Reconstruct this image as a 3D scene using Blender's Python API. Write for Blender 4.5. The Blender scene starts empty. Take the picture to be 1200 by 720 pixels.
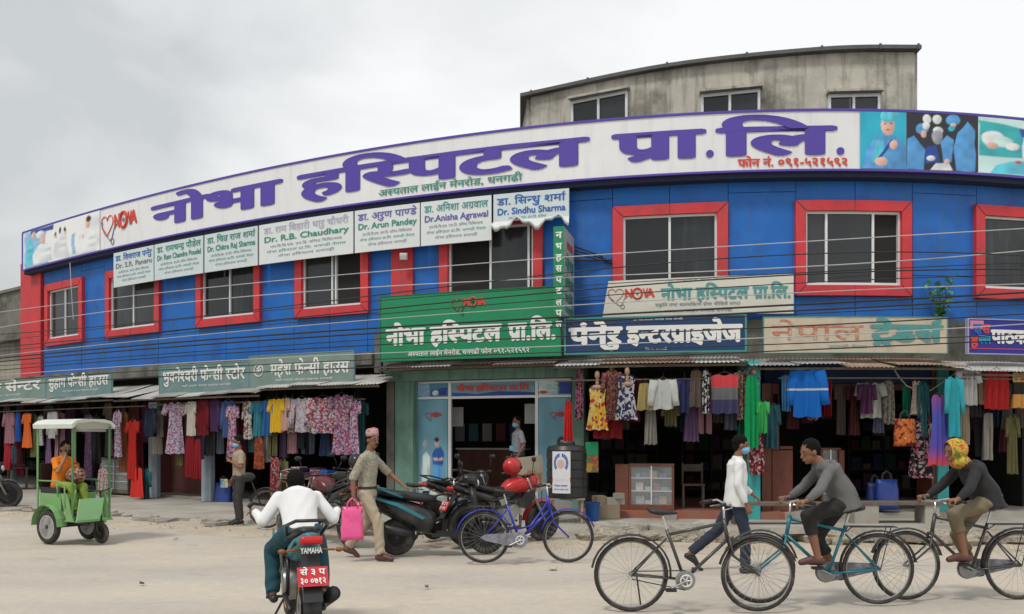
import bpy, bmesh, math, random
import numpy as np
from mathutils import Vector, Matrix
R = math.radians
random.seed(7)
sc = bpy.context.scene
COL = sc.collection

# ------------------------------------------------------------------ camera
F = 1000.0            # focal length in photograph pixels (1200 wide)
HZ = 515.0            # horizon row
EYE = 1.55
cam = bpy.data.cameras.new('camera')
cam.sensor_width = 36.0; cam.lens = 36.0 * F / 1200.0
cam.shift_y = (HZ - 360.0) / 1200.0
cam.clip_start = 0.1; cam.clip_end = 3000
camo = bpy.data.objects.new('camera', cam); COL.objects.link(camo)
camo.location = (0, 0, EYE); camo.rotation_euler = (R(90), 0, 0)
sc.camera = camo

# ------------------------------------------------------------------ sky and sun
SUN_EL, SUN_AZ = 58, 215     # sun behind the camera's left shoulder, veiled by cloud
w = bpy.data.worlds.new('World'); sc.world = w; w.use_nodes = True
nt = w.node_tree; nt.nodes.clear()
out = nt.nodes.new('ShaderNodeOutputWorld')
bg = nt.nodes.new('ShaderNodeBackground'); bg.inputs[1].default_value = 0.1
sky = nt.nodes.new('ShaderNodeTexSky'); sky.sky_type = 'NISHITA'; sky.sun_disc = False
sky.sun_elevation = R(SUN_EL); sky.sun_rotation = R(SUN_AZ); sky.dust_density = 6; sky.air_density = 1.5
tc = nt.nodes.new('ShaderNodeTexCoord')
mp = nt.nodes.new('ShaderNodeMapping'); mp.inputs['Scale'].default_value = (1.0, 1.0, 2.4)
n1 = nt.nodes.new('ShaderNodeTexNoise'); n1.inputs['Scale'].default_value = 2.2; n1.inputs['Detail'].default_value = 6; n1.inputs['Roughness'].default_value = .52; n1.inputs['Distortion'].default_value = .4
rp = nt.nodes.new('ShaderNodeValToRGB')
rp.color_ramp.elements[0].position = .25; rp.color_ramp.elements[0].color = (4.9, 5.12, 5.2, 1)
rp.color_ramp.elements[1].position = .62; rp.color_ramp.elements[1].color = (7.9, 7.95, 8.0, 1)
# the cloud is thicker towards the left of the street
dt = nt.nodes.new('ShaderNodeVectorMath'); dt.operation = 'DOT_PRODUCT'; dt.inputs[1].default_value = (.62, .1, .0)
ad = nt.nodes.new('ShaderNodeMath'); ad.operation = 'MULTIPLY_ADD'; ad.inputs[1].default_value = .85; ad.inputs[2].default_value = -.02
ad2 = nt.nodes.new('ShaderNodeMath'); ad2.operation = 'ADD'
mx = nt.nodes.new('ShaderNodeMixRGB'); mx.inputs[0].default_value = .93
L = nt.links.new
L(tc.outputs['Generated'], mp.inputs[0]); L(mp.outputs[0], n1.inputs['Vector'])
L(tc.outputs['Generated'], dt.inputs[0]); L(dt.outputs['Value'], ad.inputs[0])
L(n1.outputs[0], ad2.inputs[0]); L(ad.outputs[0], ad2.inputs[1]); L(ad2.outputs[0], rp.inputs[0])
L(sky.outputs[0], mx.inputs[1]); L(rp.outputs[0], mx.inputs[2]); L(mx.outputs[0], bg.inputs[0]); L(bg.outputs[0], out.inputs[0])
sl = bpy.data.lights.new('sun', 'SUN'); sl.energy = 1.4; sl.angle = R(10); sl.color = (1, .96, .9)
so = bpy.data.objects.new('sun', sl); COL.objects.link(so)
so.rotation_euler = (R(90 - SUN_EL), 0, R(180 - SUN_AZ)); so.location = (0, 0, 30)
sc.view_settings.view_transform = 'Standard'; sc.view_settings.look = 'None'
sc.view_settings.exposure = 0.36; sc.view_settings.gamma = 1

# ------------------------------------------------------------------ materials
MATS = {}
def mat(key, col, rough=.7, var=.12, scale=3, bump=.0, bscale=40, metal=0, spec=.5, alpha=None, dirt=None, dscale=1.2, damt=.5, emis=None, trans=0, streak=None):
    if key in MATS: return MATS[key]
    m = bpy.data.materials.new(key); m.use_nodes = True; t = m.node_tree
    b = t.nodes['Principled BSDF']
    b.inputs['Roughness'].default_value = rough; b.inputs['Metallic'].default_value = metal
    b.inputs['Specular IOR Level'].default_value = spec
    tcn = t.nodes.new('ShaderNodeTexCoord')
    nz = t.nodes.new('ShaderNodeTexNoise'); nz.inputs['Scale'].default_value = scale; nz.inputs['Detail'].default_value = 6; nz.inputs['Roughness'].default_value = .6
    t.links.new(tcn.outputs['Object'], nz.inputs['Vector'])
    r_ = t.nodes.new('ShaderNodeMapRange'); r_.inputs[1].default_value = .25; r_.inputs[2].default_value = .75
    r_.inputs[3].default_value = 1 - var; r_.inputs[4].default_value = 1 + var
    t.links.new(nz.outputs[0], r_.inputs[0])
    mm = t.nodes.new('ShaderNodeMixRGB'); mm.blend_type = 'MULTIPLY'; mm.inputs[0].default_value = 1
    mm.inputs[1].default_value = (*col, 1); t.links.new(r_.outputs[0], mm.inputs[2])
    last = mm.outputs[0]
    if dirt:
        n2 = t.nodes.new('ShaderNodeTexNoise'); n2.inputs['Scale'].default_value = dscale; n2.inputs['Detail'].default_value = 9; n2.inputs['Roughness'].default_value = .65
        t.links.new(tcn.outputs['Object'], n2.inputs['Vector'])
        rr = t.nodes.new('ShaderNodeMapRange'); rr.inputs[1].default_value = .48; rr.inputs[2].default_value = .68; rr.inputs[4].default_value = damt
        t.links.new(n2.outputs[0], rr.inputs[0])
        m2 = t.nodes.new('ShaderNodeMixRGB'); t.links.new(rr.outputs[0], m2.inputs[0]); t.links.new(last, m2.inputs[1]); m2.inputs[2].default_value = (*dirt, 1)
        last = m2.outputs[0]
    if streak:
        ms_ = t.nodes.new('ShaderNodeMapping'); ms_.inputs['Scale'].default_value = (4, 4, .35); t.links.new(tcn.outputs['Object'], ms_.inputs[0])
        n3 = t.nodes.new('ShaderNodeTexNoise'); n3.inputs['Scale'].default_value = 1.6; n3.inputs['Detail'].default_value = 7; n3.inputs['Roughness'].default_value = .6
        t.links.new(ms_.outputs[0], n3.inputs['Vector'])
        r3 = t.nodes.new('ShaderNodeMapRange'); r3.inputs[1].default_value = .5; r3.inputs[2].default_value = .72; r3.inputs[4].default_value = streak[1]
        t.links.new(n3.outputs[0], r3.inputs[0])
        m3 = t.nodes.new('ShaderNodeMixRGB'); t.links.new(r3.outputs[0], m3.inputs[0]); t.links.new(last, m3.inputs[1]); m3.inputs[2].default_value = (*streak[0], 1)
        last = m3.outputs[0]
    t.links.new(last, b.inputs['Base Color'])
    if bump:
        nb = t.nodes.new('ShaderNodeTexNoise'); nb.inputs['Scale'].default_value = bscale; nb.inputs['Detail'].default_value = 5
        t.links.new(tcn.outputs['Object'], nb.inputs['Vector'])
        bp = t.nodes.new('ShaderNodeBump'); bp.inputs['Strength'].default_value = bump; bp.inputs['Distance'].default_value = .02
        t.links.new(nb.outputs[0], bp.inputs['Height']); t.links.new(bp.outputs[0], b.inputs['Normal'])
    if trans: b.inputs['Transmission Weight'].default_value = trans
    if alpha is not None: b.inputs['Alpha'].default_value = alpha
    if emis:
        b.inputs['Emission Color'].default_value = (*col, 1); b.inputs['Emission Strength'].default_value = emis
    MATS[key] = m; return m
def ramp_mat(key, cols, kind='voronoi', scale=30, rough=.85, stretch=(1,1,1)):
    """printed cloth: hard-edged pattern in the given colours"""
    if key in MATS: return MATS[key]
    m = bpy.data.materials.new(key); m.use_nodes = True; t = m.node_tree; b = t.nodes['Principled BSDF']
    b.inputs['Roughness'].default_value = rough; b.inputs['Specular IOR Level'].default_value = .2
    tcn = t.nodes.new('ShaderNodeTexCoord'); mpn = t.nodes.new('ShaderNodeMapping'); mpn.inputs['Scale'].default_value = stretch
    t.links.new(tcn.outputs['Object'], mpn.inputs[0])
    if kind == 'voronoi':
        n = t.nodes.new('ShaderNodeTexVoronoi'); n.inputs['Scale'].default_value = scale; o = n.outputs['Color']
        sp = t.nodes.new('ShaderNodeSeparateColor'); t.links.new(o, sp.inputs[0]); o = sp.outputs[0]
    elif kind == 'noise':
        n = t.nodes.new('ShaderNodeTexNoise'); n.inputs['Scale'].default_value = scale; n.inputs['Detail'].default_value = 3
        mr = t.nodes.new('ShaderNodeMapRange'); mr.inputs[1].default_value = .3; mr.inputs[2].default_value = .7
        t.links.new(n.outputs[0], mr.inputs[0]); o = mr.outputs[0]
    else:
        n = t.nodes.new('ShaderNodeTexWave'); n.inputs['Scale'].default_value = scale; n.bands_direction = 'X' if kind == 'vstripe' else 'Z'; o = n.outputs['Fac']
    t.links.new(mpn.outputs[0], n.inputs['Vector'])
    cr = t.nodes.new('ShaderNodeValToRGB'); cr.color_ramp.interpolation = 'CONSTANT' if kind != 'noise' else 'LINEAR'
    els = cr.color_ramp.elements
    while len(els) < len(cols): els.new(.5)
    for i, c in enumerate(cols): els[i].position = i / len(cols); els[i].color = (*[q*.8+.02*sum(c) for q in c], 1)  # colours dulled and darkened to imitate the shade under the awnings
    t.links.new(o, cr.inputs[0]); t.links.new(cr.outputs[0], b.inputs['Base Color'])
    MATS[key] = m; return m
def zstack_mat(key, stops, z0, z1):
    """cloth dyed in bands by height (object space)"""
    m = bpy.data.materials.new(key); m.use_nodes = True; t = m.node_tree; b = t.nodes['Principled BSDF']
    b.inputs['Roughness'].default_value = .85; b.inputs['Specular IOR Level'].default_value = .2
    tcn = t.nodes.new('ShaderNodeTexCoord'); sx = t.nodes.new('ShaderNodeSeparateXYZ'); t.links.new(tcn.outputs['Object'], sx.inputs[0])
    mr = t.nodes.new('ShaderNodeMapRange'); mr.inputs[1].default_value = z0; mr.inputs[2].default_value = z1
    t.links.new(sx.outputs[2], mr.inputs[0]); cr = t.nodes.new('ShaderNodeValToRGB'); els = cr.color_ramp.elements
    while len(els) < len(stops): els.new(.5)
    for i, (p, c) in enumerate(stops): els[i].position = p; els[i].color = (*c, 1)
    t.links.new(mr.outputs[0], cr.inputs[0]); t.links.new(cr.outputs[0], b.inputs['Base Color']); MATS[key] = m; return m
def flat(key, col, rough=.6): return mat(key, col, rough, var=.04, scale=6)

# ------------------------------------------------------------------ mesh helpers
class MB:
    def __init__(s): s.v = []; s.f = []; s.m = []; s.mi = 0
    def add(s, vs, fs):
        b = len(s.v); s.v += [tuple(v) for v in vs]
        for f in fs: s.f.append([i + b for i in f]); s.m.append(s.mi)
    def box(s, c, d, rot=None, taper=1):
        x, y, z = (k / 2 for k in d); vs = []
        for sz in (-1, 1):
            k = taper if sz > 0 else 1
            for sx, sy in ((-1,-1),(1,-1),(1,1),(-1,1)): vs.append(Vector((sx*x*k, sy*y*k, sz*z)))
        if rot is not None: vs = [rot @ v for v in vs]
        c = Vector(c); s.add([v + c for v in vs], [(3,2,1,0),(4,5,6,7),(0,1,5,4),(1,2,6,5),(2,3,7,6),(3,0,4,7)])
    def bar(s, a, b, wd, hd, up=(0,0,1)):
        a, b = Vector(a), Vector(b); d = b - a; x = d.normalized(); up = Vector(up)
        y = up.cross(x)
        if y.length < 1e-4: y = Vector((0,1,0)).cross(x)
        y.normalize(); z = x.cross(y)
        s.box((a+b)/2, (d.length, wd, hd), Matrix((x, y, z)).transposed())
    def rings(s, rs, cap=True, closed=False):
        n = len(rs[0]); vs = [p for r in rs for p in r]; fs = []
        for i in range(len(rs) - (0 if closed else 1)):
            a = i*n; b = ((i+1) % len(rs))*n
            for j in range(n): fs.append((a+j, a+(j+1)%n, b+(j+1)%n, b+j))
        if cap and not closed:
            fs.append(tuple(reversed(range(n)))); fs.append(tuple(range((len(rs)-1)*n, len(rs)*n)))
        s.add(vs, fs)
    def tube(s, pts, rad, n=8, side=None, flatk=1, cap=True, closed=False):
        pts = [Vector(p) for p in pts]; rs = []
        rad = rad if isinstance(rad, (list, tuple)) else [rad]*len(pts)
        N = len(pts); ref = Vector(side) if side is not None else None; prev = None
        for i, p in enumerate(pts):
            if closed: t = pts[(i+1) % N] - pts[i-1]
            else: t = pts[min(i+1, N-1)] - pts[max(i-1, 0)]
            if t.length < 1e-9: t = Vector((0,0,1))
            t.normalize()
            if ref is not None: a = ref - t*ref.dot(t)
            elif prev is not None: a = prev - t*prev.dot(t)
            else: a = t.cross(Vector((0,0,1))) if abs(t.z) < .9 else t.cross(Vector((1,0,0)))
            if a.length < 1e-6: a = t.orthogonal()
            a.normalize(); prev = a; b = t.cross(a)
            rs.append([p + a*(rad[i]*math.cos(2*math.pi*j/n)) + b*(rad[i]*flatk*math.sin(2*math.pi*j/n)) for j in range(n)])
        s.rings(rs, cap, closed)
    def cap_seg(s, a, b, ra, rb, n=12, side=None, flatk=1, e0=True, e1=True):
        """tapered limb; rounded ends where e0/e1"""
        a, b = Vector(a), Vector(b); d = (b-a); 
        if d.length < 1e-6: return
        t = d.normalized(); P = []; Q = []
        if e0:
            for k in (-.98, -.8, -.45): P.append(a + t*ra*k); Q.append(ra*math.sqrt(1-k*k))
        P.append(a); Q.append(ra); P.append(b); Q.append(rb)
        if e1:
            for k in (.45, .8, .98): P.append(b + t*rb*k); Q.append(rb*math.sqrt(1-k*k))
        s.tube(P, Q, n, side, flatk)
    def ell(s, c, r, rot=None, n=14, m=9):
        c = Vector(c); rs = []
        for i in range(m):
            a = -math.pi/2 + math.pi*(i+.35)/(m-.3) if False else -math.pi/2 + math.pi*(i+.5)/m
            ring = []
            for j in range(n):
                p = 2*math.pi*j/n
                v = Vector((r[0]*math.cos(a)*math.cos(p), r[1]*math.cos(a)*math.sin(p), r[2]*math.sin(a)))
                ring.append(c + (rot @ v if rot is not None else v))
            rs.append(ring)
        s.rings(rs)
    def lathe(s, c, prof, axis=(0,0,1), n=24):
        c = Vector(c); ax = Vector(axis).normalized(); a = ax.orthogonal().normalized(); b = ax.cross(a)
        s.rings([[c + ax*h + a*(r*math.cos(2*math.pi*j/n)) + b*(r*math.sin(2*math.pi*j/n)) for j in range(n)] for r, h in prof])
    def prism(s, poly, off):
        """polygon (3D points) extruded by vector off"""
        off = Vector(off); P = [Vector(p) for p in poly]; n = len(P)
        s.add(P + [p+off for p in P], [tuple(reversed(range(n))), tuple(range(n, 2*n))] + [(j, (j+1)%n, n+(j+1)%n, n+j) for j in range(n)])
    def torus(s, c, R_, r, axis=(0,1,0), n=28, m=8):
        c = Vector(c); ax = Vector(axis).normalized(); a = ax.orthogonal().normalized(); b = ax.cross(a); rs = []
        for i in range(n):
            t = 2*math.pi*i/n; d = a*math.cos(t) + b*math.sin(t)
            rs.append([c + d*(R_ + r*math.cos(2*math.pi*j/m)) + ax*(r*math.sin(2*math.pi*j/m)) for j in range(m)])
        s.rings(rs, closed=True)
    def mesh(s, name, mats, smooth=False, M=None):
        me = bpy.data.meshes.new(name)
        v = s.v if M is None else [M @ Vector(p) for p in s.v]
        me.from_pydata(v, [], s.f)
        for m in (mats if isinstance(mats, (list, tuple)) else [mats]): me.materials.append(m)
        me.polygons.foreach_set('material_index', s.m)
        if smooth: me.polygons.foreach_set('use_smooth', [True]*len(s.f))
        me.update()
        bm = bmesh.new(); bm.from_mesh(me); bmesh.ops.recalc_face_normals(bm, faces=bm.faces[:]); bm.to_mesh(me); bm.free()
        return me
    def build(s, name, mats, parent=None, smooth=False, world=False, autosm=None):
        M = None
        if world and parent is not None:
            r = parent
            while r.parent: r = r.parent
            M = (Matrix.Translation(r.location) @ r.rotation_euler.to_matrix().to_4x4()).inverted()
        me = s.mesh(name, mats, smooth or autosm is not None, M)
        o = bpy.data.objects.new(name, me); COL.objects.link(o); o.parent = parent
        if autosm is not None: me.set_sharp_from_angle(angle=R(autosm))
        return o

def tag(o, label=None, cat=None, group=None, kind=None):
    if label: o['label'] = label
    if cat: o['category'] = cat
    if group: o['group'] = group
    if kind: o['kind'] = kind
    return o
def thing(name, label, cat, loc=(0,0,0), rz=0, group=None):
    o = bpy.data.objects.new(name, None); COL.objects.link(o); o.empty_display_size = .1
    o.location = loc; o.rotation_euler = (0, 0, rz); return tag(o, label, cat, group)
def single(mb, name, mats, label, cat, loc=(0,0,0), rz=0, group=None, **k):
    o = mb.build(name, mats, None, **k); o.location = loc; o.rotation_euler = (0,0,rz); return tag(o, label, cat, group)
def copy_tree(o, parent=None):
    c = o.copy(); COL.objects.link(c); c.parent = parent
    for ch in [x for x in o.children]: copy_tree(ch, c)
    return c

# ------------------------------------------------------------------ the facade line (a gently curved street front)
_X = np.array([-14.84,-11.16,-9.8,-6.16,-3.54,1.02,5.67,10.05]); _D = np.array([25.9,23.26,22.3,20.0,18.66,17.06,16.2,16.75])
_c = np.polyfit(_X, _D, 3); _dc = np.polyder(_c)
def _plan(x):
    if x < -14.84: return float(np.polyval(_c, -14.84) + np.polyval(_dc, -14.84)*(x+14.84))
    if x > 10.05: return float(np.polyval(_c, 10.05) + np.polyval(_dc, 10.05)*.6*(x-10.05))
    return float(np.polyval(_c, x))
_b = [Vector((x, _plan(x))) for x in np.arange(-34, 22, .05)]
LINE = []; NORM = []; U = [0.0]
for i, p in enumerate(_b):
    t = (_b[min(i+1, len(_b)-1)] - _b[max(i-1, 0)]).normalized(); n = Vector((t.y, -t.x))
    NORM.append(n); LINE.append(p - n*.35)
for i in range(1, len(LINE)): U.append(U[-1] + (LINE[i]-LINE[i-1]).length)
U = np.array(U); LX = np.array([p.x for p in LINE]); LY = np.array([p.y for p in LINE]); NX = np.array([p.x for p in NORM]); NY = np.array([p.y for p in NORM])
def W(u, o, z):
    x = float(np.interp(u, U, LX)); y = float(np.interp(u, U, LY)); nx = float(np.interp(u, U, NX)); ny = float(np.interp(u, U, NY))
    return Vector((x + nx*o, y + ny*o, z))
def uat(px, o=0.0):
    X = LX + NX*o; Y = LY + NY*o; k = X/Y - (px-600)/F
    i = int(np.where((k[:-1] <= 0) & (k[1:] > 0))[0][0])
    f = -k[i]/(k[i+1]-k[i]); return float(U[i] + f*(U[i+1]-U[i]))
def zat(px, py, o=0.0):
    return EYE + (HZ-py)*W(uat(px, o), o, 0).y/F
def ang(u):   # direction of the wall tangent
    a = W(u-.05, 0, 0); b = W(u+.05, 0, 0); return math.atan2(b.y-a.y, b.x-a.x)
def at(px, py, D): return Vector(((px-600)*D/F, D, EYE + (HZ-py)*D/F))
def gnd(px, py, z=0.0):
    D = F*(EYE-z)/(py-HZ); return Vector(((px-600)*D/F, D, z))
def fbox(mb, u0, u1, z0, z1, o0, o1, step=.5):
    n = max(1, int(abs(u1-u0)/step + .5)); rs = []
    for i in range(n+1):
        u = u0 + (u1-u0)*i/n
        rs.append([W(u, o0, z0), W(u, o1, z0), W(u, o1, z1), W(u, o0, z1)])
    mb.rings(rs)
def fb(name, m, parent, u0, u1, z0, z1, o0, o1, step=.5):
    mb = MB(); fbox(mb, u0, u1, z0, z1, o0, o1, step); return mb.build(name, m, parent, world=True)
# ------------------------------------------------------------------ lettering (glyph outlines from Blender's own built-in font)
_G = {}
def _raw(s):
    c = bpy.data.curves.new('t', 'FONT'); c.body = s; c.size = 1; c.resolution_u = 3; c.fill_mode = 'FRONT'
    o = bpy.data.objects.new('t', c); me = bpy.data.meshes.new_from_object(o)
    v = [(p.co.x, p.co.y) for p in me.vertices]; f = [tuple(p.vertices) for p in me.polygons]
    bpy.data.objects.remove(o); bpy.data.meshes.remove(me); bpy.data.curves.remove(c); return v, f
_IB = max(p[0] for p in _raw('|')[0])
_IK = None
def glyph(ch):
    """(verts, faces, advance)"""
    global _IK
    if ch in _G: return _G[ch]
    if ch == ' ': _G[ch] = ([], [], .28); return _G[ch]
    comb = ch in 'ािीुूेैोौं'
    if comb and ch not in 'ािी' + 'ोौ':
        v, f = _raw(ch); w2 = max(p[0] for p in _raw('क' + ch + '|')[0]) - max(p[0] for p in _raw('क|')[0])
    else:
        v, f = _raw(ch); w2 = max(p[0] for p in _raw(ch + '|')[0]) - _IB
    _G[ch] = (v, f, w2); return _G[ch]
HALF = {'स':.178,'प':.178,'न':.178,'श':.178,'ण':.178,'त':.178,'ग':.178,'ध':.178,'च':.178,'म':.178,'ज':.178,'ष':.178}
def half(ch):
    k = ch + '्'
    if k in _G: return _G[k]
    v, f, a = glyph(ch); cut = a - HALF.get(ch, .15)
    bm = bmesh.new(); bv = [bm.verts.new((x, y, 0)) for x, y in v]
    for q in f:
        try: bm.faces.new([bv[i] for i in q])
        except ValueError: pass
    bmesh.ops.bisect_plane(bm, geom=bm.verts[:]+bm.edges[:]+bm.faces[:], plane_co=(cut,0,0), plane_no=(1,0,0), clear_outer=True)
    bm.verts.ensure_lookup_table(); bm.verts.index_update()
    _G[k] = ([(p.co.x, p.co.y) for p in bm.verts], [tuple(x.index for x in q.verts) for q in bm.faces], cut - .01); bm.free(); return _G[k]
HEAD = None
def shape(s):
    """text -> list of (verts, faces) in em units, width; handles conjuncts, short i, reph and rakar"""
    outp = []; x = 0.0; i = 0; N = len(s); MT = 'ािीुूेैोौं'
    dev = lambda c: 'क' <= c <= 'ह'
    def put(g, dx=0):
        nonlocal x
        outp.append(([(a+x+dx, b) for a, b in g[0]], g[1]))
    while i < N:
        c = s[i]
        if dev(c):
            cl = [c]; i += 1
            while i+1 < N and s[i] == '्' and dev(s[i+1]): cl.append(s[i+1]); i += 2
            ms = ''
            while i < N and s[i] in MT: ms += s[i]; i += 1
            reph = len(cl) > 1 and cl[0] == 'र'
            if reph: cl = cl[1:]
            rak = len(cl) > 1 and cl[-1] == 'र'
            if rak: cl = cl[:-1]
            if 'ि' in ms: g = glyph('ि'); put(g); x += .255
            for h in cl[:-1]:
                g = half(h) if h in HALF else glyph(h); put(g); x += g[2]
            g = glyph(cl[-1]); put(g); w2 = g[2]
            if rak:
                if cl[-1] in 'टडदठ': outp.append(([(x+w2*.42,.0),(x+w2*.52,.0),(x+w2*.2,-.16),(x+w2*.12,-.12)], [(0,1,2,3)])); outp.append(([(x+w2*.42,.0),(x+w2*.52,.0),(x+w2*.85,-.14),(x+w2*.78,-.18)], [(0,1,2,3)]))
                else:
                    e = x + w2 - .11; outp.append(([(e, .24), (e, .15), (e-.26, -.02), (e-.30, .05)], [(0,1,2,3)]))
            x += w2
            for m in ms:
                if m == 'ि': continue
                g = glyph(m)
                if m in 'ुूेैं':
                    gx = [a for a, _ in g[0]]; outp.append(([(a - max(gx) + x - (.04 if m in 'ेै' else .10), b) for a, b in g[0]], g[1]))
                else: put(g); x += g[2]
            if reph: 
                e = x - .12; h = .64; outp.append(([(e,h),(e+.05,h+.0),(e-.02,h+.10),(e+.08,h+.17),(e+.07,h+.23),(e-.09,h+.12)], [(0,1,2,5),(2,3,4,5)]))
        else:
            g = glyph(c); put(g); x += g[2]; i += 1
    return outp, x
def lettering(mb, s, mapf, x0, x1, y0, y1, bold=.03, nb=8, cap=None, by=1):
    """fit text: x from x0 to x1, baseline y0, head line (or cap height) y1; mapf(x, y, layer) -> 3D"""
    sh, wd = shape(s); xs = [a for v, f in sh for a, _ in v]
    if not xs: return
    mn, mxx = min(xs), max(xs); kx = (x1-x0)/(mxx-mn); hh = cap or (.62 if any('ऀ' <= c <= 'ॿ' for c in s) else .70); ky = (y1-y0)/hh
    sh_ = [(0,0)] + [(math.cos(2*math.pi*k/nb), math.sin(2*math.pi*k/nb)) for k in range(nb)] if bold > 0 else [(0,0)]
    for k, (sx, sy) in enumerate(sh_):
        for v, f in sh:
            if not v: continue
            mb.add([mapf(x0 + (a-mn+sx*bold)*kx, y0 + (b+sy*bold*by)*ky, k) for a, b in v], f)
def ftext(mb, s, px0, px1, z0, z1, o, bold=.03, nb=8, cap=None, by=1):
    u0, u1 = uat(px0, o), uat(px1, o)
    lettering(mb, s, lambda x, y, k: W(x, o + .0003*k, y), u0, u1, z0, z1, bold, nb, cap, by)
# ------------------------------------------------------------------ materials of the setting
M = {}
M['blue'] = mat('blue_panel', (.003,.13,.50), .55, .16, .9, dirt=(.012,.05,.19), dscale=1.3, damt=.55, streak=((.05,.12,.26),.45), bump=.12, bscale=3)
M['red'] = mat('red_panel', (.60,.034,.044), .6, .14, 1.5, dirt=(.30,.03,.04), dscale=2.5, damt=.5, streak=((.30,.07,.07),.5))
M['dark'] = mat('dark_seam_and_shadow', (.012,.02,.05), .8)
M['banner'] = mat('banner_white', (.78,.785,.80), .5, .04, 1, streak=((.55,.55,.56),.35), bump=.15, bscale=2.5)
M['violet'] = flat('violet_paint', (.085,.05,.36), .5)
M['alu'] = mat('aluminium', (.72,.73,.74), .4, .06, 5, metal=.2)
M['glass'] = mat('tinted_glass', (.012,.014,.016), .06, .15, 1, spec=.6)
M['glass2'] = mat('dusty_glass', (.03,.034,.038), .16, .3, 2, spec=.5)
M['glass3'] = mat('streaked_glass', (.022,.027,.03), .12, .6, 1.4, spec=.45, streak=((.07,.075,.08),.6))
M['void'] = mat('dark_room', (.016,.015,.014), .9)  # near-black colour carries the gloom of the unlit rooms
M['conc'] = mat('concrete_render', (.50,.47,.41), .92, .2, 1.6, bump=.3, bscale=12, dirt=(.12,.11,.09), dscale=.9, damt=.85, streak=((.13,.12,.10),.7))
M['moss'] = mat('mossy_concrete', (.17,.165,.14), .95, .25, 2, bump=.5, bscale=14, dirt=(.035,.035,.03), dscale=1.2, damt=.85, streak=((.20,.19,.16),.4))
M['cream'] = mat('cream_wall', (.36,.33,.27), .9, .1, 2, dirt=(.15,.14,.11), damt=.7, streak=((.1,.095,.08),.6))
M['tin'] = mat('galvanised_tin', (.36,.36,.34), .6, .25, 3, metal=.25, dirt=(.16,.10,.06), dscale=1.6, damt=.6)
M['rust'] = mat('rusty_tin', (.30,.20,.14), .8, .3, 3, dirt=(.38,.36,.33), dscale=2.5, damt=.8)
M['green_p'] = mat('green_painted_wall', (.16,.30,.24), .75, .15, 3, dirt=(.08,.12,.1), damt=.6, streak=((.05,.08,.06),.6))
M['teal_p'] = mat('teal_painted_wall', (.05,.42,.42), .7, .12, 3, dirt=(.05,.2,.2), damt=.4, streak=((.04,.15,.15),.6))
M['wood'] = mat('brown_door_wood', (.16,.045,.025), .6, .2, 6, bump=.2)
M['wood2'] = mat('cabinet_wood', (.17,.06,.035), .5, .2, 5)
M['oldwood'] = mat('weathered_timber', (.14,.11,.085), .9, .3, 8, bump=.4)
M['plinth'] = mat('red_oxide_step', (.30,.10,.065), .8, .15, 3, dirt=(.22,.15,.11), damt=.7)
M['pink_w'] = mat('pink_brown_wall', (.20,.075,.065), .85, .2, 2)
M['steel'] = mat('painted_steel_grey', (.30,.36,.42), .6, .2, 4)
M['black'] = mat('black_plastic', (.012,.012,.013), .45)
M['rubber'] = mat('tyre_rubber', (.028,.026,.024), .9, .2, 20, dirt=(.16,.14,.11), dscale=6, damt=.5)
M['chrome'] = mat('chrome', (.6,.6,.6), .25, metal=1)
M['white'] = flat('white_paint', (.78,.78,.76))
M['ink_red'] = flat('red_ink', (.62,.06,.04)); M['ink_green'] = flat('green_ink', (.05,.26,.2)); M['ink_blue'] = flat('blue_ink', (.02,.12,.42))
M['ink_teal'] = flat('teal_ink', (.08,.30,.30)); M['ink_grey'] = flat('grey_ink', (.22,.24,.27)); M['ink_black'] = flat('black_ink', (.03,.03,.035))
M['ink_violet'] = flat('violet_ink', (.13,.12,.40)); M['ink_lilac'] = flat('lilac_ink', (.45,.44,.58))
M['skinp'] = flat('printed_skin', (.75,.42,.32)); M['cyanp'] = flat('printed_cyan', (.05,.45,.62)); M['navyp'] = flat('printed_navy', (.02,.10,.38))

# ------------------------------------------------------------------ ground, road, pavement
KERB = 4.2
def road_h(x, y): return 0
m_road = bpy.data.materials.new('dusty_road'); m_road.use_nodes = True
t = m_road.node_tree; b = t.nodes['Principled BSDF']; b.inputs['Roughness'].default_value = .93; b.inputs['Specular IOR Level'].default_value = .25
tcn = t.nodes.new('ShaderNodeTexCoord')
def tnoise(sc_, det=6, stretch=(1,1,1), rough=.55):
    mpn = t.nodes.new('ShaderNodeMapping'); mpn.inputs['Scale'].default_value = stretch; t.links.new(tcn.outputs['Object'], mpn.inputs[0])
    n = t.nodes.new('ShaderNodeTexNoise'); n.inputs['Scale'].default_value = sc_; n.inputs['Detail'].default_value = det; n.inputs['Roughness'].default_value = rough
    t.links.new(mpn.outputs[0], n.inputs['Vector']); return n.outputs[0]
def tramp(src, stops):
    cr = t.nodes.new('ShaderNodeValToRGB'); els = cr.color_ramp.elements
    while len(els) < len(stops): els.new(.5)
    for i, (p, c) in enumerate(stops): els[i].position = p; els[i].color = (*c, 1)
    t.links.new(src, cr.inputs[0]); return cr.outputs[0]
def tmix(fac, a, b_, mode='MIX'):
    m_ = t.nodes.new('ShaderNodeMixRGB'); m_.blend_type = mode
    if isinstance(fac, float): m_.inputs[0].default_value = fac
    else: t.links.new(fac, m_.inputs[0])
    t.links.new(a, m_.inputs[1]); t.links.new(b_, m_.inputs[2]); return m_.outputs[0]
c1 = tramp(tnoise(.45, 7, (.45, 1.0, 1), .6), [(.30, (.40,.375,.33)), (.46, (.47,.43,.37)), (.66, (.57,.50,.405))])
c2 = tramp(tnoise(9, 8), [(.3, (.92,.92,.92)), (.7, (1.04,1.03,1.02))])
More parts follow.
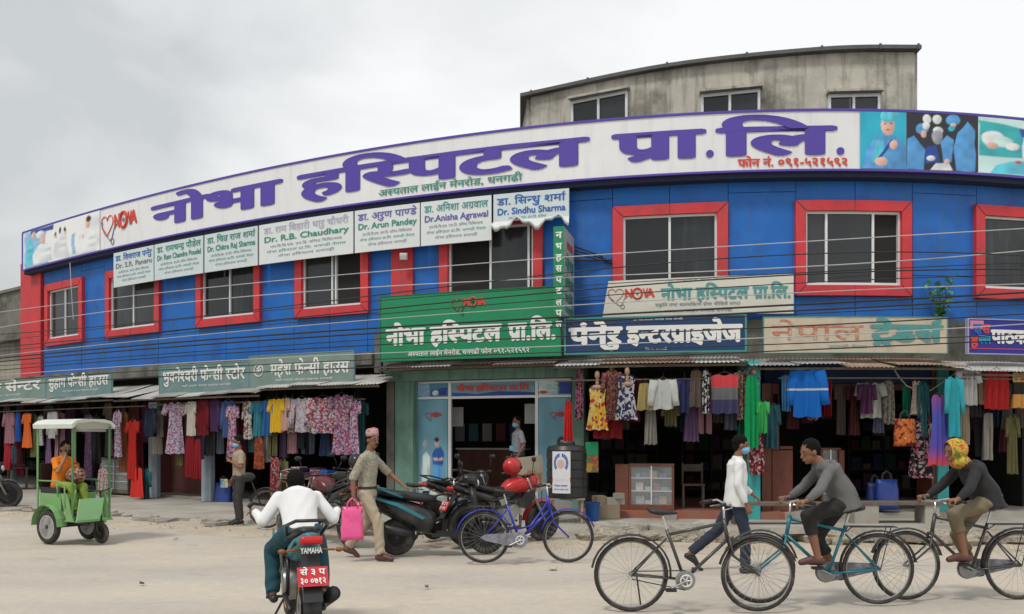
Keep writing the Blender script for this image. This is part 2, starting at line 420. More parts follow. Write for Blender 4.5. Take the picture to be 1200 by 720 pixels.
c3 = tramp(tnoise(60, 3), [(.35, (.94,.94,.94)), (.65, (1.03,1.03,1.03))])
c4 = tramp(tnoise(1.3, 9, (.6, 1.0, 1), .72), [(.33, (.86,.85,.84)), (.43, (1,1,1)), (.6, (1,1,1)), (.72, (1.07,1.05,1.0))])
cc = tmix(1.0, tmix(1.0, tmix(1.0, c1, c2, 'MULTIPLY'), c3, 'MULTIPLY'), c4, 'MULTIPLY'); t.links.new(cc, b.inputs['Base Color'])
bp = t.nodes.new('ShaderNodeBump'); bp.inputs['Strength'].default_value = .18; bp.inputs['Distance'].default_value = .02
t.links.new(tnoise(35, 8), bp.inputs['Height']); t.links.new(bp.outputs[0], b.inputs['Normal'])
M['road'] = m_road
M['dirt'] = mat('sandy_verge', (.44,.375,.29), .95, .2, 2.5, bump=.6, bscale=20, dirt=(.36,.33,.28), dscale=1, damt=.7)
M['pave'] = mat('worn_pavement_concrete', (.36,.335,.29), .93, .22, 1.3, bump=.5, bscale=14, dirt=(.24,.21,.17), dscale=.9, damt=.7)
M['stone'] = mat('broken_stone', (.33,.29,.23), .95, .45, 5, bump=.6, bscale=18, dirt=(.09,.075,.055), dscale=3, damt=.7)

mb = MB(); mb.box((0, 100, -.25), (900, 900, .3)); g = mb.build('ground', mat('far_ground', (.28,.26,.2), .95, .3, .2)); tag(g, kind='structure')
mb = MB()   # the road: gently uneven sheet
nx, ny = 120, 40
def kerb_y(x):
    i = int(np.argmin(np.abs(LX - x))); return LY[i] - KERB/max(.6, -NY[i])
vs = []
for i in range(nx+1):
    x = -26 + 43*i/nx; ky = kerb_y(x) - .0
    for j in range(ny+1):
        y = -12 + (ky + 12 + .6)*(j/ny)
        z = .012*math.sin(x*1.3 + y*.9)*math.sin(y*1.7) + .008*math.sin(x*3.1+2)*math.sin(y*2.3)
        vs.append((x, y, z - .01))
mb.add(vs, [(i*(ny+1)+j, (i+1)*(ny+1)+j, (i+1)*(ny+1)+j+1, i*(ny+1)+j+1) for i in range(nx) for j in range(ny)])
tag(mb.build('road', M['road'], smooth=True), kind='structure')
mb = MB()   # the sandy strip along the broken kerb
rs = []
for i in range(161):
    u = .3 + (U[-1]-.6)*i/160; wv = .18*math.sin(u*1.7) + .12*math.sin(u*4.1+1) + .06*math.sin(u*9.3)
    rs.append([W(u, KERB+1.5+wv*2, -.05), W(u, KERB+.85+wv, .004), W(u, KERB+.25, .03+.010*math.sin(u*5)), W(u, KERB-.05, .03+.012*math.sin(u*3.3)), W(u, KERB-.45, .02)])
mb.add([p for q in rs for p in q], [(i*5+j, (i+1)*5+j, (i+1)*5+j+1, i*5+j+1) for i in range(160) for j in range(4)])
tag(mb.build('sand_verge', M['dirt'], smooth=True), kind='structure')

pave = MB(); rs = []
for i in range(301):
    u = .3 + (U[-1]-.6)*i/300; rz_ = min(1, max(0, (u-uat(660,4))/1.5)); e = .10*math.sin(u*2.3) + .05*math.sin(u*7.7+1) + random.uniform(-.05, .05)
    rs.append([W(u, -.4, .06), W(u, 1.5, .075), W(u, 3.0, .085+.03*rz_+.01*math.sin(u*3)), W(u, KERB-.34+e, .085+.085*rz_+.02*math.sin(u*6)), W(u, KERB-.26+e, -.06)])
n = 5; vs = [p for r in rs for p in r]
pave.add(vs, [(i*n+j, (i+1)*n+j, (i+1)*n+j+1, i*n+j+1) for i in range(300) for j in range(n-1)])
pv = pave.build('pavement', M['pave']); tag(pv, kind='structure')
# lifted slabs and rubble along the pavement edge, each a piece of the pavement
stones = []
for k in range(5):
    mb = MB(); bmv = []; r = [1, .75, .6]
    pts = []
    for lv, (zz, rr) in enumerate(((0, .9), (.45, 1.0), (.8, .55))):
        pts.append([Vector((math.cos(a)*rr*random.uniform(.75,1.1), math.sin(a)*rr*random.uniform(.75,1.1), zz+random.uniform(-.08,.08))) for a in [2*math.pi*q/7 for q in range(7)]])
    mb.rings(pts); stones.append(mb.mesh('stone', M['stone']))
slabs = []
for k in range(3):
    mb = MB(); P = [Vector((math.cos(a)*random.uniform(.7,1.1), math.sin(a)*random.uniform(.5,.8), 0)) for a in [2*math.pi*q/6 for q in range(6)]]
    mb.prism(P, (0,0,.12)); slabs.append(mb.mesh('concrete_chunk', M['pave']))
def put_piece(name, me, px, o, s, z, tilt=.2):
    u = uat(px, o); q = bpy.data.objects.new(name, me); COL.objects.link(q); q.parent = pv
    q.location = W(u, o, z); q.rotation_euler = (random.uniform(-tilt,tilt), random.uniform(-tilt,tilt), random.uniform(0,6.3)); q.scale = s; return q
for i in range(130):
    px = random.uniform(685, 1195); o = KERB - .15 + random.uniform(-.28,.22); a = random.uniform(.08,.24)
    put_piece('stone', random.choice(stones), px, o, (a*1.3, a, a*.9), random.uniform(.0,.06))
for i in range(22):
    px = random.uniform(690, 1000); o = KERB - .35 + random.uniform(-.3,.15); a = random.uniform(.2,.45)
    put_piece('concrete_chunk', random.choice(slabs), px, o, (a, a*.8, .8), .12, .22)
for i in range(30):
    px = random.uniform(95, 262); o = KERB - .2 + random.uniform(-.35,.35); a = random.uniform(.08,.22)
    put_piece('concrete_chunk', random.choice(slabs), px, o, (a*1.6, a, .45), .03, .12)
for i in range(14):
    px = random.uniform(2, 34); o = KERB - .1 + random.uniform(-.3,.3); a = random.uniform(.1,.25)
    put_piece('concrete_chunk', random.choice(slabs), px, o, (a*1.6, a, .45), .03, .15)
for i in range(40):
    px = random.uniform(240, 700); o = KERB - .15 + random.uniform(-.2,.3); a = random.uniform(.03,.09)
    put_piece('stone', random.choice(stones), px, o, (a*1.3, a, a*.7), .0)
mb = MB()
for i in range(900):
    u = uat(random.uniform(-40, 1260), KERB); o = KERB + random.gauss(.1, .45); a = random.uniform(.008, .028); c = W(u, o, .02)
    P = [c + Vector((a*math.cos(q+.3*random.random()), a*math.sin(q), a*.2)) for q in (0, 1.6, 3.1, 4.7)]
    mb.add(P + [c + Vector((0,0,a))], [(0,1,4),(1,2,4),(2,3,4),(3,0,4)])
tag(mb.build('gravel', M['stone']), 'loose gravel and crumbs along the broken pavement edge', 'gravel', kind='stuff')

# ------------------------------------------------------------------ the blue hospital building
uL, uR = uat(28), U[-1]-.4
bld = thing('hospital_building', 'long blue panelled two storey building with red framed windows and open shops below', 'building', W(uL, 0, 0))
B0 = 3.45
fb('core_wall', M['dark'], bld, uL, uR, B0, 7.7, -.3, -.02)
ZT, ZB = 6.17, 4.33        # outside of the red window frames
wins = [(53,97), (124,187), (230,305), (346,432), (515,636), (718,853), (932,1068), (1143,1285)]
cols = []
x = 53
allx = [53]
for a, b_ in wins: 
    for q in (a, b_):
        if abs(q - allx[-1]) > 3: allx.append(q)
allx += [1420]
inwin = lambda a, b_: any(abs(a-c) < 4 and abs(b_-d) < 4 for c, d in wins)
def panel(u0, u1, z0, z1, m='blue'):
    g_ = .006; fb('wall_panel', M[m], bld, u0+g_, u1-g_, z0+g_, z1-g_, 0, .03+random.uniform(0,.008))
fb('corner_pilaster', M['red'], bld, uL, uat(51.5), B0-.2, 7.0, -.02, .10)
fb('pilaster', M['red'], bld, uat(461), uat(486), 4.1, 6.2, .0, .09)
for a, b_ in zip(allx[:-1], allx[1:]):
    ua, ub = uat(a), uat(b_); n = max(1, round((ub-ua)/1.35))
    for k in range(n):
        p, q = ua + (ub-ua)*k/n, ua + (ub-ua)*(k+1)/n
        zb = 3.86 if a > 650 else B0
        if inwin(a, b_): panel(p, q, zb, ZB-.0); panel(p, q, ZT, 7.4)
        else: panel(p, q, zb, ZB if a < 800 else 4.75); panel(p, q, ZB if a < 800 else 4.75, 6.36); panel(p, q, 6.36, 7.4)
for i, (a, b_) in enumerate(wins):
    ua, ub = uat(a, .1), uat(b_, .1); fw = .2
    wn = MB(); fbox(wn, ua, ub, ZT-fw, ZT, 0, .13); fbox(wn, ua, ub, ZB, ZB+fw, 0, .13)
    wn.mi = 0; fbox(wn, ua, ua+fw, ZB+fw, ZT-fw, 0, .13); fbox(wn, ub-fw, ub, ZB+fw, ZT-fw, 0, .13)
    # mitre seams
    wn.mi = 1
    for (cu, cz, du, dz) in ((ua, ZT, 1, -1), (ub, ZT, -1, -1), (ua, ZB, 1, 1), (ub, ZB, -1, 1)):
        wn.tube([W(cu, .131, cz), W(cu+du*fw, .131, cz+dz*fw)], .006, 4)
    wn.mi = 1
    if ub-ua > 1.9:
        um = (ua+ub)/2
        for zz in (ZB+fw/2, ZT-fw/2): fbox(wn, um-.004, um+.004, zz-fw/2, zz+fw/2, .129, .1325)
    wo = wn.build('window', [M['red'], M['dark']], bld, world=True)
    i0, i1, z0, z1 = ua+fw, ub-fw, ZB+fw, ZT-fw
    fr = MB(); t_ = .045
    fbox(fr, i0, i1, z1-t_, z1, -.03, .05); fbox(fr, i0, i1, z0, z0+t_*1.3, -.03, .06)
    splits = {0:[.5], 1:[.5], 2:[.52], 3:[.5,.56], 4:[.5,.94], 5:[.5], 6:[.22,.71], 7:[.5]}[i]
    ed = [0] + splits + [1]
    for e in ed:
        c = i0 + (i1-i0)*e; c = min(max(c, i0+t_/2), i1-t_/2); fbox(fr, c-t_/2, c+t_/2, z0+t_*1.3, z1-t_, -.029, .049)
    fr.build('sash_frame', M['alu'], wo, world=True)
    for k in range(len(ed)-1):
        op = (i, k) in ((6, 2), (4, 0), (3, 2))
        if op: fb('open_pane_dark_sheet', M['void'], wo, i0+(i1-i0)*ed[k]+t_/2, i0+(i1-i0)*ed[k+1]-t_/2, z0+t_, z1-t_, -.018, -.012); continue  # dark sheet standing in for the unlit room behind the open sash
        fb('pane', M[('glass2','glass','glass3')[(i*2+k) % 3]], wo, i0+(i1-i0)*ed[k]+t_/2, i0+(i1-i0)*ed[k+1]-t_/2, z0+t_, z1-t_, -.005, .01)
# concrete ledge between the floors
fb('ledge', M['moss'], bld, uL-.1, uat(445), 3.18, B0-.005, -.2, .32)
fb('ledge', M['moss'], bld, uat(445)+.01, uR, 3.0, 3.855, -.2, .22)
# ground floor: floor slab, back wall, ceiling
fb('shop_floor', M['pave'], bld, uL-8, uat(462), -.05, .12, -3.6, .15)
fb('shop_floor', M['pave'], bld, uat(462)+.01, uat(684), -.05, .30, -3.6, .25)
fb('shop_floor', M['plinth'], bld, uat(686), uat(905), -.05, .20, -3.6, .95)
fb('shop_floor', M['pave'], bld, uat(905)+.01, uR, -.05, .18, -3.6, .7)
fb('step', M['pave'], bld, uat(560,.8), uat(640,.8), .0, .16, .255, .7)
fb('step', mat('grey_ramp', (.28,.26,.24), .9, .2, 5), bld, uat(778,1.1), uat(793,1.1), .0, .17, .955, 1.3)
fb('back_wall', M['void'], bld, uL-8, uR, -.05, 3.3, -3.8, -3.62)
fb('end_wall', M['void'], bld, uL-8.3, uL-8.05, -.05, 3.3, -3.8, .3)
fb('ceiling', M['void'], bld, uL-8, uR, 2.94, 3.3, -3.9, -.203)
def post(px0, px1, z1, m, o0=-.25, o1=.25, name='pillar', z0=-.02): return fb(name, M[m], bld, uat(px0,o1), uat(px1,o1), z0, z1, o0, o1)
post(236, 247, 2.45, 'steel', .5, .62, z0=.06); post(174, 184, 2.5, 'steel', .3, .4, z0=.06)
post(453, 462, 3.0, 'moss', -.3, .3); post(463, 484, 3.0, 'green_p', -.3, .32); 
post(670, 684, 3.0, 'green_p', -.3, .3); post(877, 891, 3.0, 'teal_p', -.3, .98); post(1092, 1098, 3.0, 'wood', -.2, .3); post(1099, 1112, 3.0, 'teal_p', -.3, .35)
for px in (60, 110, 187, 320, 420, 1200, 1290):   # partition walls between the shops
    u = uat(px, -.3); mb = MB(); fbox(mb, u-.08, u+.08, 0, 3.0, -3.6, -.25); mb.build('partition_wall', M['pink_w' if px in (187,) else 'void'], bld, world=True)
fb('partition_wall', M['pink_w'], bld, uat(186,-.6), uat(237,-.6), .1, 2.3, -.7, -.6)
fb('lintel', M['green_p'], bld, uat(463), uat(684), 2.78, 2.99, .33, .40)
bd = fb('timber_fascia', M['oldwood'], bld, uat(440,.5), uat(665,.5), 3.0, 3.12, .42, .55)
fb('lintel', mat('dark_blue_lintel', (.012,.03,.10), .7), bld, uat(892), uat(1095), 2.62, 2.99, .05, .28)
fb('lintel', M['wood'], bld, uat(925), uat(1095), 2.5, 2.61, .05, .2)

# neighbour on the far left
nb = thing('neighbour_building', 'old mossy grey concrete building with cream wall at the far left edge', 'building', W(uL-5, -.2, 0))
fb('parapet', M['moss'], nb, uL-9, uL-.12, 4.75, 6.32, -.9, -.2); fb('coping', M['moss'], nb, uL-9, uL-.1, 6.325, 6.42, -.95, -.12)
fb('wall', M['cream'], nb, uL-9, uL-.12, 3.3, 4.74, -.9, -.3); fb('ledge', M['moss'], nb, uL-9, uL-.12, 3.0, 3.28, -.9, .1)
fb('slab', M['moss'], nb, uL-9, uL-.12, 4.70, 4.745, -.9, .05)
dp = MB(); dp.tube([W(uL-.25, -.12, 5.9), W(uL-.2, -.1, 5.0), W(uL-.12,-.05,3.6)], .05, 8); dp.build('drain_pipe', M['cream'], nb, world=True)

# upper storey set back behind the banner
rb_pts = [(622,23.2),(780,21.5),(960,20.6),(1072,20.5)]
P4 = [Vector(((x-600)*D/F, D, 0)) for x, D in rb_pts]
def smooth_line(P, n=8):
    o_ = []
    for i in range(len(P)-1):
        p0 = P[max(i-1,0)]; p1 = P[i]; p2 = P[i+1]; p3 = P[min(i+2,len(P)-1)]
        for k in range(n):
            t_ = k/n; o_.append(.5*((2*p1) + (p2-p0)*t_ + (2*p0-5*p1+4*p2-p3)*t_*t_ + (-p0+3*p1-3*p2+p3)*t_**3))
    o_.append(P[-1]); return o_
SL = smooth_line(P4)
ub = thing('rooftop_storey', 'bare grey cement upper storey with thin roof sheet behind the long banner', 'building', SL[12])
def strip(pl, z0, z1, d0, d1, off=Vector((0,0,0))):
    rs = []
    for i, p in enumerate(pl):
        t_ = (pl[min(i+1,len(pl)-1)]-pl[max(i-1,0)]).normalized(); n_ = Vector((t_.y,-t_.x,0))
        rs.append([p+n_*d0+Vector((0,0,z0)), p+n_*d1+Vector((0,0,z0)), p+n_*d1+Vector((0,0,z1)), p+n_*d0+Vector((0,0,z1))])
    m_ = MB(); m_.rings(rs); return m_
strip(SL, 6.5, 10.85, -.2, 0).build('wall', M['conc'], ub, world=True)
mb = MB(); a = SL[0]; mb.bar(a+Vector((0,.1,8.7)), a+Vector((-.3,5,8.7)), .2, 4.3); mb.build('side_wall', M['conc'], ub, world=True)
mb = MB(); a = SL[-1]; mb.bar(a+Vector((0,.1,8.7)), a+Vector((1.2,5,8.7)), .2, 4.3); mb.build('side_wall', M['conc'], ub, world=True)
ext = [SL[0] + (SL[0]-SL[1]).normalized()*.33] + SL + [SL[-1] + (SL[-1]-SL[-2]).normalized()*.08]
rs = []
for i, p in enumerate(ext):
    bk = p + Vector((.05, 5, 0)); rs.append([p+Vector((0,-.18,10.86)), p+Vector((0,-.18,10.95)), bk+Vector((0,0,10.6)), bk+Vector((0,0,10.51))])
mb = MB(); mb.rings(rs); mb.build('roof_sheet', mat('dark_roof_tin', (.10,.10,.10), .7, .2, 3), ub, world=True)
mb = MB()
for k in range(1, len(ext)-1, 4):
    p = ext[k]; mb.box(p + Vector((0,-.19,10.905)), (.05,.03,.13))
mb.build('roof_clips', mat('dark_roof_tin', (.10,.10,.10)), ub, world=True)['kind'] = 'stuff'
def on_sl(px):
    for i in range(len(SL)-1):
        k0, k1 = SL[i].x/SL[i].y-(px-600)/F, SL[i+1].x/SL[i+1].y-(px-600)/F
        if k0 <= 0 < k1: return SL[i].lerp(SL[i+1], -k0/(k1-k0))
for a, b_, yt in ((669,735,120),(821,890,112),(970,1030,112)):
    p, q = on_sl(a), on_sl(b_); zt = EYE + (HZ-yt)*p.y/F; n_ = Vector((0,-.03,0)); d = q-p
    wm = MB()
    for r_, s_ in ((p, p+d*.04), (p+d*.46, p+d*.52), (p+d*.96, q)):
        wm.bar(r_.lerp(s_,.5)+n_+Vector((0,0,zt-1.4)), r_.lerp(s_,.5)+n_+Vector((0,0,zt-.05)), .06, .08)
    wm.bar(p+n_+Vector((0,0,zt-.04)), q+n_+Vector((0,0,zt-.04)), .08, .08)
    wo = wm.build('window', M['alu'], ub, world=True)
    gm = MB(); gm.bar(p+d*.04+Vector((0,-.012,zt-.7)), p+d*.47+Vector((0,-.012,zt-.7)), .02, 1.3); gm.build('pane', M['glass'], wo, world=True)
    gm = MB(); gm.bar(p+d*.52+Vector((0,-.012,zt-.7)), p+d*.96+Vector((0,-.012,zt-.7)), .02, 1.3); gm.build('pane', M['glass2'], wo, world=True)
    hm = MB(); hm.bar(p+Vector((-.05,-.1,zt+.04)), q+Vector((.05,-.1,zt+.04)), .24, .06); hm.build('window_hood', M['conc'], ub, world=True)

# ------------------------------------------------------------------ the long banner
OB = .35
ban = thing('rooftop_banner', 'very long curved white banner with violet Devanagari hospital name along the roof edge', 'banner', W(uat(600,OB), OB, 6.66))
ub0, ub1 = uat(27,OB), uat(1400,OB)
fb('banner_face', M['banner'], ban, ub0, ub1, 6.70, 7.80, .25, OB)
fm = MB(); fbox(fm, ub0-.02, ub1, 7.80, 7.845, .22, OB+.02); fbox(fm, ub0-.02, ub1, 6.66, 6.699, .22, OB+.02); fbox(fm, ub0-.05, ub0-.003, 6.70, 7.80, .22, OB+.02)
fm.build('frame', M['violet'], ban, world=True)
fb('painted_shadow_strip', M['dark'], ban, ub0-.05, ub1, 6.56, 6.655, -.02, .30)  # dark strip added below the banner in place of its shadow
fb('side_board', mat('maroon_edge', (.25,.03,.04)), ban, ub0-.36, ub0-.08, 6.55, 7.25, .0, .08)
mb = MB(); o = OB+.015; zb, zh = 6.985, 7.50
for s, a, b_ in (('नोभा',180,327), ('हस्पिटल',352,685), ('प्रा',722,822), ('लि',845,975)):
    mb = MB(); ftext(mb, s, a, b_, zb, zh, o, .048, 10, by=.6); mb.build('name_lettering', M['violet'], ban, world=True)
for px in (832, 985):
    c = W(uat(px,o), o, zb+.05); mb = MB(); mb.tube([c, c+Vector((0,-.002,0))], .075, 14); mb.build('full_stop', M['violet'], ban, world=True)

mb = MB(); ftext(mb, 'अस्पताल लाईन मेनरोड, धनगढी', 444, 612, 6.775, 6.90, o, .02, 6); mb.build('address_lettering', M['ink_green'], ban, world=True)['kind'] = 'stuff'
mb = MB(); ftext(mb, 'फोन नं. ०९१-५२१५९२', 865, 993, 6.76, 6.90, o, .035, 6); mb.build('phone_lettering', M['ink_red'], ban, world=True)['kind'] = 'stuff'
def logo(parent, mapf, k=1, dark='ink_grey', red='ink_red'):
    """stethoscope heart and the word NOVA; mapf(x, y) in a 3.4 x 1 box"""
    r = MB(); h = []
    for i in range(25):
        a = 2*math.pi*i/24; h.append(mapf(.55 + .032*16*math.sin(a)**3*.95, .55 + .032*(13*math.cos(a)-5*math.cos(2*a)-2*math.cos(3*a)-math.cos(4*a))))
    r.tube(h, .012*k, 5); r.build('logo_heart', M[red], parent, world=True)
    r = MB(); r.tube([mapf(x,y) for x, y in ((.15,.7),(.12,.45),(.4,.12),(.6,0),(.75,-.15),(.9,-.12),(1.0,.05),(1.1,.3),(1.45,.55))], .013*k, 5)
    r.tube([mapf(.98+.12*math.cos(a), -.22+.13*math.sin(a)) for a in [2*math.pi*i/14 for i in range(15)]], .012*k, 5); r.build('logo_stethoscope', M[dark], parent, world=True)
    r = MB()
    for s, a, b_ in (('N',1.15,1.55), ('V',2.22,2.5), ('A',2.42,2.9)): lettering(r, s, lambda x,y,q: mapf(x,y) + Vector((0,-.0006*q,0)), a, b_, .35, .9, .05, 6)
    r.tube([mapf(1.88+.27*math.cos(a), .6+.33*math.sin(a)) for a in [2*math.pi*i/20 for i in range(21)]], .04*k, 6)
    r.build('logo_lettering', M[red], parent, world=True)
    r = MB(); c = mapf(1.88,.6); r.ell(c, (.05*k,.02*k,.06*k)); r.build('logo_dot', M[dark], parent, world=True)
ul = uat(118,o)
logo(ban, lambda x, y: W(ul + x*.58, o, 7.0 + y*.62), 1)

# printed photographs: soft-edged colour fields stored on a fine mesh grid
PCOL = {}
m_print = bpy.data.materials.new('printed_photo'); m_print.use_nodes = True
_t = m_print.node_tree; _b = _t.nodes['Principled BSDF']; _b.inputs['Roughness'].default_value = .5
_a = _t.nodes.new('ShaderNodeVertexColor'); _a.layer_name = 'Col'; _t.links.new(_a.outputs[0], _b.inputs['Base Color'])
def picture(parent, name, px0, px1, z0, z1, o, shapes, back, GX=56, GY=72):
    u0, u1 = uat(px0,o), uat(px1,o); rs_ = np.random.RandomState(len(shapes)*7+int(px0))
    gx, gy = np.meshgrid(np.linspace(0,1,GX+1), np.linspace(0,1,GY+1), indexing='ij'); asp = (z1-z0)/abs(u1-u0)
    def vnoise(f):
        n_ = rs_.rand(f+2, f+2); X = gx*f; Y = gy*f; i = np.minimum(X.astype(int), f-1); j = np.minimum(Y.astype(int), f-1); a = X-i; b_ = Y-j; a = a*a*(3-2*a); b_ = b_*b_*(3-2*b_)
        return (n_[i,j]*(1-a)+n_[i+1,j]*a)*(1-b_) + (n_[i,j+1]*(1-a)+n_[i+1,j+1]*a)*b_
    C = np.ones((GX+1,GY+1,3))*np.array(PCOL[back]); C = C*(1+.35*(vnoise(4)-.5))[...,None]
    wx = gx + .03*(vnoise(6)-.5); wy = gy + .03*(vnoise(6)-.5)
    for kind, c, *a in shapes:
        col = np.array(PCOL[c])
        if kind == 'e':
            cx, cy, rx, ry = a; dx, dy = (wx-cx)/rx, (wy-cy)/ry; d = (1-np.sqrt(dx*dx+dy*dy))*min(rx*1.0, ry*asp); shade = 1+.30*(dy*.5-dx*.7)
        else:
            P = np.array(a[0]); d = np.full(gx.shape, 1e9); ins = np.zeros(gx.shape, bool); n_ = len(P)
            for i in range(n_):
                p, q = P[i], P[(i+1)%n_]; e = q-p; t_ = np.clip(((wx-p[0])*e[0]+(wy-p[1])*e[1])/max(1e-9,(e*e).sum()),0,1); ddx = wx-p[0]-t_*e[0]; ddy = (wy-p[1]-t_*e[1])*asp; d = np.minimum(d, np.hypot(ddx,ddy))
                cr_ = ((p[1] > wy) != (q[1] > wy)); 
                with np.errstate(divide='ignore', invalid='ignore'): ins ^= cr_ & (wx < (q[0]-p[0])*(wy-p[1])/(q[1]-p[1]+1e-12)+p[0])
            d = np.where(ins, d, -d); cen = P.mean(0); shade = 1-.55*(gx-cen[0])+.2*(gy-cen[1])
        m_ = np.clip(d/.013+.5, 0, 1); m_ = m_*m_*(3-2*m_); fold = 1+.45*(vnoise(11)-.5)*(1 if c not in ('p_skin',) else .4)
        C = C*(1-m_[...,None]) + (col*(np.clip(shade,.5,1.4)*fold)[...,None])*m_[...,None]
    C = np.clip(C,0,.85); mb = MB(); mb.add([W(u0+(u1-u0)*i/GX, o+.002, z0+(z1-z0)*j/GY) for i in range(GX+1) for j in range(GY+1)], [(i*(GY+1)+j, (i+1)*(GY+1)+j, (i+1)*(GY+1)+j+1, i*(GY+1)+j+1) for i in range(GX) for j in range(GY)])
    ob = mb.build(name, m_print, parent, world=True); ca = ob.data.color_attributes.new('Col', 'FLOAT_COLOR', 'POINT')
    ca.data.foreach_set('color', np.concatenate([C.reshape(-1,3), np.ones(((GX+1)*(GY+1),1))], 1).astype(np.float32).ravel()); return ob
for k, c in dict(p_sky=(.30,.50,.72), p_white=(.76,.79,.82), p_cyan=(.02,.42,.60), p_cy2=(.10,.55,.72), p_gown=(.09,.32,.66), p_navy=(.02,.06,.35), p_skin=(.72,.45,.36), p_hair=(.03,.02,.02), p_blk=(.02,.02,.03), p_lamp=(.75,.82,.8), p_mag=(.25,.02,.2), p_teal=(.03,.40,.44), p_pale=(.55,.75,.75), p_grey=(.35,.36,.42)).items(): PCOL[k] = c
PCOL.update(ink_red=(.62,.06,.04), navyp=(.02,.10,.38), white_b=(.78,.785,.80), poster=(.16,.36,.46), postertop=(.08,.26,.38))
picture(ban, 'ward_picture', 28.5, 117, 6.71, 7.79, o, [
 ('p','p_sky',[(0,0),(.35,0),(.30,.6),(.33,1),(.0,1)]), ('p','p_navy',[(.1,.9),(.42,.85),(.42,1),(.1,1)]), ('p','p_cy2',[(.02,0),(.12,.1),(.14,.7),(.08,.8),(.03,.6)]),
 ('p','p_white',[(.14,.05),(.4,.05),(.38,.45),(.30,.6),(.2,.55),(.12,.3)]), ('e','p_skin',.28,.68,.035,.13), ('e','p_white',.24,.82,.05,.1), ('e','p_skin',.145,.85,.025,.1),
 ('p','p_white',[(.42,.0),(.62,.0),(.6,.62),(.52,.75),(.44,.6)]), ('e','p_hair',.46,.70,.015,.07), ('e','p_hair',.52,.78,.015,.08), ('e','p_hair',.58,.76,.015,.07), ('e','p_skin',.465,.64,.012,.05), ('e','p_skin',.58,.68,.012,.05),
 ('p','p_sky',[(.66,.05),(.70,.05),(.71,.6),(.67,.6)]), ('p','p_white',[(.74,.0),(.97,.0),(.95,.5),(.86,.62),(.76,.5)]), ('e','p_skin',.85,.76,.028,.12), ('e','p_hair',.86,.87,.03,.07), ('e','p_skin',.80,.45,.01,.06)], 'white_b', 150, 60)
picture(ban, 'nurse_picture', 1008, 1062, 6.71, 7.79, o, [
 ('p','p_gown',[(.05,0),(1,0),(1,.4),(.85,.55),(.6,.62),(.35,.58),(.15,.35)]), ('p','p_cy2',[(.25,.1),(.5,.1),(.5,.5),(.35,.5)]), ('e','p_skin',.60,.78,.15,.19), ('e','p_cy2',.64,.93,.21,.11), ('p','p_navy',[(.35,.15),(.42,.15),(.72,.48),(.66,.52)]), ('e','p_skin',.45,.12,.14,.07), ('e','p_skin',.72,.42,.09,.08),
 ('e','p_hair',.54,.80,.02,.014), ('e','p_hair',.66,.80,.02,.014), ('e','ink_red',.6,.69,.04,.014)], 'p_cyan')
picture(ban, 'surgery_picture', 1062.4, 1146, 6.71, 7.79, o, [
 ('p','p_gown',[(.0,.0),(.22,0),(.25,.35),(.1,.6),(0,.55)]), ('e','p_gown',.22,.72,.09,.09), ('e','p_skin',.24,.63,.04,.07), ('e','p_lamp',.28,.9,.06,.08), ('e','p_lamp',.42,.9,.06,.08), ('e','p_lamp',.27,.78,.05,.07),
 ('e','p_white',.43,.70,.06,.07), ('e','p_grey',.42,.58,.07,.12), ('p','p_gown',[(.5,.1),(.62,.15),(.66,.55),(.55,.62),(.47,.5)]), ('p','p_gown',[(.70,0),(.97,0),(.95,.75),(.85,.9),(.72,.68),(.65,.4)]), ('e','p_gown',.64,.90,.1,.1), ('e','p_skin',.64,.8,.04,.04), ('e','p_cyan',.62,.74,.05,.05),
 ('p','p_navy',[(.25,.1),(.45,.15),(.4,.45),(.26,.4)]), ('p','p_white',[(.3,.0),(.65,.0),(.58,.14),(.4,.12)]), ('e','p_skin',.55,.16,.04,.05), ('e','p_white',.33,.2,.06,.05)], 'p_blk', 84, 72)
picture(ban, 'equipment_picture', 1146.4, 1290, 6.71, 7.79, o, [
 ('p','p_teal',[(0,.3),(.55,.3),(.55,.8),(.2,.9),(0,.95)]), ('e','p_white',.12,.62,.10,.14), ('e','p_pale',.2,.58,.08,.1), ('e','p_skin',.11,.5,.05,.06), ('e','p_white',.28,.5,.06,.07), ('p','p_cy2',[(.1,0),(.7,0),(.7,.25),(.3,.25),(.15,.15)]), ('p','p_white',[(.36,.3),(.385,.3),(.385,.95),(.36,.95)]), ('p','p_navy',[(.34,.7),(.42,.7),(.42,.85),(.34,.85)]), ('e','ink_red',.33,.22,.03,.03), ('p','p_white',[(.7,.1),(1,.1),(1,.9),(.75,.9)])], 'p_pale', 110, 60)
# ------------------------------------------------------------------ doctors' name boards hung under the banner
def board(name, label, cat, px0, px1, z0, z1, o0, o1, face, frame=None, fw=.02, group=None):
    u0, u1 = uat(px0,o1), uat(px1,o1); r = thing(name, label, cat, W((u0+u1)/2, (o0+o1)/2, z0), group=group)
    fb('panel', face, r, u0+.004, u1-.004, z0, z1, o0, o1, step=.4)
    if frame:
        m_ = MB(); fbox(m_, u0-fw, u1+fw, z1+.001, z1+fw, o0-.01, o1+.012); fbox(m_, u0-fw, u1+fw, z0-fw, z0-.001, o0-.01, o1+.012)
        fbox(m_, u0-fw, u0+.003, z0, z1, o0-.01, o1+.012); fbox(m_, u1-.003, u1+fw, z0, z1, o0-.01, o1+.012); m_.build('frame', frame, r, world=True)
    return r
def write(r, s, px0, px1, z0, z1, o, m, bold=.02, nb=6, name='lettering'):
    m_ = MB(); ftext(m_, s, px0, px1, z0, z1, o, bold, nb); q = m_.build(name, M[m], r, world=True); q['kind'] = 'stuff'; return q
m_flex = mat('white_flex_sheet', (.70,.74,.74), .55, .06, 2, dirt=(.5,.52,.5), dscale=2, damt=.3)
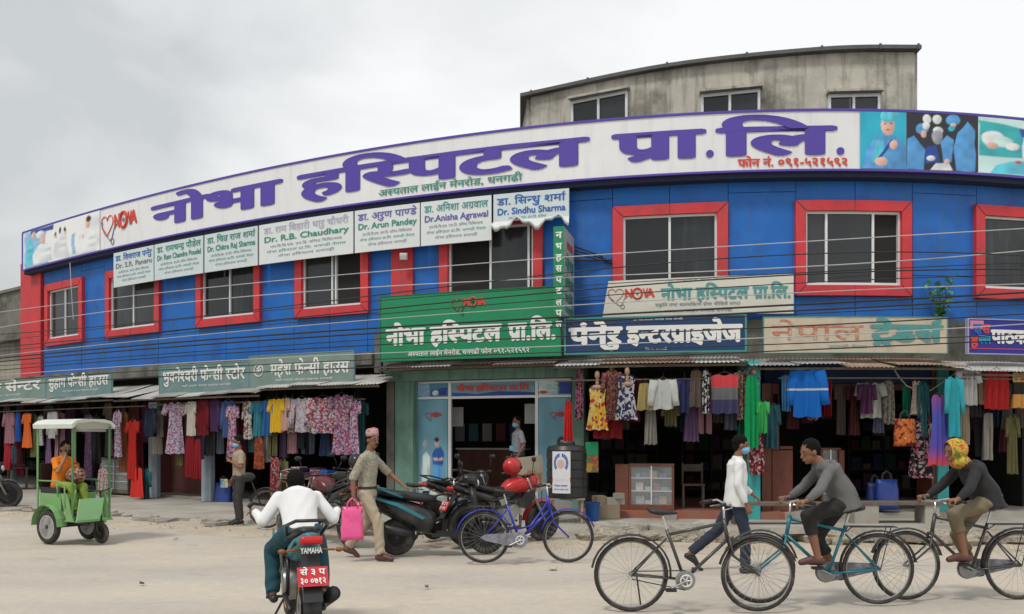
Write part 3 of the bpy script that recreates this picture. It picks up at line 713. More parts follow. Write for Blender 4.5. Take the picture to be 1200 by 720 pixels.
m_flex2 = mat('pale_blue_flex_sheet', (.60,.68,.70), .55, .06, 2, dirt=(.45,.5,.5), damt=.3)
docs = [(133,180,'डा. शिवराज पनेरु','Dr. S.R. Paneru','ink_blue','ink_grey','first doctor board from the left with faint blue heading, nearest the corner'),
 (181,238,'डा. रामचन्द्र पौडेल','Dr. Ram Chandra Poudel','ink_green','ink_green','white board of doctor Ram Chandra with green heading, left of a dark seam'),
 (239.5,302,'डा. चित्र राज शर्मा','Dr. Chitra Raj Sharma','ink_green','ink_green','white board of Dr. Chitra Raj Sharma lettered in green above a red window'),
 (303.5,414,'डा. राम बिहारी थारु चौधरी','Dr. R.B. Chaudhary','ink_lilac','ink_green','widest doctor board, Dr. R.B. Chaudhary in green under a faded lilac line'),
 (415.5,492,'डा. अरुण पाण्डे','Dr. Arun Pandey','ink_violet','ink_green','board of Dr. Arun Pandey with violet heading above the red pilaster'),
 (493,576,'डा. अनिशा अग्रवाल','Dr.Anisha Agrawal','ink_teal','ink_violet','board of Dr. Anisha Agrawal with teal heading and violet name'),
 (578,667,'डा. सिन्धु शर्मा','Dr. Sindhu Sharma','ink_blue','ink_blue','board of Dr. Sindhu Sharma in blue with its lower sheet torn and curling')]
OD = .34
for i, (a, b_, h1, h2, c1_, c2_, lab) in enumerate(docs):
    z0 = 5.98 if i == 6 else 5.62
    r = board('doctor_name_board', lab, 'name board', a, b_, z0, 6.54, OD-.03, OD, m_flex2 if i in (0,1,2,6) else m_flex, None, group='doctor name boards under the long banner')
    w_ = b_-a; o = OD+.006
    write(r, h1, a+w_*.05, b_-w_*.05, 6.31, 6.44, o, c1_, .02, 4, 'heading_lettering')
    write(r, h2, a+w_*.06, b_-w_*.05, 6.11, 6.24, o, c2_, .03, 4, 'name_lettering')
    if i < 6:
        for k, (q, t_) in enumerate(((.12,'एम.बि.बि.एस. एम.डि. बरिष्ठ चिकित्सक'), (.08,'नोभा हस्पिटल प्रा.लि. धनगढी नेपाल'), (.2,'नोभा हस्पिटल धनगढी'))):
            write(r, t_, a+w_*q, b_-w_*q, 5.97-.115*k, 6.02-.115*k, o, 'ink_grey' if k != 1 else 'ink_teal', .0, 0, 'small_print')
    else:
        write(r, 'एम.बि.बि.एस. एम.डि. बरिष्ठ', a+w_*.2, b_-w_*.3, 6.01, 6.05, o, 'ink_teal', 0, 0, 'small_print')
        m_ = MB(); rs = []; u0, u1 = uat(a,OD), uat(b_,OD)     # torn, curling lower edge
        for k in range(25):
            u = u0+(u1-u0)*k/24; sag = .10+.10*math.sin(k*.55)+.05*math.sin(k*1.4)
            rs.append([W(u, OD+.004, 5.985), W(u, OD+.03, 5.985-sag*.6), W(u, OD+.10, 5.96-sag), W(u, OD+.13, 6.0-sag*.8), W(u, OD+.09, 6.02-sag*.7)])
        vs = [p for q in rs for p in q]; m_.add(vs, [(k*5+j, (k+1)*5+j, (k+1)*5+j+1, k*5+j+1) for k in range(24) for j in range(4)]); m_.build('curled_sheet', m_flex, r, world=True, smooth=True)
# green main sign
m_gs = mat('green_sign_sheet', (.005,.24,.10), .5, .06, 1.5, dirt=(.01,.16,.08), damt=.3)
r = board('hospital_sign', 'big green sign with white hospital name above the hospital entrance', 'sign', 446, 657, 3.17, 4.5, .82, .88, m_gs, mat('green_frame', (.02,.16,.08)), .015)
write(r, 'नोभा हस्पिटल', 453, 587, 3.50, 3.80, .89, 'white', .05, 8); write(r, 'प्रा.लि.', 596, 650, 3.50, 3.80, .89, 'white', .05, 8)
write(r, 'अस्पताल लाईन मेनरोड, धनगढी फोन ०९१-५२१५९२', 478, 620, 3.25, 3.33, .89, 'white', .02, 4, 'address_lettering')
ul = uat(528,.89); logo(r, lambda x, y: W(ul+x*.25, .89, 4.12+y*.27), .45, 'ink_black')
fb('sign_post', M['black'], r, uat(447,.8), uat(449,.8), 2.9, 3.15, .8, .85); fb('sign_post', M['black'], r, uat(650,.8), uat(653,.8), 2.9, 3.15, .8, .85)
# navy shop sign
m_ns = mat('navy_sign_sheet', (.008,.045,.14), .5, .06, 2)
r = board('shop_sign', 'navy blue shop sign with large white Devanagari lettering and teal rim', 'sign', 663, 873, 3.20, 3.84, .86, .92, m_ns, mat('teal_rim', (.05,.28,.26)), .03)
write(r, 'पंनेरु', 668, 728, 3.37, 3.66, .93, 'white', .05, 8); write(r, 'इन्टरप्राइजेज', 735, 869, 3.37, 3.66, .93, 'white', .05, 8)
write(r, 'श्री महाकाली कपडा तथा फेन्सी', 742, 800, 3.785, 3.81, .93, 'white', 0, 0, 'small_print')
write(r, 'सि.न. धनगढी', 756, 782, 3.225, 3.26, .93, 'white', 0, 0, 'small_print')
# beige sign
M['faded'] = mat('faded_red_ink', (.50,.16,.09), .7, .1, 6, dirt=(.56,.49,.38), dscale=7, damt=1.0)
m_bs = mat('weathered_cream_sheet', (.56,.49,.38), .7, .08, 2, dirt=(.36,.30,.22), dscale=2.5, damt=.45)
r = board('trader_sign', 'weathered cream sign with half faded red word and teal word above the corner shop', 'sign', 895, 1110, 3.16, 3.82, .72, .78, m_bs, mat('teal_rim', (.05,.28,.26)), .012)
write(r, 'नेपाल', 903, 1012, 3.40, 3.66, .79, 'faded', .0, 0)
write(r, 'ट्रेडर्स', 1022, 1104, 3.38, 3.66, .79, 'ink_teal', .05, 8); write(r, 'धनगढी नेपाल', 972, 1016, 3.24, 3.29, .79, 'ink_teal', .0, 0, 'small_print')
# purple sign on the right
m_ps = mat('royal_blue_sheet', (.018,.02,.27), .5, .05, 2)
r = board('shop_sign', 'royal blue shop sign with coloured letters at its left end, cut by the right edge', 'sign', 1135, 1290, 3.17, 3.80, .72, .78, m_ps, mat('pale_rim', (.35,.35,.5)), .02)
write(r, 'पाठक', 1162, 1203, 3.37, 3.60, .79, 'white', .05, 8); write(r, 'स्टोर्स', 1212, 1270, 3.37, 3.60, .79, 'white', .05, 8)
m_ = MB(); fbox(m_, uat(1137,.79), uat(1288,.79), 3.25, 3.265, .782, .786); m_.build('red_line', M['ink_red'], r, world=True)
fb('pink_patch', mat('pink_print', (.62,.22,.35)), r, uat(1137,.79), uat(1153,.79), 3.62, 3.78, .782, .785)
write(r, 'फ', 1141, 1150, 3.52, 3.7, .79, 'ink_blue', .05, 6); write(r, 'स', 1151, 1160, 3.55, 3.7, .79, 'ink_red', .05, 6); write(r, 'ह', 1138, 1146, 3.29, 3.46, .79, 'ink_red', .06, 6)
M['cyan_ink'] = flat('cyan_ink', (.03,.4,.55)); write(r, 'ममम', 1147, 1161, 3.35, 3.5, .79, 'cyan_ink', .03, 6)
# cream banner under the middle window
m_cb = mat('cream_flex_sheet', (.66,.64,.56), .6, .05, 2, dirt=(.45,.42,.35), damt=.3)
ob = .42; r = thing('cloth_banner', 'cream banner slanting at its left end, tied below the middle window', 'banner', W(uat(820,ob), ob, 3.93))
m_ = MB(); rs = []
for k in range(13):
    f_ = k/12; pt = 713+(930-713)*f_; pb_ = 706+(930-706)*f_; ut, ubm = uat(pt,ob), uat(pb_,ob)
    rs.append([W(ubm, ob, 3.94), W(ut, ob, 4.64+.05*f_), W(ut, ob-.03, 4.64+.05*f_), W(ubm, ob-.03, 3.94)])
m_.rings(rs); m_.build('sheet', m_cb, r, world=True)
write(r, 'नोभा हस्पिटल प्रा.लि.', 775, 926, 4.24, 4.45, ob+.008, 'ink_teal', .035, 6)
write(r, 'अत्याधुनिक सेवा उपलब्ध', 782, 862, 4.60, 4.63, ob+.008, 'ink_grey', 0, 0, 'small_print')
write(r, 'प्रसूति तथा शल्यक्रिया सेवा चौबिसै घण्टा', 768, 868, 4.12, 4.17, ob+.008, 'ink_grey', 0.01, 4, 'small_print')
write(r, 'अस्पताल लाईन मेनरोड धनगढी', 778, 858, 4.0, 4.04, ob+.008, 'ink_grey', 0.01, 4, 'small_print')
ul = uat(708,ob); logo(r, lambda x, y: W(ul+.05+x*.31, ob+.006, 4.2+y*.3), .5, 'ink_grey')
# vertical projecting sign
uv = uat(673,.2); r = thing('projecting_sign', 'narrow upright sign with green edge and grey face jutting from the wall on brackets', 'sign', W(uv,.7,3.86))
o0, o1, z0, z1 = .22, 1.25, 3.90, 5.56
c0, c1v = W(uv,o0,0), W(uv,o1,0); d_ = (c1v-c0).normalized(); tt = Vector((-d_.y, d_.x, 0)); tt = tt if tt.x < 0 else -tt
m_ = MB(); P = [c0, c1v, c1v+tt*.2, c0+tt*.2]; m_.prism([p+Vector((0,0,z0)) for p in P], (0,0,z1-z0)); m_.build('box', mat('grey_flex_face', (.33,.36,.34), .6, .1, 4), r, world=True)
m_ = MB(); a = c1v+d_*.004; m_.prism([a+Vector((0,0,z0)), a+tt*.2+Vector((0,0,z0)), a+tt*.2+d_*.004+Vector((0,0,z0)), a+d_*.004+Vector((0,0,z0))], (0,0,z1-z0)); m_.build('green_edge', m_gs, r, world=True)
m_ = MB()
for k, ch in enumerate('नोभाहस्पिटल'.replace('ो','').replace('ा','').replace('ि','').replace('्','') + 'पल'):
    zc = z1-.16-.21*k; lettering(m_, ch, lambda x, y, q: a+d_*(.008+.0006*q)+tt*(.2-x)+Vector((0,0,y)), .05, .16, zc-.06, zc+.05, .04, 6)
m_.build('edge_lettering', M['white'], r, world=True)
m_ = MB(); nn = -tt
for s_, zc, hh in (('नोभा', 4.90, .22), ('हस्पिटल', 4.55, .17), ('प्रा.लि.', 4.25, .14), ('धनगढी', 4.02, .12)):
    lettering(m_, s_, lambda x, y, q: c1v - d_*x + nn*(.006+.0006*q) + Vector((0,0,y)), .12, .92, zc-hh/2, zc+hh/2, .04, 6)
m_.build('face_lettering', M['ink_green'], r, world=True)
m_ = MB(); lettering(m_, 'NOVA', lambda x, y, q: c1v - d_*x + nn*(.006+.0006*q) + Vector((0,0,y)), .3, .85, 5.2, 5.34, .04, 6); m_.build('logo_lettering', M['ink_red'], r, world=True)
m_ = MB()
for k, zz in enumerate((5.35, 5.28, 5.21)): m_.tube([c0+Vector((0,0,zz+.05)), W(uv+.55+.1*k, .06, zz-.15)], .015, 5)
m_.tube([c0+Vector((0,0,5.12)), W(uv+.85,.05,5.12)], .02, 5); m_.build('bracket', M['black'], r, world=True)
# teal boards over the clothes shops
m_ts = mat('faded_teal_board', (.13,.24,.25), .7, .1, 2, dirt=(.26,.30,.28), dscale=2, damt=.6)
m_ts2 = mat('faded_green_board', (.20,.29,.26), .7, .1, 2, dirt=(.12,.15,.14), dscale=2, damt=.5)
ot = 1.0
for (a, b_, z0, z1, mt, s, lab, col) in ((187,291,2.66,3.30,m_ts,'भुवनेश्वरी फेन्सी स्टोर','faded teal shop board with tall white lettering, left of the greener one','white'),
   (292.5,414,2.70,3.40,m_ts2,'महेश फेन्सी हाउस','faded grey green shop board with round emblem at its left end','white'),
   (54,130,2.70,3.24,m_ts,'सुहाग फेन्सी हाउस','faded teal shop board with thin white lettering beside a dark brick gap','white'),
   (-90,53,2.70,3.24,m_ts2,'बालाजी सपिङ सेन्टर','faded board with white and yellow lettering cut by the left edge','white')):
    r = board('shop_board', lab, 'sign', a, b_, z0, z1, ot-.04, ot, mt, mat('board_rim', (.20,.32,.33)), .015, group='faded teal boards over the clothes shops')
    w_ = b_-a; em = 'महेश' in s
    write(r, s, a+w_*(.20 if em else .04), b_-w_*.04, z0+.26, z0+.50, ot+.01, 'white', .025, 6)
    write(r, 'यहाँ तयारी कपडा पाइन्छ धनगढी', a+w_*.25, b_-w_*.2, z0+.13, z0+.165, ot+.01, 'white', 0, 0, 'small_print')
    if em:
        m_ = MB(); cu = uat(a+w_*.09, ot); m_.tube([W(cu+.13*math.cos(q), ot+.01, z0+.38+.13*math.sin(q)) for q in [2*math.pi*k/20 for k in range(20)]], .012, 5, closed=True)
        lettering(m_, 'ॐ', lambda x, y, k: W(x, ot+.01+.0006*k, y), cu-.08, cu+.07, z0+.31, z0+.44, .03, 4); m_.build('emblem', M['white'], r, world=True)
# ------------------------------------------------------------------ corrugated awnings
def awning(label, px0, px1, ob_, zb_, of_, zf, mkeys, sheet=.85, seed=0, sag=.0):
    rnd = random.Random(seed); u0, u1 = uat(px0,of_), uat(px1,of_)
    r = thing('tin_awning', label, 'awning', W((u0+u1)/2, of_, zf), group='tin awnings over the shops')
    u = u0; k = 0
    while u < u1-.05:
        e = min(u+sheet, u1); n_ = max(4, int((e-u)/.019)); dz0 = rnd.uniform(-.03,.03); df = rnd.uniform(-.06,.08); m_ = MB(); top = []; bot = []
        for i in range(n_+1):
            q = u + (e-u)*i/n_ ; c = .011*math.sin(2*math.pi*q/.076)
            zz = zf + dz0 + sag*math.sin(q*1.3)
            top.append([W(q, ob_, zb_+c+.006*(k%2)), W(q, (ob_+of_)/2, (zb_+zz)/2+c-.02+.006*(k%2)), W(q, of_+df, zz+c+.006*(k%2))])
        vs = [p for t_ in top for p in t_] + [p - Vector((0,0,.004)) for t_ in top for p in t_]; K = 3*(n_+1)
        fs = [(i*3+j, (i+1)*3+j, (i+1)*3+j+1, i*3+j+1) for i in range(n_) for j in range(2)]
        fs += [tuple(x+K for x in reversed(f)) for f in fs]; fs += [(i*3+2, (i+1)*3+2, K+(i+1)*3+2, K+i*3+2) for i in range(n_)]
        m_.add(vs, fs); m_.build('tin_sheet', M[mkeys[rnd.randrange(len(mkeys))]], r, world=True, smooth=True); u = e-.04; k += 1
    m_ = MB(); fbox(m_, u0, u1, zf-.07, zf-.03, of_-.12, of_-.08); fbox(m_, u0, u1, zb_-.07, zb_-.03, ob_, ob_+.04)
    q = u0+.2
    while q < u1: m_.tube([W(q, ob_, zb_-.05), W(q, of_-.05, zf-.045)], .018, 5); q += 1.2
    m_.build('purlins', M['oldwood'], r, world=True); return r
M['tin2'] = mat('pale_tin', (.50,.50,.48), .55, .2, 3, metal=.2, dirt=(.30,.27,.23), dscale=2, damt=.5)
awning('long grey corrugated awning over the far left clothes shops', -140, 128, .1, 2.98, 1.35, 2.58, ['tin','tin2'], seed=1, sag=.02)
awning('grey corrugated awning over the shop with the old man standing below', 129, 300, .1, 2.96, 1.38, 2.55, ['tin2','tin'], seed=2, sag=.02)
awning('upswept grey corrugated awning end beside the green sign', 301, 441, .1, 2.98, 1.38, 2.68, ['tin2','tin2'], seed=3, sag=.015)
awning('rusty and white corrugated awning under the navy sign', 648, 876, .25, 3.14, 1.25, 2.96, ['rust','tin2','tin2'], seed=4)
awning('brown rusty corrugated awning under the cream sign', 878, 1133, .25, 3.10, 1.25, 2.88, ['rust','rust','tin'], seed=5)
awning('bright white scalloped tin awning at the right edge', 1134, 1330, .25, 3.06, 1.25, 2.78, ['tin2'], seed=6)
awning('short weathered tin awning above the hospital entrance', 440, 650, .6, 3.14, 1.15, 3.02, ['oldwood','tin'], seed=7)
# ------------------------------------------------------------------ overhead wires
names = ['top', 'second', 'third', 'fourth', 'fifth', 'sixth', 'seventh', 'eighth', 'ninth', 'tenth', 'eleventh', 'twelfth', 'thirteenth', 'lowest']
wl = [(366,318,286,268,.009,1),(384,336,315,294,.010,1),(392,345,300,300,.011,0),(400,352,322,308,.008,0),(407,362,324,316,.013,0),(412,368,334,322,.009,0),(417,374,345,333,.009,1),
      (420,384,359,343,.018,0),(424,390,366,350,.018,0),(429,397,370,357,.009,0),(434,404,384,368,.012,0),(440,414,396,380,.009,1),(446,421,404,392,.010,0),(452,430,412,398,.012,0)]
wm = [mat('wire_black', (.02,.02,.02), .7), mat('wire_grey', (.42,.42,.42), .6)]
for k, (a, b_, c, d_, rad, g_) in enumerate(wl):
    ow = 2.0 + .05*(k % 3); pts = []
    co = np.polyfit([0,450,900,1200], [a,b_,c,d_], 3)
    for px in range(-200, 1421, 20):
        q = min(max(px, 0), 1200); y = float(np.polyval(co, q)) + (px-q)*(-.05); pts.append(W(uat(px,ow), ow, zat(px, y, ow)))
    m_ = MB(); m_.tube(pts, rad, 5)
    single(m_, 'overhead_wire', wm[g_], '%s of the overhead wires crossing the blue facade, counted downwards, %s' % (names[k], 'pale grey' if g_ else 'black'), 'wire', group='overhead wires along the street')
m_ = MB(); m_.tube([W(uat(82,.5),.5,6.5), W(uat(84,.5),.5,5.6), W(uat(86,.45),.45,4.9)], .012, 5)
single(m_, 'hanging_strap', wm[1], 'thin pale strap dangling in front of the leftmost window', 'strap')
# floodlight on the pilaster
r = thing('floodlight', 'small white floodlight fixed to the top of the red pilaster', 'lamp', W(uat(473,.3),.3,5.45))
m_ = MB(); m_.box((0,0,0), (.16,.10,.12), Matrix.Rotation(.5,3,'X')); m_.build('housing', M['alu'], r); m_ = MB(); m_.box((0,-.06,-.03), (.13,.01,.09), Matrix.Rotation(.5,3,'X')); m_.build('lens', M['white'], r)
m_ = MB(); m_.tube([(0,.02,.05),(0,.25,.10)], .012, 5); m_.build('bracket', M['black'], r)
# plant rooted in the wall
r = thing('wall_plant', 'small leafy fig seedling rooted in the wall above the cream sign end', 'plant', W(uat(1104,.3),.25,3.86))
st = MB(); lf = MB(); rnd = random.Random(3)
for k in range(5):
    p = Vector((0,0,0)); P = [p.copy()]
    for j in range(6): p = p + Vector((rnd.uniform(-.06,.06)+.012*(k-2), rnd.uniform(-.05,.02), rnd.uniform(.09,.15))); P.append(p.copy())
    st.tube(P, .007, 5)
    for q in P[1:]:
        for _ in range(4):
            dr = Vector((rnd.uniform(-1,1), rnd.uniform(-1,.2), rnd.uniform(-.5,.5))).normalized(); up = Vector((0,0,1)); sd = dr.cross(up).normalized(); L_ = rnd.uniform(.09,.17)
            lf.add([q, q+dr*L_*.5+sd*L_*.38, q+dr*L_-up*.02, q+dr*L_*.5-sd*L_*.38], [(0,1,2,3)])
st.build('stem', M['oldwood'], r); ff = lf.build('foliage', mat('leaf_green', (.16,.36,.04), .5, .4, 8), r); ff['kind'] = 'stuff'
# ------------------------------------------------------------------ people
def remesh(mb, vox, smooth_it=2):
    me = mb.mesh('tmp', []); o = bpy.data.objects.new('tmp', me); COL.objects.link(o)
    md = o.modifiers.new('r', 'REMESH'); md.mode = 'VOXEL'; md.voxel_size = vox; md.use_smooth_shade = True
    if smooth_it:
        ms = o.modifiers.new('s', 'SMOOTH'); ms.iterations = smooth_it; ms.factor = .5
    dg = bpy.context.evaluated_depsgraph_get(); dg.update()
    r = bpy.data.meshes.new_from_object(o.evaluated_get(dg)); bpy.data.objects.remove(o); bpy.data.meshes.remove(me); return r
def wrinkle(me, amp, fn):
    n = len(me.vertices); c = np.empty(n*3, np.float32); q = np.empty(n*3, np.float32)
    me.vertices.foreach_get('co', c); me.vertex_normals.foreach_get('vector', q); c = c.reshape(-1,3); q = q.reshape(-1,3)
    c = c + q*(amp*fn(c))[:,None]; me.vertices.foreach_set('co', c.astype(np.float32).ravel()); me.update()
def link(me, name, m, parent):
    me.name = name; me.materials.clear()
    for x in (m if isinstance(m, (list, tuple)) else [m]): me.materials.append(x)
    o = bpy.data.objects.new(name, me); COL.objects.link(o); o.parent = parent; return o
V = Vector
STAND = dict(pel=(0,0,.95), che=(0,0,1.28), nek=(-.01,0,1.47), hed=(.02,0,1.63), look=(1,0,-.05),
  shL=(0,.163,1.39), shR=(0,-.163,1.39), elL=(-.03,.215,1.12), elR=(-.03,-.215,1.12), wrL=(.04,.225,.87), wrR=(.04,-.225,.87),
  hiL=(0,.09,.90), hiR=(0,-.09,.90), knL=(.03,.10,.49), knR=(.03,-.10,.49), anL=(0,.11,.08), anR=(0,-.11,.08), toL=(.17,.13,.03), toR=(.17,-.13,.03), hdL=None, hdR=None, girth=1.0)
SKIN = mat('brown_skin', (.22,.10,.055), .6, .1, 8); SKIN2 = mat('warm_skin', (.30,.15,.085), .6, .1, 8); HAIR = mat('black_hair', (.006,.005,.005), .8, .4, 60, spec=.15)
EYEW = flat('eye_white', (.30,.27,.25)); LIP = flat('lip_brown', (.20,.06,.05))
def hand(mb, wr, d, side, curl, s=1, thumb=1):
    """palm, four unequal bent fingers and a thumb; d = direction of the forearm, side = across the knuckles"""
    d = V(d).normalized(); side = V(side); side = (side - d*side.dot(d)).normalized(); nrm = d.cross(side)*1
    wr = V(wr); pc = wr + d*.085*s
    mb.cap_seg(wr, wr+d*.045*s, .026*s, .034*s, 8, side, .55); mb.cap_seg(wr+d*.03*s, pc, .036*s, .040*s, 10, side, .42)
    for k, (off, L_) in enumerate(((-.030,.066),(-.010,.076),(.010,.070),(.029,.056))):
        b0 = pc + side*off*s - d*.012*s; a = curl*.6; d1 = (d*math.cos(a) + nrm*math.sin(a)); d2 = (d*math.cos(a*2.2) + nrm*math.sin(a*2.2)); d3 = (d*math.cos(a*3.1) + nrm*math.sin(a*3.1))
        p1 = b0 + d1*(L_*.5+.012)*s; p2 = p1 + d2*L_*.35*s; p3 = p2 + d3*L_*.28*s
        mb.cap_seg(b0, p1, .0095*s, .0088*s, 6); mb.cap_seg(p1, p2, .0088*s, .008*s, 6); mb.cap_seg(p2, p3, .008*s, .0065*s, 6)
    b0 = wr + d*.025*s + side*(-.028*thumb)*s; d1 = (d*.75 - side*.6*thumb + nrm*.25*(1+curl)).normalized(); p1 = b0 + d1*.045*s; p2 = p1 + (d1 + d*.4 + nrm*.3*curl).normalized()*.03*s
    mb.cap_seg(b0, p1, .012*s, .010*s, 6); mb.cap_seg(p1, p2, .010*s, .008*s, 6)
def head_basis(look):
    f_ = V(look).normalized(); up = V((0,0,1)); y = up.cross(f_).normalized(); z = f_.cross(y); return Matrix((f_, y, z)).transposed()
def person(label, loc, rz, H=1.62, skin=None, pose=None, shirt=None, trousers=None, sleeve='short', shoes=None, hair='short', mask=None, group=None, face='m', legs='long',
           shirt_hem=.82, curl=(.5,.5), collar=True, belt=None, vox=.0085, extra=None, pockets=None):
    J = dict(STAND); J.update(pose or {}); k = H/1.75; g = J['girth']; skin = skin or SKIN
    S = {a: (V(b)*k if isinstance(b, tuple) and a not in ('look','hdL','hdR') else b) for a, b in J.items()}
    r = thing('person', label, 'person', loc, rz, group)
    sd = (S['shL']-S['shR']).normalized(); hs = (S['hiL']-S['hiR']).normalized()
    mb = MB()
    def torso(m_, e=0, lo=None, wide=1.0):
        P = [(S['pel'] - V((0,0,.06*k)) if lo is None else lo, .155, .105, hs), (S['pel']+(S['che']-S['pel'])*.35, .135, .098, hs), (S['che'], .155, .108, sd), ((S['shL']+S['shR'])/2*.6+S['che']*.4+V((0,0,.04*k)), .168, .10, sd), ((S['shL']+S['shR'])/2+V((0,0,.03*k)), .12, .075, sd)]
        rs = []
        for i, (p, a, b_, s_) in enumerate(P):
            t_ = (P[min(i+1,4)][0]-P[max(i-1,0)][0]).normalized(); x = (s_ - t_*s_.dot(t_)).normalized(); y = t_.cross(x); wf = wide if i < 2 else 1
            rs.append([p + x*((a*g*k+e)*wf*math.cos(2*math.pi*j/20)) + y*((b_*g*k+e)*wf*math.sin(2*math.pi*j/20)) for j in range(20)])
        m_.rings(rs)
    torso(mb)
    mb.cap_seg((S['shL']+S['shR'])/2, S['nek']+(S['hed']-S['nek'])*.5, .062*k, .052*k, 12)
    hb = head_basis(J['look']); hc = S['hed']; h = k
    mb.ell(hc+hb@V((-.008,0,.025))*h, (.098*h,.076*h,.098*h), hb); mb.ell(hc+hb@V((.020,0,-.045))*h, (.066*h,.056*h,.074*h), hb); mb.ell(hc+hb@V((.052,0,-.092))*h, (.026*h,.028*h,.022*h), hb)
    mb.cap_seg(hc+hb@V((.088,0,.008))*h, hc+hb@V((.108,0,-.032))*h, .009*h, .015*h, 8); mb.ell(hc+hb@V((.086,0,-.066))*h, (.014*h,.026*h,.010*h), hb)
    mb.cap_seg(hc+hb@V((.083,-.035,.022))*h, hc+hb@V((.083,.035,.022))*h, .010*h, .010*h, 8)
    for s_ in (1,-1): mb.ell(hc+hb@V((-.005,.076*s_,-.008))*h, (.020*h,.010*h,.032*h), hb)
    for q, cu in (('L',curl[0]),('R',curl[1])):
        sh, el, wr = S['sh'+q], S['el'+q], S['wr'+q]; s_ = 1 if q == 'L' else -1
        mb.cap_seg(S['nek']-V((0,0,.02*k)), sh, .045*k, .045*k)
        mb.ell(sh-V((0,0,.01*k)), (.054*k*g,)*3); mb.cap_seg(sh, el, .050*k*g, .038*k*g); mb.cap_seg(el, wr, .039*k*g, .026*k)
        d = (wr-el).normalized(); hd = V(J['hd'+q]) if J['hd'+q] else d
        acr = V((1,0,0)) if abs(hd.x) < .7 else V((0,-s_,0))*1.0
        if abs(hd.x) >= .7: acr = V((0,-1,0)) if q == 'L' else V((0,1,0)); acr = -acr
        hand(mb, wr, hd, acr*(-1), cu*(-s_ if abs(hd.x) < .7 else s_), k, 1)
        hi, kn, an, to = S['hi'+q], S['kn'+q], S['an'+q], S['to'+q]
        mb.ell(hi, (.088*k*g,)*3); mb.cap_seg(hi, kn, .080*k*g, .054*k*g); 
        m1 = an+(kn-an)*.68; mb.cap_seg(kn, m1, .052*k, .054*k*g); mb.cap_seg(m1, an, .053*k*g, .034*k)
        fd = (to-an); hl = an - V((fd.x,fd.y,0)).normalized()*.035*k + V((0,0,-.035*k)); mb.cap_seg(hl, an+fd*.6+V((0,0,-.005)), .032*k, .034*k, 10); mb.cap_seg(an+fd*.4, to, .034*k, .024*k, 10)
    link(remesh(mb, vox), 'body', skin, r)
    # face
    m_ = MB(); m2 = MB(); m3 = MB(); hp = lambda x, y, z: hc + hb@V((x,y,z))*h
    for s_ in (1,-1):
        m_.ell(hp(.084,.031*s_,.006), (.007*h,.012*h,.006*h), hb, 8, 6); m2.ell(hp(.090,.031*s_,.006), (.004*h,.006*h,.006*h), hb, 8, 6)
        m2.tube([hp(.088,.014*s_,.026), hp(.093,.03*s_,.032), hp(.082,.05*s_,.027)], .0028*h, 5)
    e_ = m_.build('eyes', EYEW, r, smooth=True); m2.build('iris_and_brows', HAIR, e_, smooth=True)
    if mask: 
        mm = MB(); mm.ell(hp(.045,0,-.060), (.072*h,.066*h,.052*h), hb, 16, 10); mm.ell(hp(.085,0,-.035), (.034*h,.034*h,.030*h), hb)
        for s_ in (1,-1): mm.tube([hp(.06,.062*s_,-.04), hp(-.005,.083*s_,.0)], .003*h, 4); mm.tube([hp(.05,.062*s_,-.08), hp(-.01,.083*s_,-.02)], .003*h, 4)
        link(remesh(mm, .006), 'face_mask', mask, r)
    else:
        m3.ell(hp(.097,0,-.066), (.007*h,.022*h,.006*h), hb, 10, 6); m3.build('lips', LIP, r, smooth=True)
        if face == 'tache': mt = MB(); mt.tube([hp(.088,-.032,-.056), hp(.104,0,-.050), hp(.088,.032,-.056)], [.005*h,.009*h,.005*h], 6); mt.build('moustache', HAIR, r, smooth=True)
    if hair in ('short','long','cap','wrap'):
        hm = MB(); big = .002 if hair != 'cap' else .003
        hm.ell(hp(-.022,0,.040), ((.098+big)*h,(.081+big)*h,(.096+big)*h), hb, 20, 14)
        if hair == 'long': hm.ell(hp(-.085,0,-.03), (.055*h,.065*h,.10*h), hb); hm.ell(hp(-.12,0,-.07), (.045*h,.045*h,.045*h), hb)
        else: hm.ell(hp(-.05,0,-.02), (.058*h,.070*h,.070*h), hb)
        me = remesh(hm, .0075)
        bm = bmesh.new(); bm.from_mesh(me); co = hp(.055,0,.052); n_ = hb@V((1,0,-.95)); bmesh.ops.bisect_plane(bm, geom=bm.verts[:]+bm.edges[:]+bm.faces[:], plane_co=co, plane_no=n_, clear_outer=True)
        rnd = random.Random(5)
        for v_ in bm.verts: v_.co += v_.normal*(rnd.uniform(-.002,.003)+.004*math.sin(v_.co.x*160+v_.co.z*90)*math.sin(v_.co.y*140))
        bm.to_mesh(me); bm.free()
        if hair != 'cap' or True: link(me, 'hair', HAIR if hair != 'wrap' else mask or HAIR, r)
    if hair == 'cap':
        cm = MB(); prof = [(.090,.048,.066),(.089,.044,.10),(.082,.040,.125),(.060,.03,.145),(.02,.01,.15)]; rs = []
        for a, b_, zz in [(.096,.084,.045),(.097,.085,.085),(.092,.082,.125),(.080,.068,.150),(.05,.04,.158),(.01,.01,.160)]:
            rs.append([hp(-.012+a*math.cos(2*math.pi*j/20)-.12*(zz-.045)*.3, b_*math.sin(2*math.pi*j/20), zz+.012*math.cos(2*math.pi*j/20)) for j in range(20)])
        cm.rings(rs); cm.build('cap', extra['cap'], r, smooth=True)
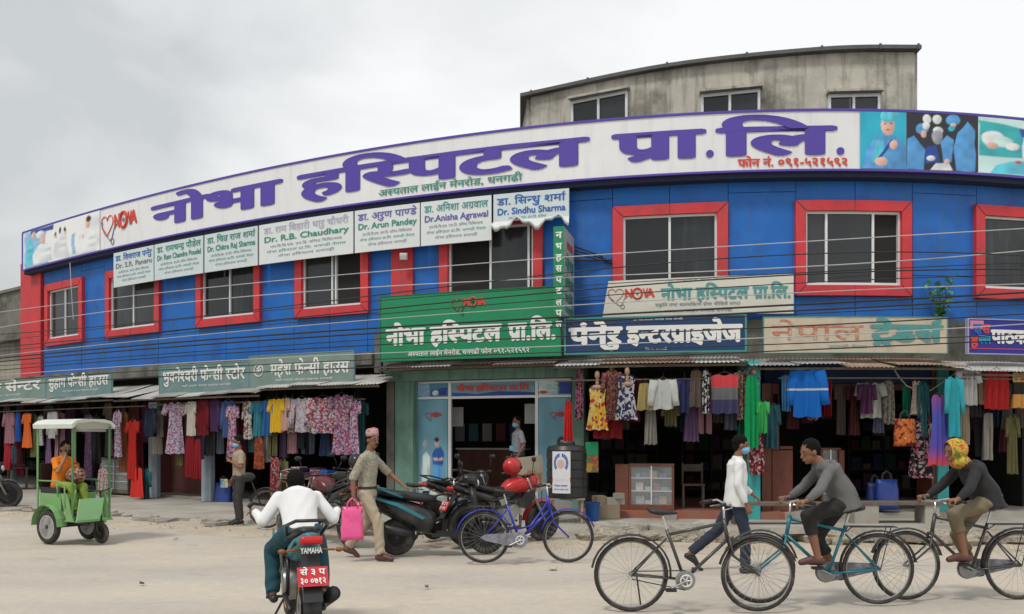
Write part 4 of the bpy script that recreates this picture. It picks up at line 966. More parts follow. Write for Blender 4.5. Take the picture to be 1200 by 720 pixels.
    # clothes
    if shirt:
        sm = MB(); lo = S['pel'] + V((0,0,(shirt_hem-.95)*k)) if shirt_hem is not None else None
        if shirt_hem < .7:
            torso(sm, .018*k); 
            a = S['pel']; 
            for q in 'LR': sm.cap_seg(S['hi'+q], S['hi'+q]+(S['kn'+q]-S['hi'+q])*(.90-shirt_hem)/.42, .105*k*g, .11*k*g, 14, e1=False)
        else: torso(sm, .016*k, lo, 1.0 if shirt_hem > .9 else 1.22)
        sm.cap_seg((S['shL']+S['shR'])/2-V((0,0,.02)), S['nek']+V((0,0,.0)), .082*k, .066*k, 14, e1=False)
        for q in 'LR':
            sh, el, wr = S['sh'+q], S['el'+q], S['wr'+q]; sm.ell(sh-V((0,0,.012*k)), (.066*k*g,)*3)
            sm.cap_seg(S['nek']-V((0,0,.03*k)), sh, .055*k, .056*k)
            if sleeve == 'short': e2 = sh+(el-sh)*.82; sm.cap_seg(sh, e2, .060*k*g, .064*k*g, 12, e1=False)
            elif sleeve == 'rolled': e2 = el+(wr-el)*.12; sm.cap_seg(sh, el, .059*k*g, .056*k*g, 12); sm.cap_seg(el, e2, .056*k*g, .056*k*g, 12, e1=False)
            else: sm.cap_seg(sh, el, .059*k*g, .054*k*g, 12); sm.cap_seg(el, el+(wr-el)*.93, .054*k*g, .038*k, 12, e1=False)
        me = remesh(sm, .0095, 3)
        rnd = random.Random(11)
        ph = [rnd.uniform(0,6) for _ in range(4)]
        wrinkle(me, .0038, lambda c: np.sin(c[:,2]*34+c[:,1]*34+ph[0]+2.2*np.sin(c[:,1]*17+c[:,0]*9))*.5 + np.sin(c[:,0]*48-c[:,2]*31+ph[1]+np.sin(c[:,2]*13)*2)*.5)
        so_ = link(me, 'shirt', shirt, r)
        if collar:
            cm = MB(); nb_ = S['nek']-V((0,0,.005)); 
            for s_ in (1,-1): cm.prism([nb_+hb@V((.060,.004*s_,-.045))*k, nb_+hb@V((.075,.055*s_,-.05))*k, nb_+hb@V((.02,.078*s_,.018))*k, nb_+hb@V((.05,.035*s_,.012))*k], (0,0,.006))
            cm.build('collar', shirt, so_)
        if belt: bmn = MB(); p = S['pel']+V((0,0,.045*k)); bmn.lathe(p, [(.001,-.016),(.172*k*g,-.016),(.172*k*g,.016),(.001,.016)], n=24); bmn.v = [tuple(V((p.x+(q[0]-p.x)*.74, q[1], q[2]))) for q in bmn.v]; bmn.build('belt', belt, r)
    if trousers:
        tm = MB(); P0 = S['pel']
        rs = []
        for dz, a in ((.05,.158),(0,.168),(-.07,.172)):
            p = P0+V((0,0,dz*k)); y = V((0,0,1)).cross(hs).normalized(); rs.append([p + hs*(a*k*g*math.cos(2*math.pi*j/20)) + y*(a*.72*k*g*math.sin(2*math.pi*j/20)) for j in range(20)])
        tm.rings(rs)
        for q in 'LR':
            hi, kn, an = S['hi'+q], S['kn'+q], S['an'+q]; tm.ell(hi, (.100*k*g,)*3); tm.cap_seg(hi, kn, .095*k*g, .072*k*g, 14)
            e2 = kn+(an-kn)*({'long':.96,'mid':.45,'knee':.1}[legs]); tm.cap_seg(kn, e2, .072*k*g, .066*k*g, 14, e1=False)
        me = remesh(tm, .0095, 3)
        wrinkle(me, .0055, lambda c: np.sin(c[:,2]*40+3*np.sin(c[:,0]*20+c[:,1]*9)+2*np.sin(c[:,2]*11+c[:,1]*15))*(.35+.65*np.sin(c[:,2]*7+1)**2))
        link(me, 'trousers', trousers, r)
    if shoes:
        for q in 'LR':
            sm = MB(); an, to = S['an'+q], S['to'+q]; fd = to-an; hl = an - V((fd.x,fd.y,0)).normalized()*.04*k + V((0,0,-.035*k)); sm.cap_seg(hl, an+fd*.5+V((0,0,-.01)), .040*k, .042*k, 12); sm.cap_seg(an+fd*.4, to+fd*.06, .043*k, .032*k, 12); link(remesh(sm, .008), 'shoe', shoes, r)
    return r, S, k
# ------------------------------------------------------------------ garments hanging under the awnings
def cl(key, *cols, kind='voronoi', scale=26, stretch=(1,1,1)): return ramp_mat('cloth_'+key, cols, kind, scale, .85, stretch)
def pc(key, c): return mat('cloth_'+key, c, .9, .12, 9, spec=.15)
LAV = cl('lavender_floral', (.42,.36,.48), (.16,.12,.24), (.60,.52,.56), (.40,.10,.20), (.45,.40,.5), scale=34)
REDF = cl('red_white_floral', (.62,.52,.50), (.45,.04,.06), (.5,.42,.45), (.10,.10,.22), (.6,.2,.2), scale=26)
PINKF = cl('pink_blue_floral', (.55,.35,.42), (.10,.10,.28), (.45,.08,.16), (.6,.5,.55), scale=34)
YELF = cl('yellow_red_floral', (.75,.50,.02), (.75,.50,.02), (.72,.48,.03), (.55,.03,.05), (.75,.6,.25), scale=16)
BWC = cl('blue_white_check', (.60,.60,.62), (.03,.04,.12), (.55,.55,.6), (.04,.04,.10), scale=22)
MAR = cl('maroon_print', (.14,.03,.03), (.20,.07,.05), (.10,.02,.03), (.30,.16,.12), scale=40)
BRN = cl('brown_print', (.16,.09,.06), (.34,.24,.18), (.09,.04,.03), scale=44)
BW = cl('black_white_print', (.02,.02,.02), (.02,.02,.02), (.6,.6,.58), scale=24)
DOT = cl('maroon_white_dots', (.22,.015,.03), (.22,.015,.03), (.18,.01,.03), (.5,.35,.35), scale=26)
BLKF = cl('black_pink_floral', (.02,.015,.02), (.02,.015,.02), (.02,.015,.02), (.45,.12,.18), (.4,.35,.35), scale=22)
LACE = cl('beige_lace', (.42,.34,.25), (.26,.20,.15), (.5,.42,.33), scale=50)
PNKP = cl('pink_black_print', (.40,.08,.16), (.02,.02,.04), (.42,.2,.25), scale=30)
VST = cl('brown_stripe', (.10,.075,.06), (.16,.12,.10), kind='vstripe', scale=20)
YST = cl('yellow_stripe', (.45,.33,.05), (.25,.17,.08), (.5,.42,.2), kind='vstripe', scale=12)
OMB = zstack_mat('cloth_ombre', [(0,(.55,.06,.05)),(.25,(.10,.07,.36)),(.7,(.07,.10,.42)),(1,(.30,.08,.28))], -1.3, 0)
SWT = zstack_mat('cloth_sweater', [(0,(.05,.05,.12)),(.36,(.055,.05,.12)),(.37,(.14,.14,.15)),(.66,(.15,.15,.16)),(.67,(.58,.06,.07)),(1,(.60,.07,.08))], -.75, 0)
HANG = mat('hanger_plastic', (.05,.05,.05), .5)
def garment(kind, w, h, m, seed=0, slw=None):
    """closed cloth shell with folds; local x across, z down from 0; returns dict of MBs"""
    rnd = random.Random(seed); a, b_, c = rnd.uniform(0,6), rnd.uniform(0,6), rnd.uniform(5,9)
    prof = {'tee':[(0,.42),(.05,.5),(.12,.47),(.3,.44),(1,.46)], 'shirt':[(0,.42),(.05,.5),(.12,.46),(.5,.44),(1,.48)], 'dress':[(0,.34),(.04,.44),(.12,.40),(.38,.36),(.7,.46),(1,.56)],
            'kurta':[(0,.36),(.04,.46),(.12,.42),(.4,.38),(1,.50)], 'skirt':[(0,.36),(.06,.40),(1,.56)], 'trousers':[(0,.42),(.3,.48),(1,.44)], 'scarf':[(0,.30),(.1,.42),(.6,.5),(1,.46)], 'cloth':[(0,.5),(1,.5)]}[kind]
    zs = [p[0] for p in prof]; ws = [p[1] for p in prof]; NZ, NX = 14, 14; vs = []
    for s_ in (1,-1):
        for i in range(NZ+1):
            t_ = i/NZ; hw = float(np.interp(t_, zs, ws))*w
            for j in range(NX+1):
                x = -1+2*j/NX; th = (.035+.05*t_)*math.sqrt(max(0, 1-x*x))*min(1, w/.4); f_ = (.012+.03*t_)*math.sin(x*c*1.3+a+t_*1.2) + .012*math.sin(x*c*2.3+b_)
                nk = 0
                if kind in ('tee','shirt','dress','kurta') and t_ < .08 and abs(x) < .35: nk = -.055*h*(1-(x/.35)**2)*(1-t_/.08)
                z = -t_*h + nk + (-.03*abs(x)*w*2*(1-t_) if t_ < .1 else 0) + (.012*math.sin(x*c+a) if t_ > .9 else 0)
                if kind == 'trousers' and t_ > .25 and abs(x) < .12: f_ -= .0
                vs.append((x*hw, -(f_ + s_*th*.5), z))
    K = (NZ+1)*(NX+1); fs = []
    for i in range(NZ):
        for j in range(NX):
            p = i*(NX+1)+j
            if kind == 'trousers' and i > 3 and j in (6,7): continue
            fs.append((p, p+1, p+NX+2, p+NX+1)); fs.append((K+p+NX+1, K+p+NX+2, K+p+1, K+p))
    out_ = {'body': MB()}; out_['body'].add(vs, fs)
    if kind in ('tee','shirt','kurta','dress') and slw != 0:
        L_ = {'tee':.30,'shirt':.78,'kurta':.45,'dress':.28}[kind]*min(h, .75)
        for s_ in (1,-1):
            sm = MB(); p0 = V((s_*w*.44, 0, -.055*h-.03)); p1 = p0 + V((s_*w*.16, -.02, -L_)); sm.tube([p0+V((-s_*w*.05,0,.03)), p0.lerp(p1,.35), p0.lerp(p1,.7)+V((0,-.01,0)), p1], [.085*w/.5+.02, .085*w/.5+.01, .075*w/.5, .08*w/.5], 10, side=(1,0,0), flatk=.5); out_['sleeve%d' % s_] = sm
    return out_
GN = 0
def hang(kind, cat, label, px, ytop, ybot, wpx, m, o=1.12, slw=None, cord=True, group=None, name=None):
    global GN; GN += 1
    u = uat(px, o); p = W(u, o, 0); s_ = F/p.y; zt = zat(px, ytop, o); h = (ybot-ytop)/s_; wpx *= 1.18 if px < 430 else 1
    w_ = wpx/s_/ (1.18 if kind in ('tee','shirt','kurta','dress') and slw != 0 else 1.0)
    r = thing(name or cat.replace(' ','_'), label, cat, (p.x, p.y, zt), ang(u) + random.uniform(-.25,.25), group)
    for k, g_ in garment(kind, w_, h, m, GN, slw).items():
        g_.build('cloth' if k == 'body' else 'sleeve', m, r, smooth=True)
    hm = MB(); hm.tube([(-w_*.36,0,-.03),(0,0,.035),(w_*.36,0,-.03)], .006, 5); hm.tube([(0,0,.035),(0,0,.10),(.02,0,.12)], .003, 4); hm.build('hanger', HANG, r)
    return r
G_ = [
 ('kurta','kurta','dusty mauve long top hanging at the far left edge behind the rickshaw',11,483,520,20,pc('mauve',(.28,.14,.16))),
 ('trousers','trousers','dark red trousers hanging below the mauve top at the left edge',9,520,551,12,pc('crimson',(.28,.02,.03))),
 ('cloth','scarf','narrow royal blue cloth between the mauve top and the orange dress',21,484,518,6,pc('royal',(.03,.10,.38))),
 ('dress','dress','plain orange dress beside the narrow blue cloth at far left',32,484,525,17,pc('orange',(.62,.13,.03))),
 ('kurta','kurta','white and grey floral top right behind the green rickshaw roof post',48,487,522,12,cl('white_floral',(.45,.44,.42),(.2,.22,.2),(.5,.48,.45),scale=40)),
 ('shirt','shirt','light grey shirt hanging above the passenger under the left awning',62,482,514,20,pc('pale_grey',(.36,.36,.34))),
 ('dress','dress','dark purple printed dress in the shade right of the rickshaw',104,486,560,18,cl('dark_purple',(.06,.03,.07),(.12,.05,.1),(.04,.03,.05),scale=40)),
 ('scarf','scarf','small pink and white patterned cloth hung low above the glass shelf',121,548,578,14,cl('pink_white_small',(.45,.3,.32),(.25,.08,.1),(.5,.45,.42),scale=44)),
 ('dress','dress','slender lilac floral dress seen edge on, first right of the rickshaw roof',138,481,536,10,LAV),
 ('dress','dress','deep red dress with flaring bright hem hanging low by the glass shelf',156,492,562,22,pc('deep_red',(.36,.02,.015))),
 ('skirt','skirt','bright scarlet skirt hanging lowest beside the deep red dress',161,548,583,18,pc('scarlet',(.58,.04,.03))),
 ('shirt','shirt','dark navy shirt beside the first grey post on the left',177,478,512,18,pc('navy',(.02,.025,.05))),
 ('dress','dress','long white and violet floral dress on a hanger above the pink wall',205,471,532,25,LAV),
 ('tee','top','plain cream top next to the violet floral dress',224,470,511,19,pc('cream',(.50,.46,.40))),
 ('scarf','scarf','hanging crimson scarf below the cream top over the pink wall',223,512,560,14,pc('dark_crimson',(.20,.015,.02))),
 ('shirt','shirt','dark red shirt between the cream top and the purple shirt',238,468,511,18,pc('wine',(.15,.015,.02))),
 ('shirt','shirt','dark purple shirt just right of the dark red shirt',252,468,506,16,pc('purple',(.07,.03,.09))),
 ('shirt','shirt','slate blue shirt above the man in the tan shirt',268,469,513,18,pc('slate_blue',(.06,.10,.24))),
 ('dress','dress','long pink floral dress hanging directly over the standing man in tan',273,474,536,14,PINKF,1.22),
 ('kurta','top','white top with brown sprigs beside the pink floral dress',290,470,515,13,cl('white_sprig',(.6,.58,.55),(.6,.58,.55),(.25,.12,.1),scale=22)),
 ('tee','t-shirt','teal t-shirt left of the blue one in the folded row',302,470,512,14,pc('teal',(.05,.22,.28))),
 ('tee','t-shirt','mid blue t-shirt between the teal and the yellow ones',314,469,511,15,pc('mid_blue',(.03,.12,.34))),
 ('tee','t-shirt','bright yellow t-shirt in the middle of the left shop row',324,467,507,20,pc('yellow',(.72,.45,.03))),
 ('tee','t-shirt','pale peach t-shirt next to the yellow one',334,466,505,15,pc('peach',(.55,.33,.28))),
 ('kurta','top','brown leopard print top beside the peach t-shirt',342,467,508,12,BRN),
 ('shirt','shirt','white and lavender floral shirt wide open to the left of the red one',354,466,507,28,cl('pale_floral',(.55,.5,.55),(.35,.28,.38),(.6,.56,.58),scale=36)),
 ('shirt','shirt','red and white floral shirt, widest garment of the left shop',378,465,508,32,REDF),
 ('dress','dress','tall multicoloured floral dress at the right end of the left shop',400,462,533,26,cl('multi_floral',(.42,.2,.3),(.12,.10,.28),(.5,.42,.48),(.4,.05,.08),scale=30)),
 ('dress','dress','pink and navy floral dress behind the capped man, last in its row',415,468,533,18,PINKF),
 ('scarf','scarf','rust orange scarf hanging low behind the man in the tan shirt',303,512,550,16,cl('rust',(.35,.08,.03),(.2,.04,.02),scale=20)),
 ('trousers','trousers','red printed trousers hanging to the ground behind the parked bicycle',322,536,600,12,cl('red_print',(.3,.03,.04),(.45,.2,.2),(.2,.02,.03),scale=34)),
 ('scarf','scarf','thin red and black scarf hanging over the pink wall left of the blue post',232,515,562,8,pc('red_scarf',(.26,.02,.025))),
 # middle shop
 ('skirt','skirt','narrow bright red skirt hung beside the hospital poster above the tank',666,470,517,10,zstack_mat('cloth_redskirt', [(0,(.62,.03,.025)),(.6,(.62,.03,.025)),(.62,(.62,.03,.025)),(1,(.62,.03,.025))], -1.0, 0),.85,0),
 ('scarf','scarf','pink and black patterned scarf on the green post by the navy sign',679,432,492,11,PNKP,.9),
 ('dress','dress','bright yellow dress with red flowers on a bust in the middle shop',700,452,504,25,YELF,1.1,0),
 ('kurta','kurta','maroon printed kurta between the yellow dress and the check dress',717,434,493,22,MAR),
 ('dress','dress','navy and white chequered dress on a bust beside the maroon kurta',734,440,492,24,BWC,1.15,0),
 ('cloth','cloth','deep crimson cloth hanging behind the yellow dress',712,488,514,34,pc('crimson_dark',(.16,.01,.012)),1.0),
 ('skirt','top','yellow striped top with lace shoulders next to the check dress',756,449,481,17,YST),
 ('shirt','jacket','light grey zip jacket with dark hood in the centre of the middle shop',777,444,480,30,pc('light_grey',(.50,.51,.50)),1.18),
 ('tee','t-shirt','navy t-shirt with pale trim right of the grey jacket',802,444,484,18,pc('navy_tee',(.03,.035,.10))),
 ('skirt','skirt','dark brown pleated skirt between the navy t-shirt and the black print',816,434,477,16,VST),
 ('scarf','scarf','narrow black and white printed cloth beside the brown skirt',827,434,485,9,BW),
 ('shirt','sweater','red grey and navy striped sweater in three broad bands',849,438,485,34,SWT,1.18,0),
 ('kurta','kurta','long brown speckled kurta right of the banded sweater',870,434,492,18,BRN),
 ('scarf','scarf','long bright green scarf and hood hanging on the teal post',881,440,525,18,pc('bright_green',(.01,.30,.10)),1.2),
 ('tee','t-shirt','small apple green t-shirt on the right face of the teal post',894,470,508,13,pc('apple_green',(.05,.38,.10)),1.2),
 ('scarf','scarf','maroon cloth with white dots below the green t-shirt',886,505,556,19,DOT,1.1),
 ('trousers','trousers','dark green trousers hanging behind the long green scarf',871,488,522,10,pc('bottle_green',(.01,.10,.05)),1.0),
 # right shop
 ('cloth','scarf','dusky blue cloth hanging left of the bright blue shirt',921,440,482,10,pc('dusky_blue',(.04,.14,.28))),
 ('shirt','shirt','big bright blue long sleeved shirt with a pale chest stripe',946,432,489,40,zstack_mat('cloth_bluestripe', [(0,(.01,.13,.48)),(.55,(.01,.13,.48)),(.56,(.5,.55,.6)),(.59,(.5,.55,.6)),(.60,(.01,.13,.48)),(1,(.01,.14,.5))], -.9, 0),1.15),
 ('cloth','cloth','dark red cloth behind the right sleeve of the bright blue shirt',969,446,488,11,pc('dark_red2',(.16,.01,.015)),1.0),
 ('tee','t-shirt','plain off white t-shirt in the middle of the corner shop',1020,448,490,30,pc('off_white',(.30,.30,.27)),.8),
 ('scarf','scarf','grey patterned cloth just right of the off white t-shirt',1041,446,497,15,cl('grey_patt',(.22,.2,.17),(.1,.1,.09),(.28,.25,.2),scale=30),.8),
 ('cloth','scarf','narrow dark green cloth beside the beige lace top',1062,452,488,9,pc('green2',(.01,.12,.08)),.8),
 ('kurta','top','beige lace sleeveless top hanging above the yellow shopping bag',1074,446,486,14,LACE,.9,0),
 ('dress','dress','black dress with pink flowers below the lace top',1078,492,560,28,BLKF,.9,0),
 ('cloth','cloth','red cloth hanging behind the flowered black dress',1083,488,526,18,pc('red3',(.50,.03,.04)),.8),
 ('dress','dress','flowing violet dress turning orange at the hem beside the brown post',1101,462,545,28,OMB,1.2,0),
 ('shirt','shirt','turquoise shirt hanging in front of the violet dress',1118,441,512,20,pc('turquoise',(.04,.36,.42)),1.3),
 ('tee','t-shirt','white t-shirt with a round print, partly behind the turquoise shirt',1134,432,475,27,pc('grey_white',(.42,.42,.42)),1.1),
 ('scarf','scarf','beige cloth hanging under the white t-shirt near the right edge',1131,476,521,12,pc('beige',(.33,.26,.18)),1.0),
 ('cloth','cloth','broad dark red cloth under the white awning at the right',1168,433,480,30,pc('brick_red',(.34,.02,.02)),1.1),
 ('kurta','top','ochre and black banded top at the right edge under the awning',1194,436,478,26,zstack_mat('cloth_ochreband', [(0,(.5,.25,.07)),(.35,(.5,.25,.07)),(.36,(.02,.02,.02)),(.7,(.02,.02,.02)),(.71,(.48,.26,.09)),(1,(.5,.25,.07))], -.65, 0),1.1,0),
 ('cloth','cloth','tan cloth between the white t-shirt and the broad dark red cloth',1151,434,474,10,pc('tan',(.33,.22,.13)),1.0),
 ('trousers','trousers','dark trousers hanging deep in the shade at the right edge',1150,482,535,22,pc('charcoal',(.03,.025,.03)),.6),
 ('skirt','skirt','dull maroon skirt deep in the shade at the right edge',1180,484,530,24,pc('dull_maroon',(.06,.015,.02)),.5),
]
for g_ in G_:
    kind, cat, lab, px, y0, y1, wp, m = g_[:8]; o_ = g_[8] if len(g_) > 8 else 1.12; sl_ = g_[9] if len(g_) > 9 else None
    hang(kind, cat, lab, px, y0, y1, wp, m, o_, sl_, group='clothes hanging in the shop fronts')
# more dim clothes further inside each shop (interior shade put into their colours)
rnd = random.Random(21)
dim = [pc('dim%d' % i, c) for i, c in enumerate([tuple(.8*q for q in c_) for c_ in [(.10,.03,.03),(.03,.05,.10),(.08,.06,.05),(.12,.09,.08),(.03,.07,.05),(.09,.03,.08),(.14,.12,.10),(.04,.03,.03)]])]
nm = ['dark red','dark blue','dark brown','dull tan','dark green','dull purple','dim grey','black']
place = ['left of the rickshaw roof','behind the passenger','above the glass shelf','behind the slate blue shirt','behind the capped man','behind the yellow dress','behind the grey jacket','behind the banded sweater','behind the bright blue shirt','behind the white t-shirt of the corner shop','behind the violet dress','deep at the right edge']
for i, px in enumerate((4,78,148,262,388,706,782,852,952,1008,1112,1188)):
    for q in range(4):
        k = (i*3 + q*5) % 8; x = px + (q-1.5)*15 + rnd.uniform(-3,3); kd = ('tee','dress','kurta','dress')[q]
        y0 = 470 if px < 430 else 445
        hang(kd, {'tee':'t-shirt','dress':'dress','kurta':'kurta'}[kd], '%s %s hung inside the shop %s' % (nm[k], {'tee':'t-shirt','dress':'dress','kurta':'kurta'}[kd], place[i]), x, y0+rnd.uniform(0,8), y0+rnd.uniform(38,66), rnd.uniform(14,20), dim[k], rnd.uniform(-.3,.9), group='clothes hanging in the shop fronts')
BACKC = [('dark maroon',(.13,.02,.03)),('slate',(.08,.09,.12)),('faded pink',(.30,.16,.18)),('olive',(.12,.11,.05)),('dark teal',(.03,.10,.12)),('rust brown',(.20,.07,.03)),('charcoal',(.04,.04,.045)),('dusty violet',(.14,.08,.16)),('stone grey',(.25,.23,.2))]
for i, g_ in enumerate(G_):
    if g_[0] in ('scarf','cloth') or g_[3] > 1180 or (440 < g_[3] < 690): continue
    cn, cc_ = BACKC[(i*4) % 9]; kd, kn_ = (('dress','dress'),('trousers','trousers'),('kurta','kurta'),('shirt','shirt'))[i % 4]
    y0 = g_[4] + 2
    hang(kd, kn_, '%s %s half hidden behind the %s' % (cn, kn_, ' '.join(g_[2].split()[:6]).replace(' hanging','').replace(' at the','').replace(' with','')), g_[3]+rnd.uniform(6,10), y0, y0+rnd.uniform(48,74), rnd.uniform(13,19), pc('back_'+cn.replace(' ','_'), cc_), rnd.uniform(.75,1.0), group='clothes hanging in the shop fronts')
# hanging rails
for a, b_, z, lab in ((-40,170,2.36,'long clothes rail over the far left shop'),(176,428,2.38,'long clothes rail over the shops left of the hospital door'),(650,892,2.66,'clothes rail over the middle shop'),(912,1230,2.66,'clothes rail over the corner shop')):
    m_ = MB(); n_ = 24; o_ = 1.12; m_.tube([W(uat(a,o_)+(uat(b_,o_)-uat(a,o_))*k/n_, o_, z) for k in range(n_+1)], .014, 6); single(m_, 'clothes_rail', M['oldwood'], lab, 'rail')
# mannequin busts
for px, y0, lab, o_ in ((700,436,'tan mannequin head and neck above the yellow flowered dress',1.1),(735,432,'tan mannequin head above the chequered dress',1.15),(717,428,'small pink mannequin head behind the maroon kurta',.95),(883,432,'pale mannequin hand and head above the green scarf',1.1)):
    u = uat(px,o_); p = W(u,o_,0); z = zat(px,y0,o_); r = thing('mannequin', lab, 'mannequin', (p.x,p.y,z-.12), ang(u), 'mannequins in the middle shop')
    m_ = MB(); m_.ell((0,0,.06), (.050,.060,.085)); m_.cap_seg((0,0,.02), (0,0,-.10), .028, .036); m_.ell((0,0,-.17), (.11,.06,.05)); m_.build('bust', mat('mannequin_tan', (.42,.25,.18), .5), r, smooth=True)
    m_ = MB(); m_.tube([(0,0,.2),(0,0,.34)], .004, 4); m_.build('hook', HANG, r)
# shopping bag, blue bags, etc.
def bagobj(name, lab, px, py0, py1, wpx, m, o, depth=.12, tilt=0, handles=True, zoff=0):
    u = uat(px,o); p = W(u,o,0); s_ = F/p.y; z1 = zat(px,py0,o); h = (py1-py0)/s_; w_ = wpx/s_; r = thing(name, lab, 'bag', (p.x,p.y,z1-h), ang(u))
    m_ = MB(); rs = []
    for i in range(7):
        t_ = i/6; ww = w_*(.5-.03*t_); dd = depth*(.5-.36*t_); rs.append([V((ww*sx+.01*math.sin(i*2+sx), dd*sy+.008*math.sin(i*3+j), h*t_)) for j, (sx, sy) in enumerate(((-1,-.6),(-.6,-1),(0,-1.1),(.6,-1),(1,-.6),(1,.6),(.6,1),(0,1.1),(-.6,1),(-1,.6)))])
    m_.rings(rs); m_.build('body', m, r, smooth=True)
    if handles:
        for s_ in (-1,1):
            m_ = MB(); m_.tube([(-w_*.22,.02*s_,h*.9),(-w_*.18,.025*s_,h+.1),(0,.025*s_,h+.16),(w_*.18,.025*s_,h+.1),(w_*.22,.02*s_,h*.9)], .008, 5); m_.build('handle', HANG, r)
    return r
bagobj('shopping_bag','square yellow and red printed shopping bag hung in the corner shop',1060,491,523,25,cl('bag_print',(.70,.42,.02),(.60,.06,.03),(.72,.22,.03),(.2,.02,.02),kind='noise',scale=9),1.0)
BLUB = mat('blue_bag_vinyl', (.012,.045,.24), .4, .1, 4)
r = bagobj('duffel_bag','shiny blue bag with a yellow and white label beside the standing man',262,566,596,25,BLUB,.5,.35)
u = uat(262,.72); m_ = MB(); m_.box(W(u,.70,.52),(.24,.01,.20),Matrix.Rotation(ang(u),3,'Z')); m_.build('label_patch', cl('label_patch',(.7,.7,.65),(.6,.6,.2),(.1,.3,.5),kind='noise',scale=8), r, world=True)
bagobj('tote_bag','blue tote bag with pale loops on the floor of the corner shop',1039,562,597,26,BLUB,.6,.3)
bagobj('tote_bag','smaller dark blue tote bag behind the first one in the corner shop',1025,566,597,18,mat('navy_vinyl',(.01,.03,.16),.45),.3,.3)
# glass counter of the middle shop
def cabinet(name, lab, px0, px1, zt, zb, o0, o1, wood, shelves=2, cat='cabinet', seed=0, pk=None):
    u0, u1 = uat(px0,o1), uat(px1,o1); rnd = random.Random(seed); r = thing(name, lab, cat, W((u0+u1)/2,(o0+o1)/2,zb)); t_ = .04
    fb('side_panel', wood, r, u0, u0+t_, zb, zt, o0, o1); fb('side_panel', wood, r, u1-t_, u1, zb, zt, o0, o1); fb('top', wood, r, u0, u1, zt+.001, zt+.035, o0-.01, o1+.02)
    fb('base', wood, r, u0+t_+.001, u1-t_-.001, zb, zb+.1, o0, o1-.003); fb('back_panel', wood, r, u0+t_+.001, u1-t_-.001, zb+.1, zt, o0, o0+.02)
    for k in range(shelves):
        zz = zb+.1+(zt-zb-.1)*(k+1)/(shelves+1); fb('shelf', M['alu'], r, u0+t_+.001, u1-t_-.001, zz, zz+.015, o0+.03, o1-.03)
    for k in range(shelves+1):
        zz = zb+.105+(zt-zb-.1)*k/(shelves+1) + (.012 if k else 0); u = u0+t_+.08; 
        while u < u1-t_-.12:
            ww = rnd.uniform(.08,.16); hh = rnd.uniform(.05,.15); m_ = MB(); fbox(m_, u, u+ww, zz, zz+hh, o0+.08, o1-.12); m_.build('packet', rnd.choice(pk or PK), r, world=True); u += ww+rnd.uniform(.01,.05)
    gl = fb('glass_front', mat('display_glass', (.8,.85,.85), .03, alpha=.16), r, u0+t_+.001, u1-t_-.001, zb+.1, zt-.001, o1-.012, o1-.006)
    fb('glass_divider', M['alu'], r, (u0+u1)/2-.012, (u0+u1)/2+.012, zb+.1, zt-.001, o1-.005, o1+.01); return r
PK = [flat('packet_%d' % i, c) for i, c in enumerate([(.35,.42,.45),(.10,.28,.30),(.55,.50,.45),(.25,.06,.08),(.08,.12,.3),(.4,.3,.1),(.5,.5,.52)])]
cabinet('glass_counter','brown wooden shop counter with a glass front full of small packets',737,790,1.05,.205,.2,.7,M['wood2'],2,seed=2)
fb_r = thing('wooden_box','plain brown wooden cupboard end beside the glass counter','cupboard',W(uat(728,.5),.4,.205)); fb('panel', M['wood2'], fb_r, uat(721,.7), uat(736.5,.7), .205, 1.07, .15, .7)
cabinet('glass_shelf','low dark glass shelf of goods right of the rickshaw',117,150,1.02,.125,.1,.45,M['oldwood'],3,seed=3,pk=dim)
cabinet('wall_shelf','open shelf of packets behind the door of the corner shop',962,985,1.35,.19,-.2,.2,M['wood'],4,seed=4,pk=dim)
# brown double door of the corner shop
r = thing('folding_door','brown wooden folding door standing open between the two right shops','door',W(uat(910,.6),.5,.2))
for a, b_, o0, z0, z1 in ((893,904,.62,.2,2.6),(905,913,.55,1.35,2.6),(905,929,.5,.2,1.34),(914,929,.45,1.36,1.42)):
    fb('door_leaf', M['wood'], r, uat(a,o0), uat(b_,o0), z0, z1, o0-.05, o0)
fb('door_leaf', M['wood'], r, uat(984,.3), uat(990,.3), .2, 1.34, .2, .28); fb('glass_strip', M['glass'], r, uat(906,.56), uat(912,.56), 1.5, 2.4, .551, .556)
M['dimwood'] = mat('shelf_wood_shaded', (.022,.010,.008), .9)  # interior shade put into the wood colour
# shelves of folded cloth inside the shops
for i, (a, b_, lab) in enumerate(((5,55,'dim shelves of folded cloth in the far left shop'),(190,235,None),(325,415,'dim shelves of folded cloth behind the parked motorcycles'),(700,770,'dim shelves at the back of the middle shop'),(800,868,'dim shelves at the back right of the middle shop'),(995,1085,'dim shelves at the back of the corner shop'),(1120,1195,'dim shelves at the back of the rightmost shop'))):
    if not lab: continue
    ob_ = -2.6; u0, u1 = uat(a,ob_), uat(b_,ob_); r = thing('cloth_shelves', lab, 'shelves', W((u0+u1)/2,ob_,.2)); rnd = random.Random(i)
    dk = [pc('shade%d' % q, c) for q, c in enumerate([(.04,.01,.01),(.01,.02,.04),(.03,.02,.02),(.05,.04,.03),(.01,.03,.02),(.04,.015,.035),(.06,.05,.04)])]  # cloth colours darkened to imitate the shade at the back of the shops
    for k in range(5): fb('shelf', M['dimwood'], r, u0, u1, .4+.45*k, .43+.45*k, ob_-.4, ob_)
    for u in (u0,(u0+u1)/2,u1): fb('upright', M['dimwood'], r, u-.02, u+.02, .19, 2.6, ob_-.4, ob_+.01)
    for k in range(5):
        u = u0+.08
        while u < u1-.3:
            ww = rnd.uniform(.2,.32); fb('folded_cloth', rnd.choice(dk), r, u, u+ww, .431+.45*k, .431+.45*k+rnd.uniform(.12,.36), ob_-.35, ob_-.03); u += ww+rnd.uniform(.02,.1)
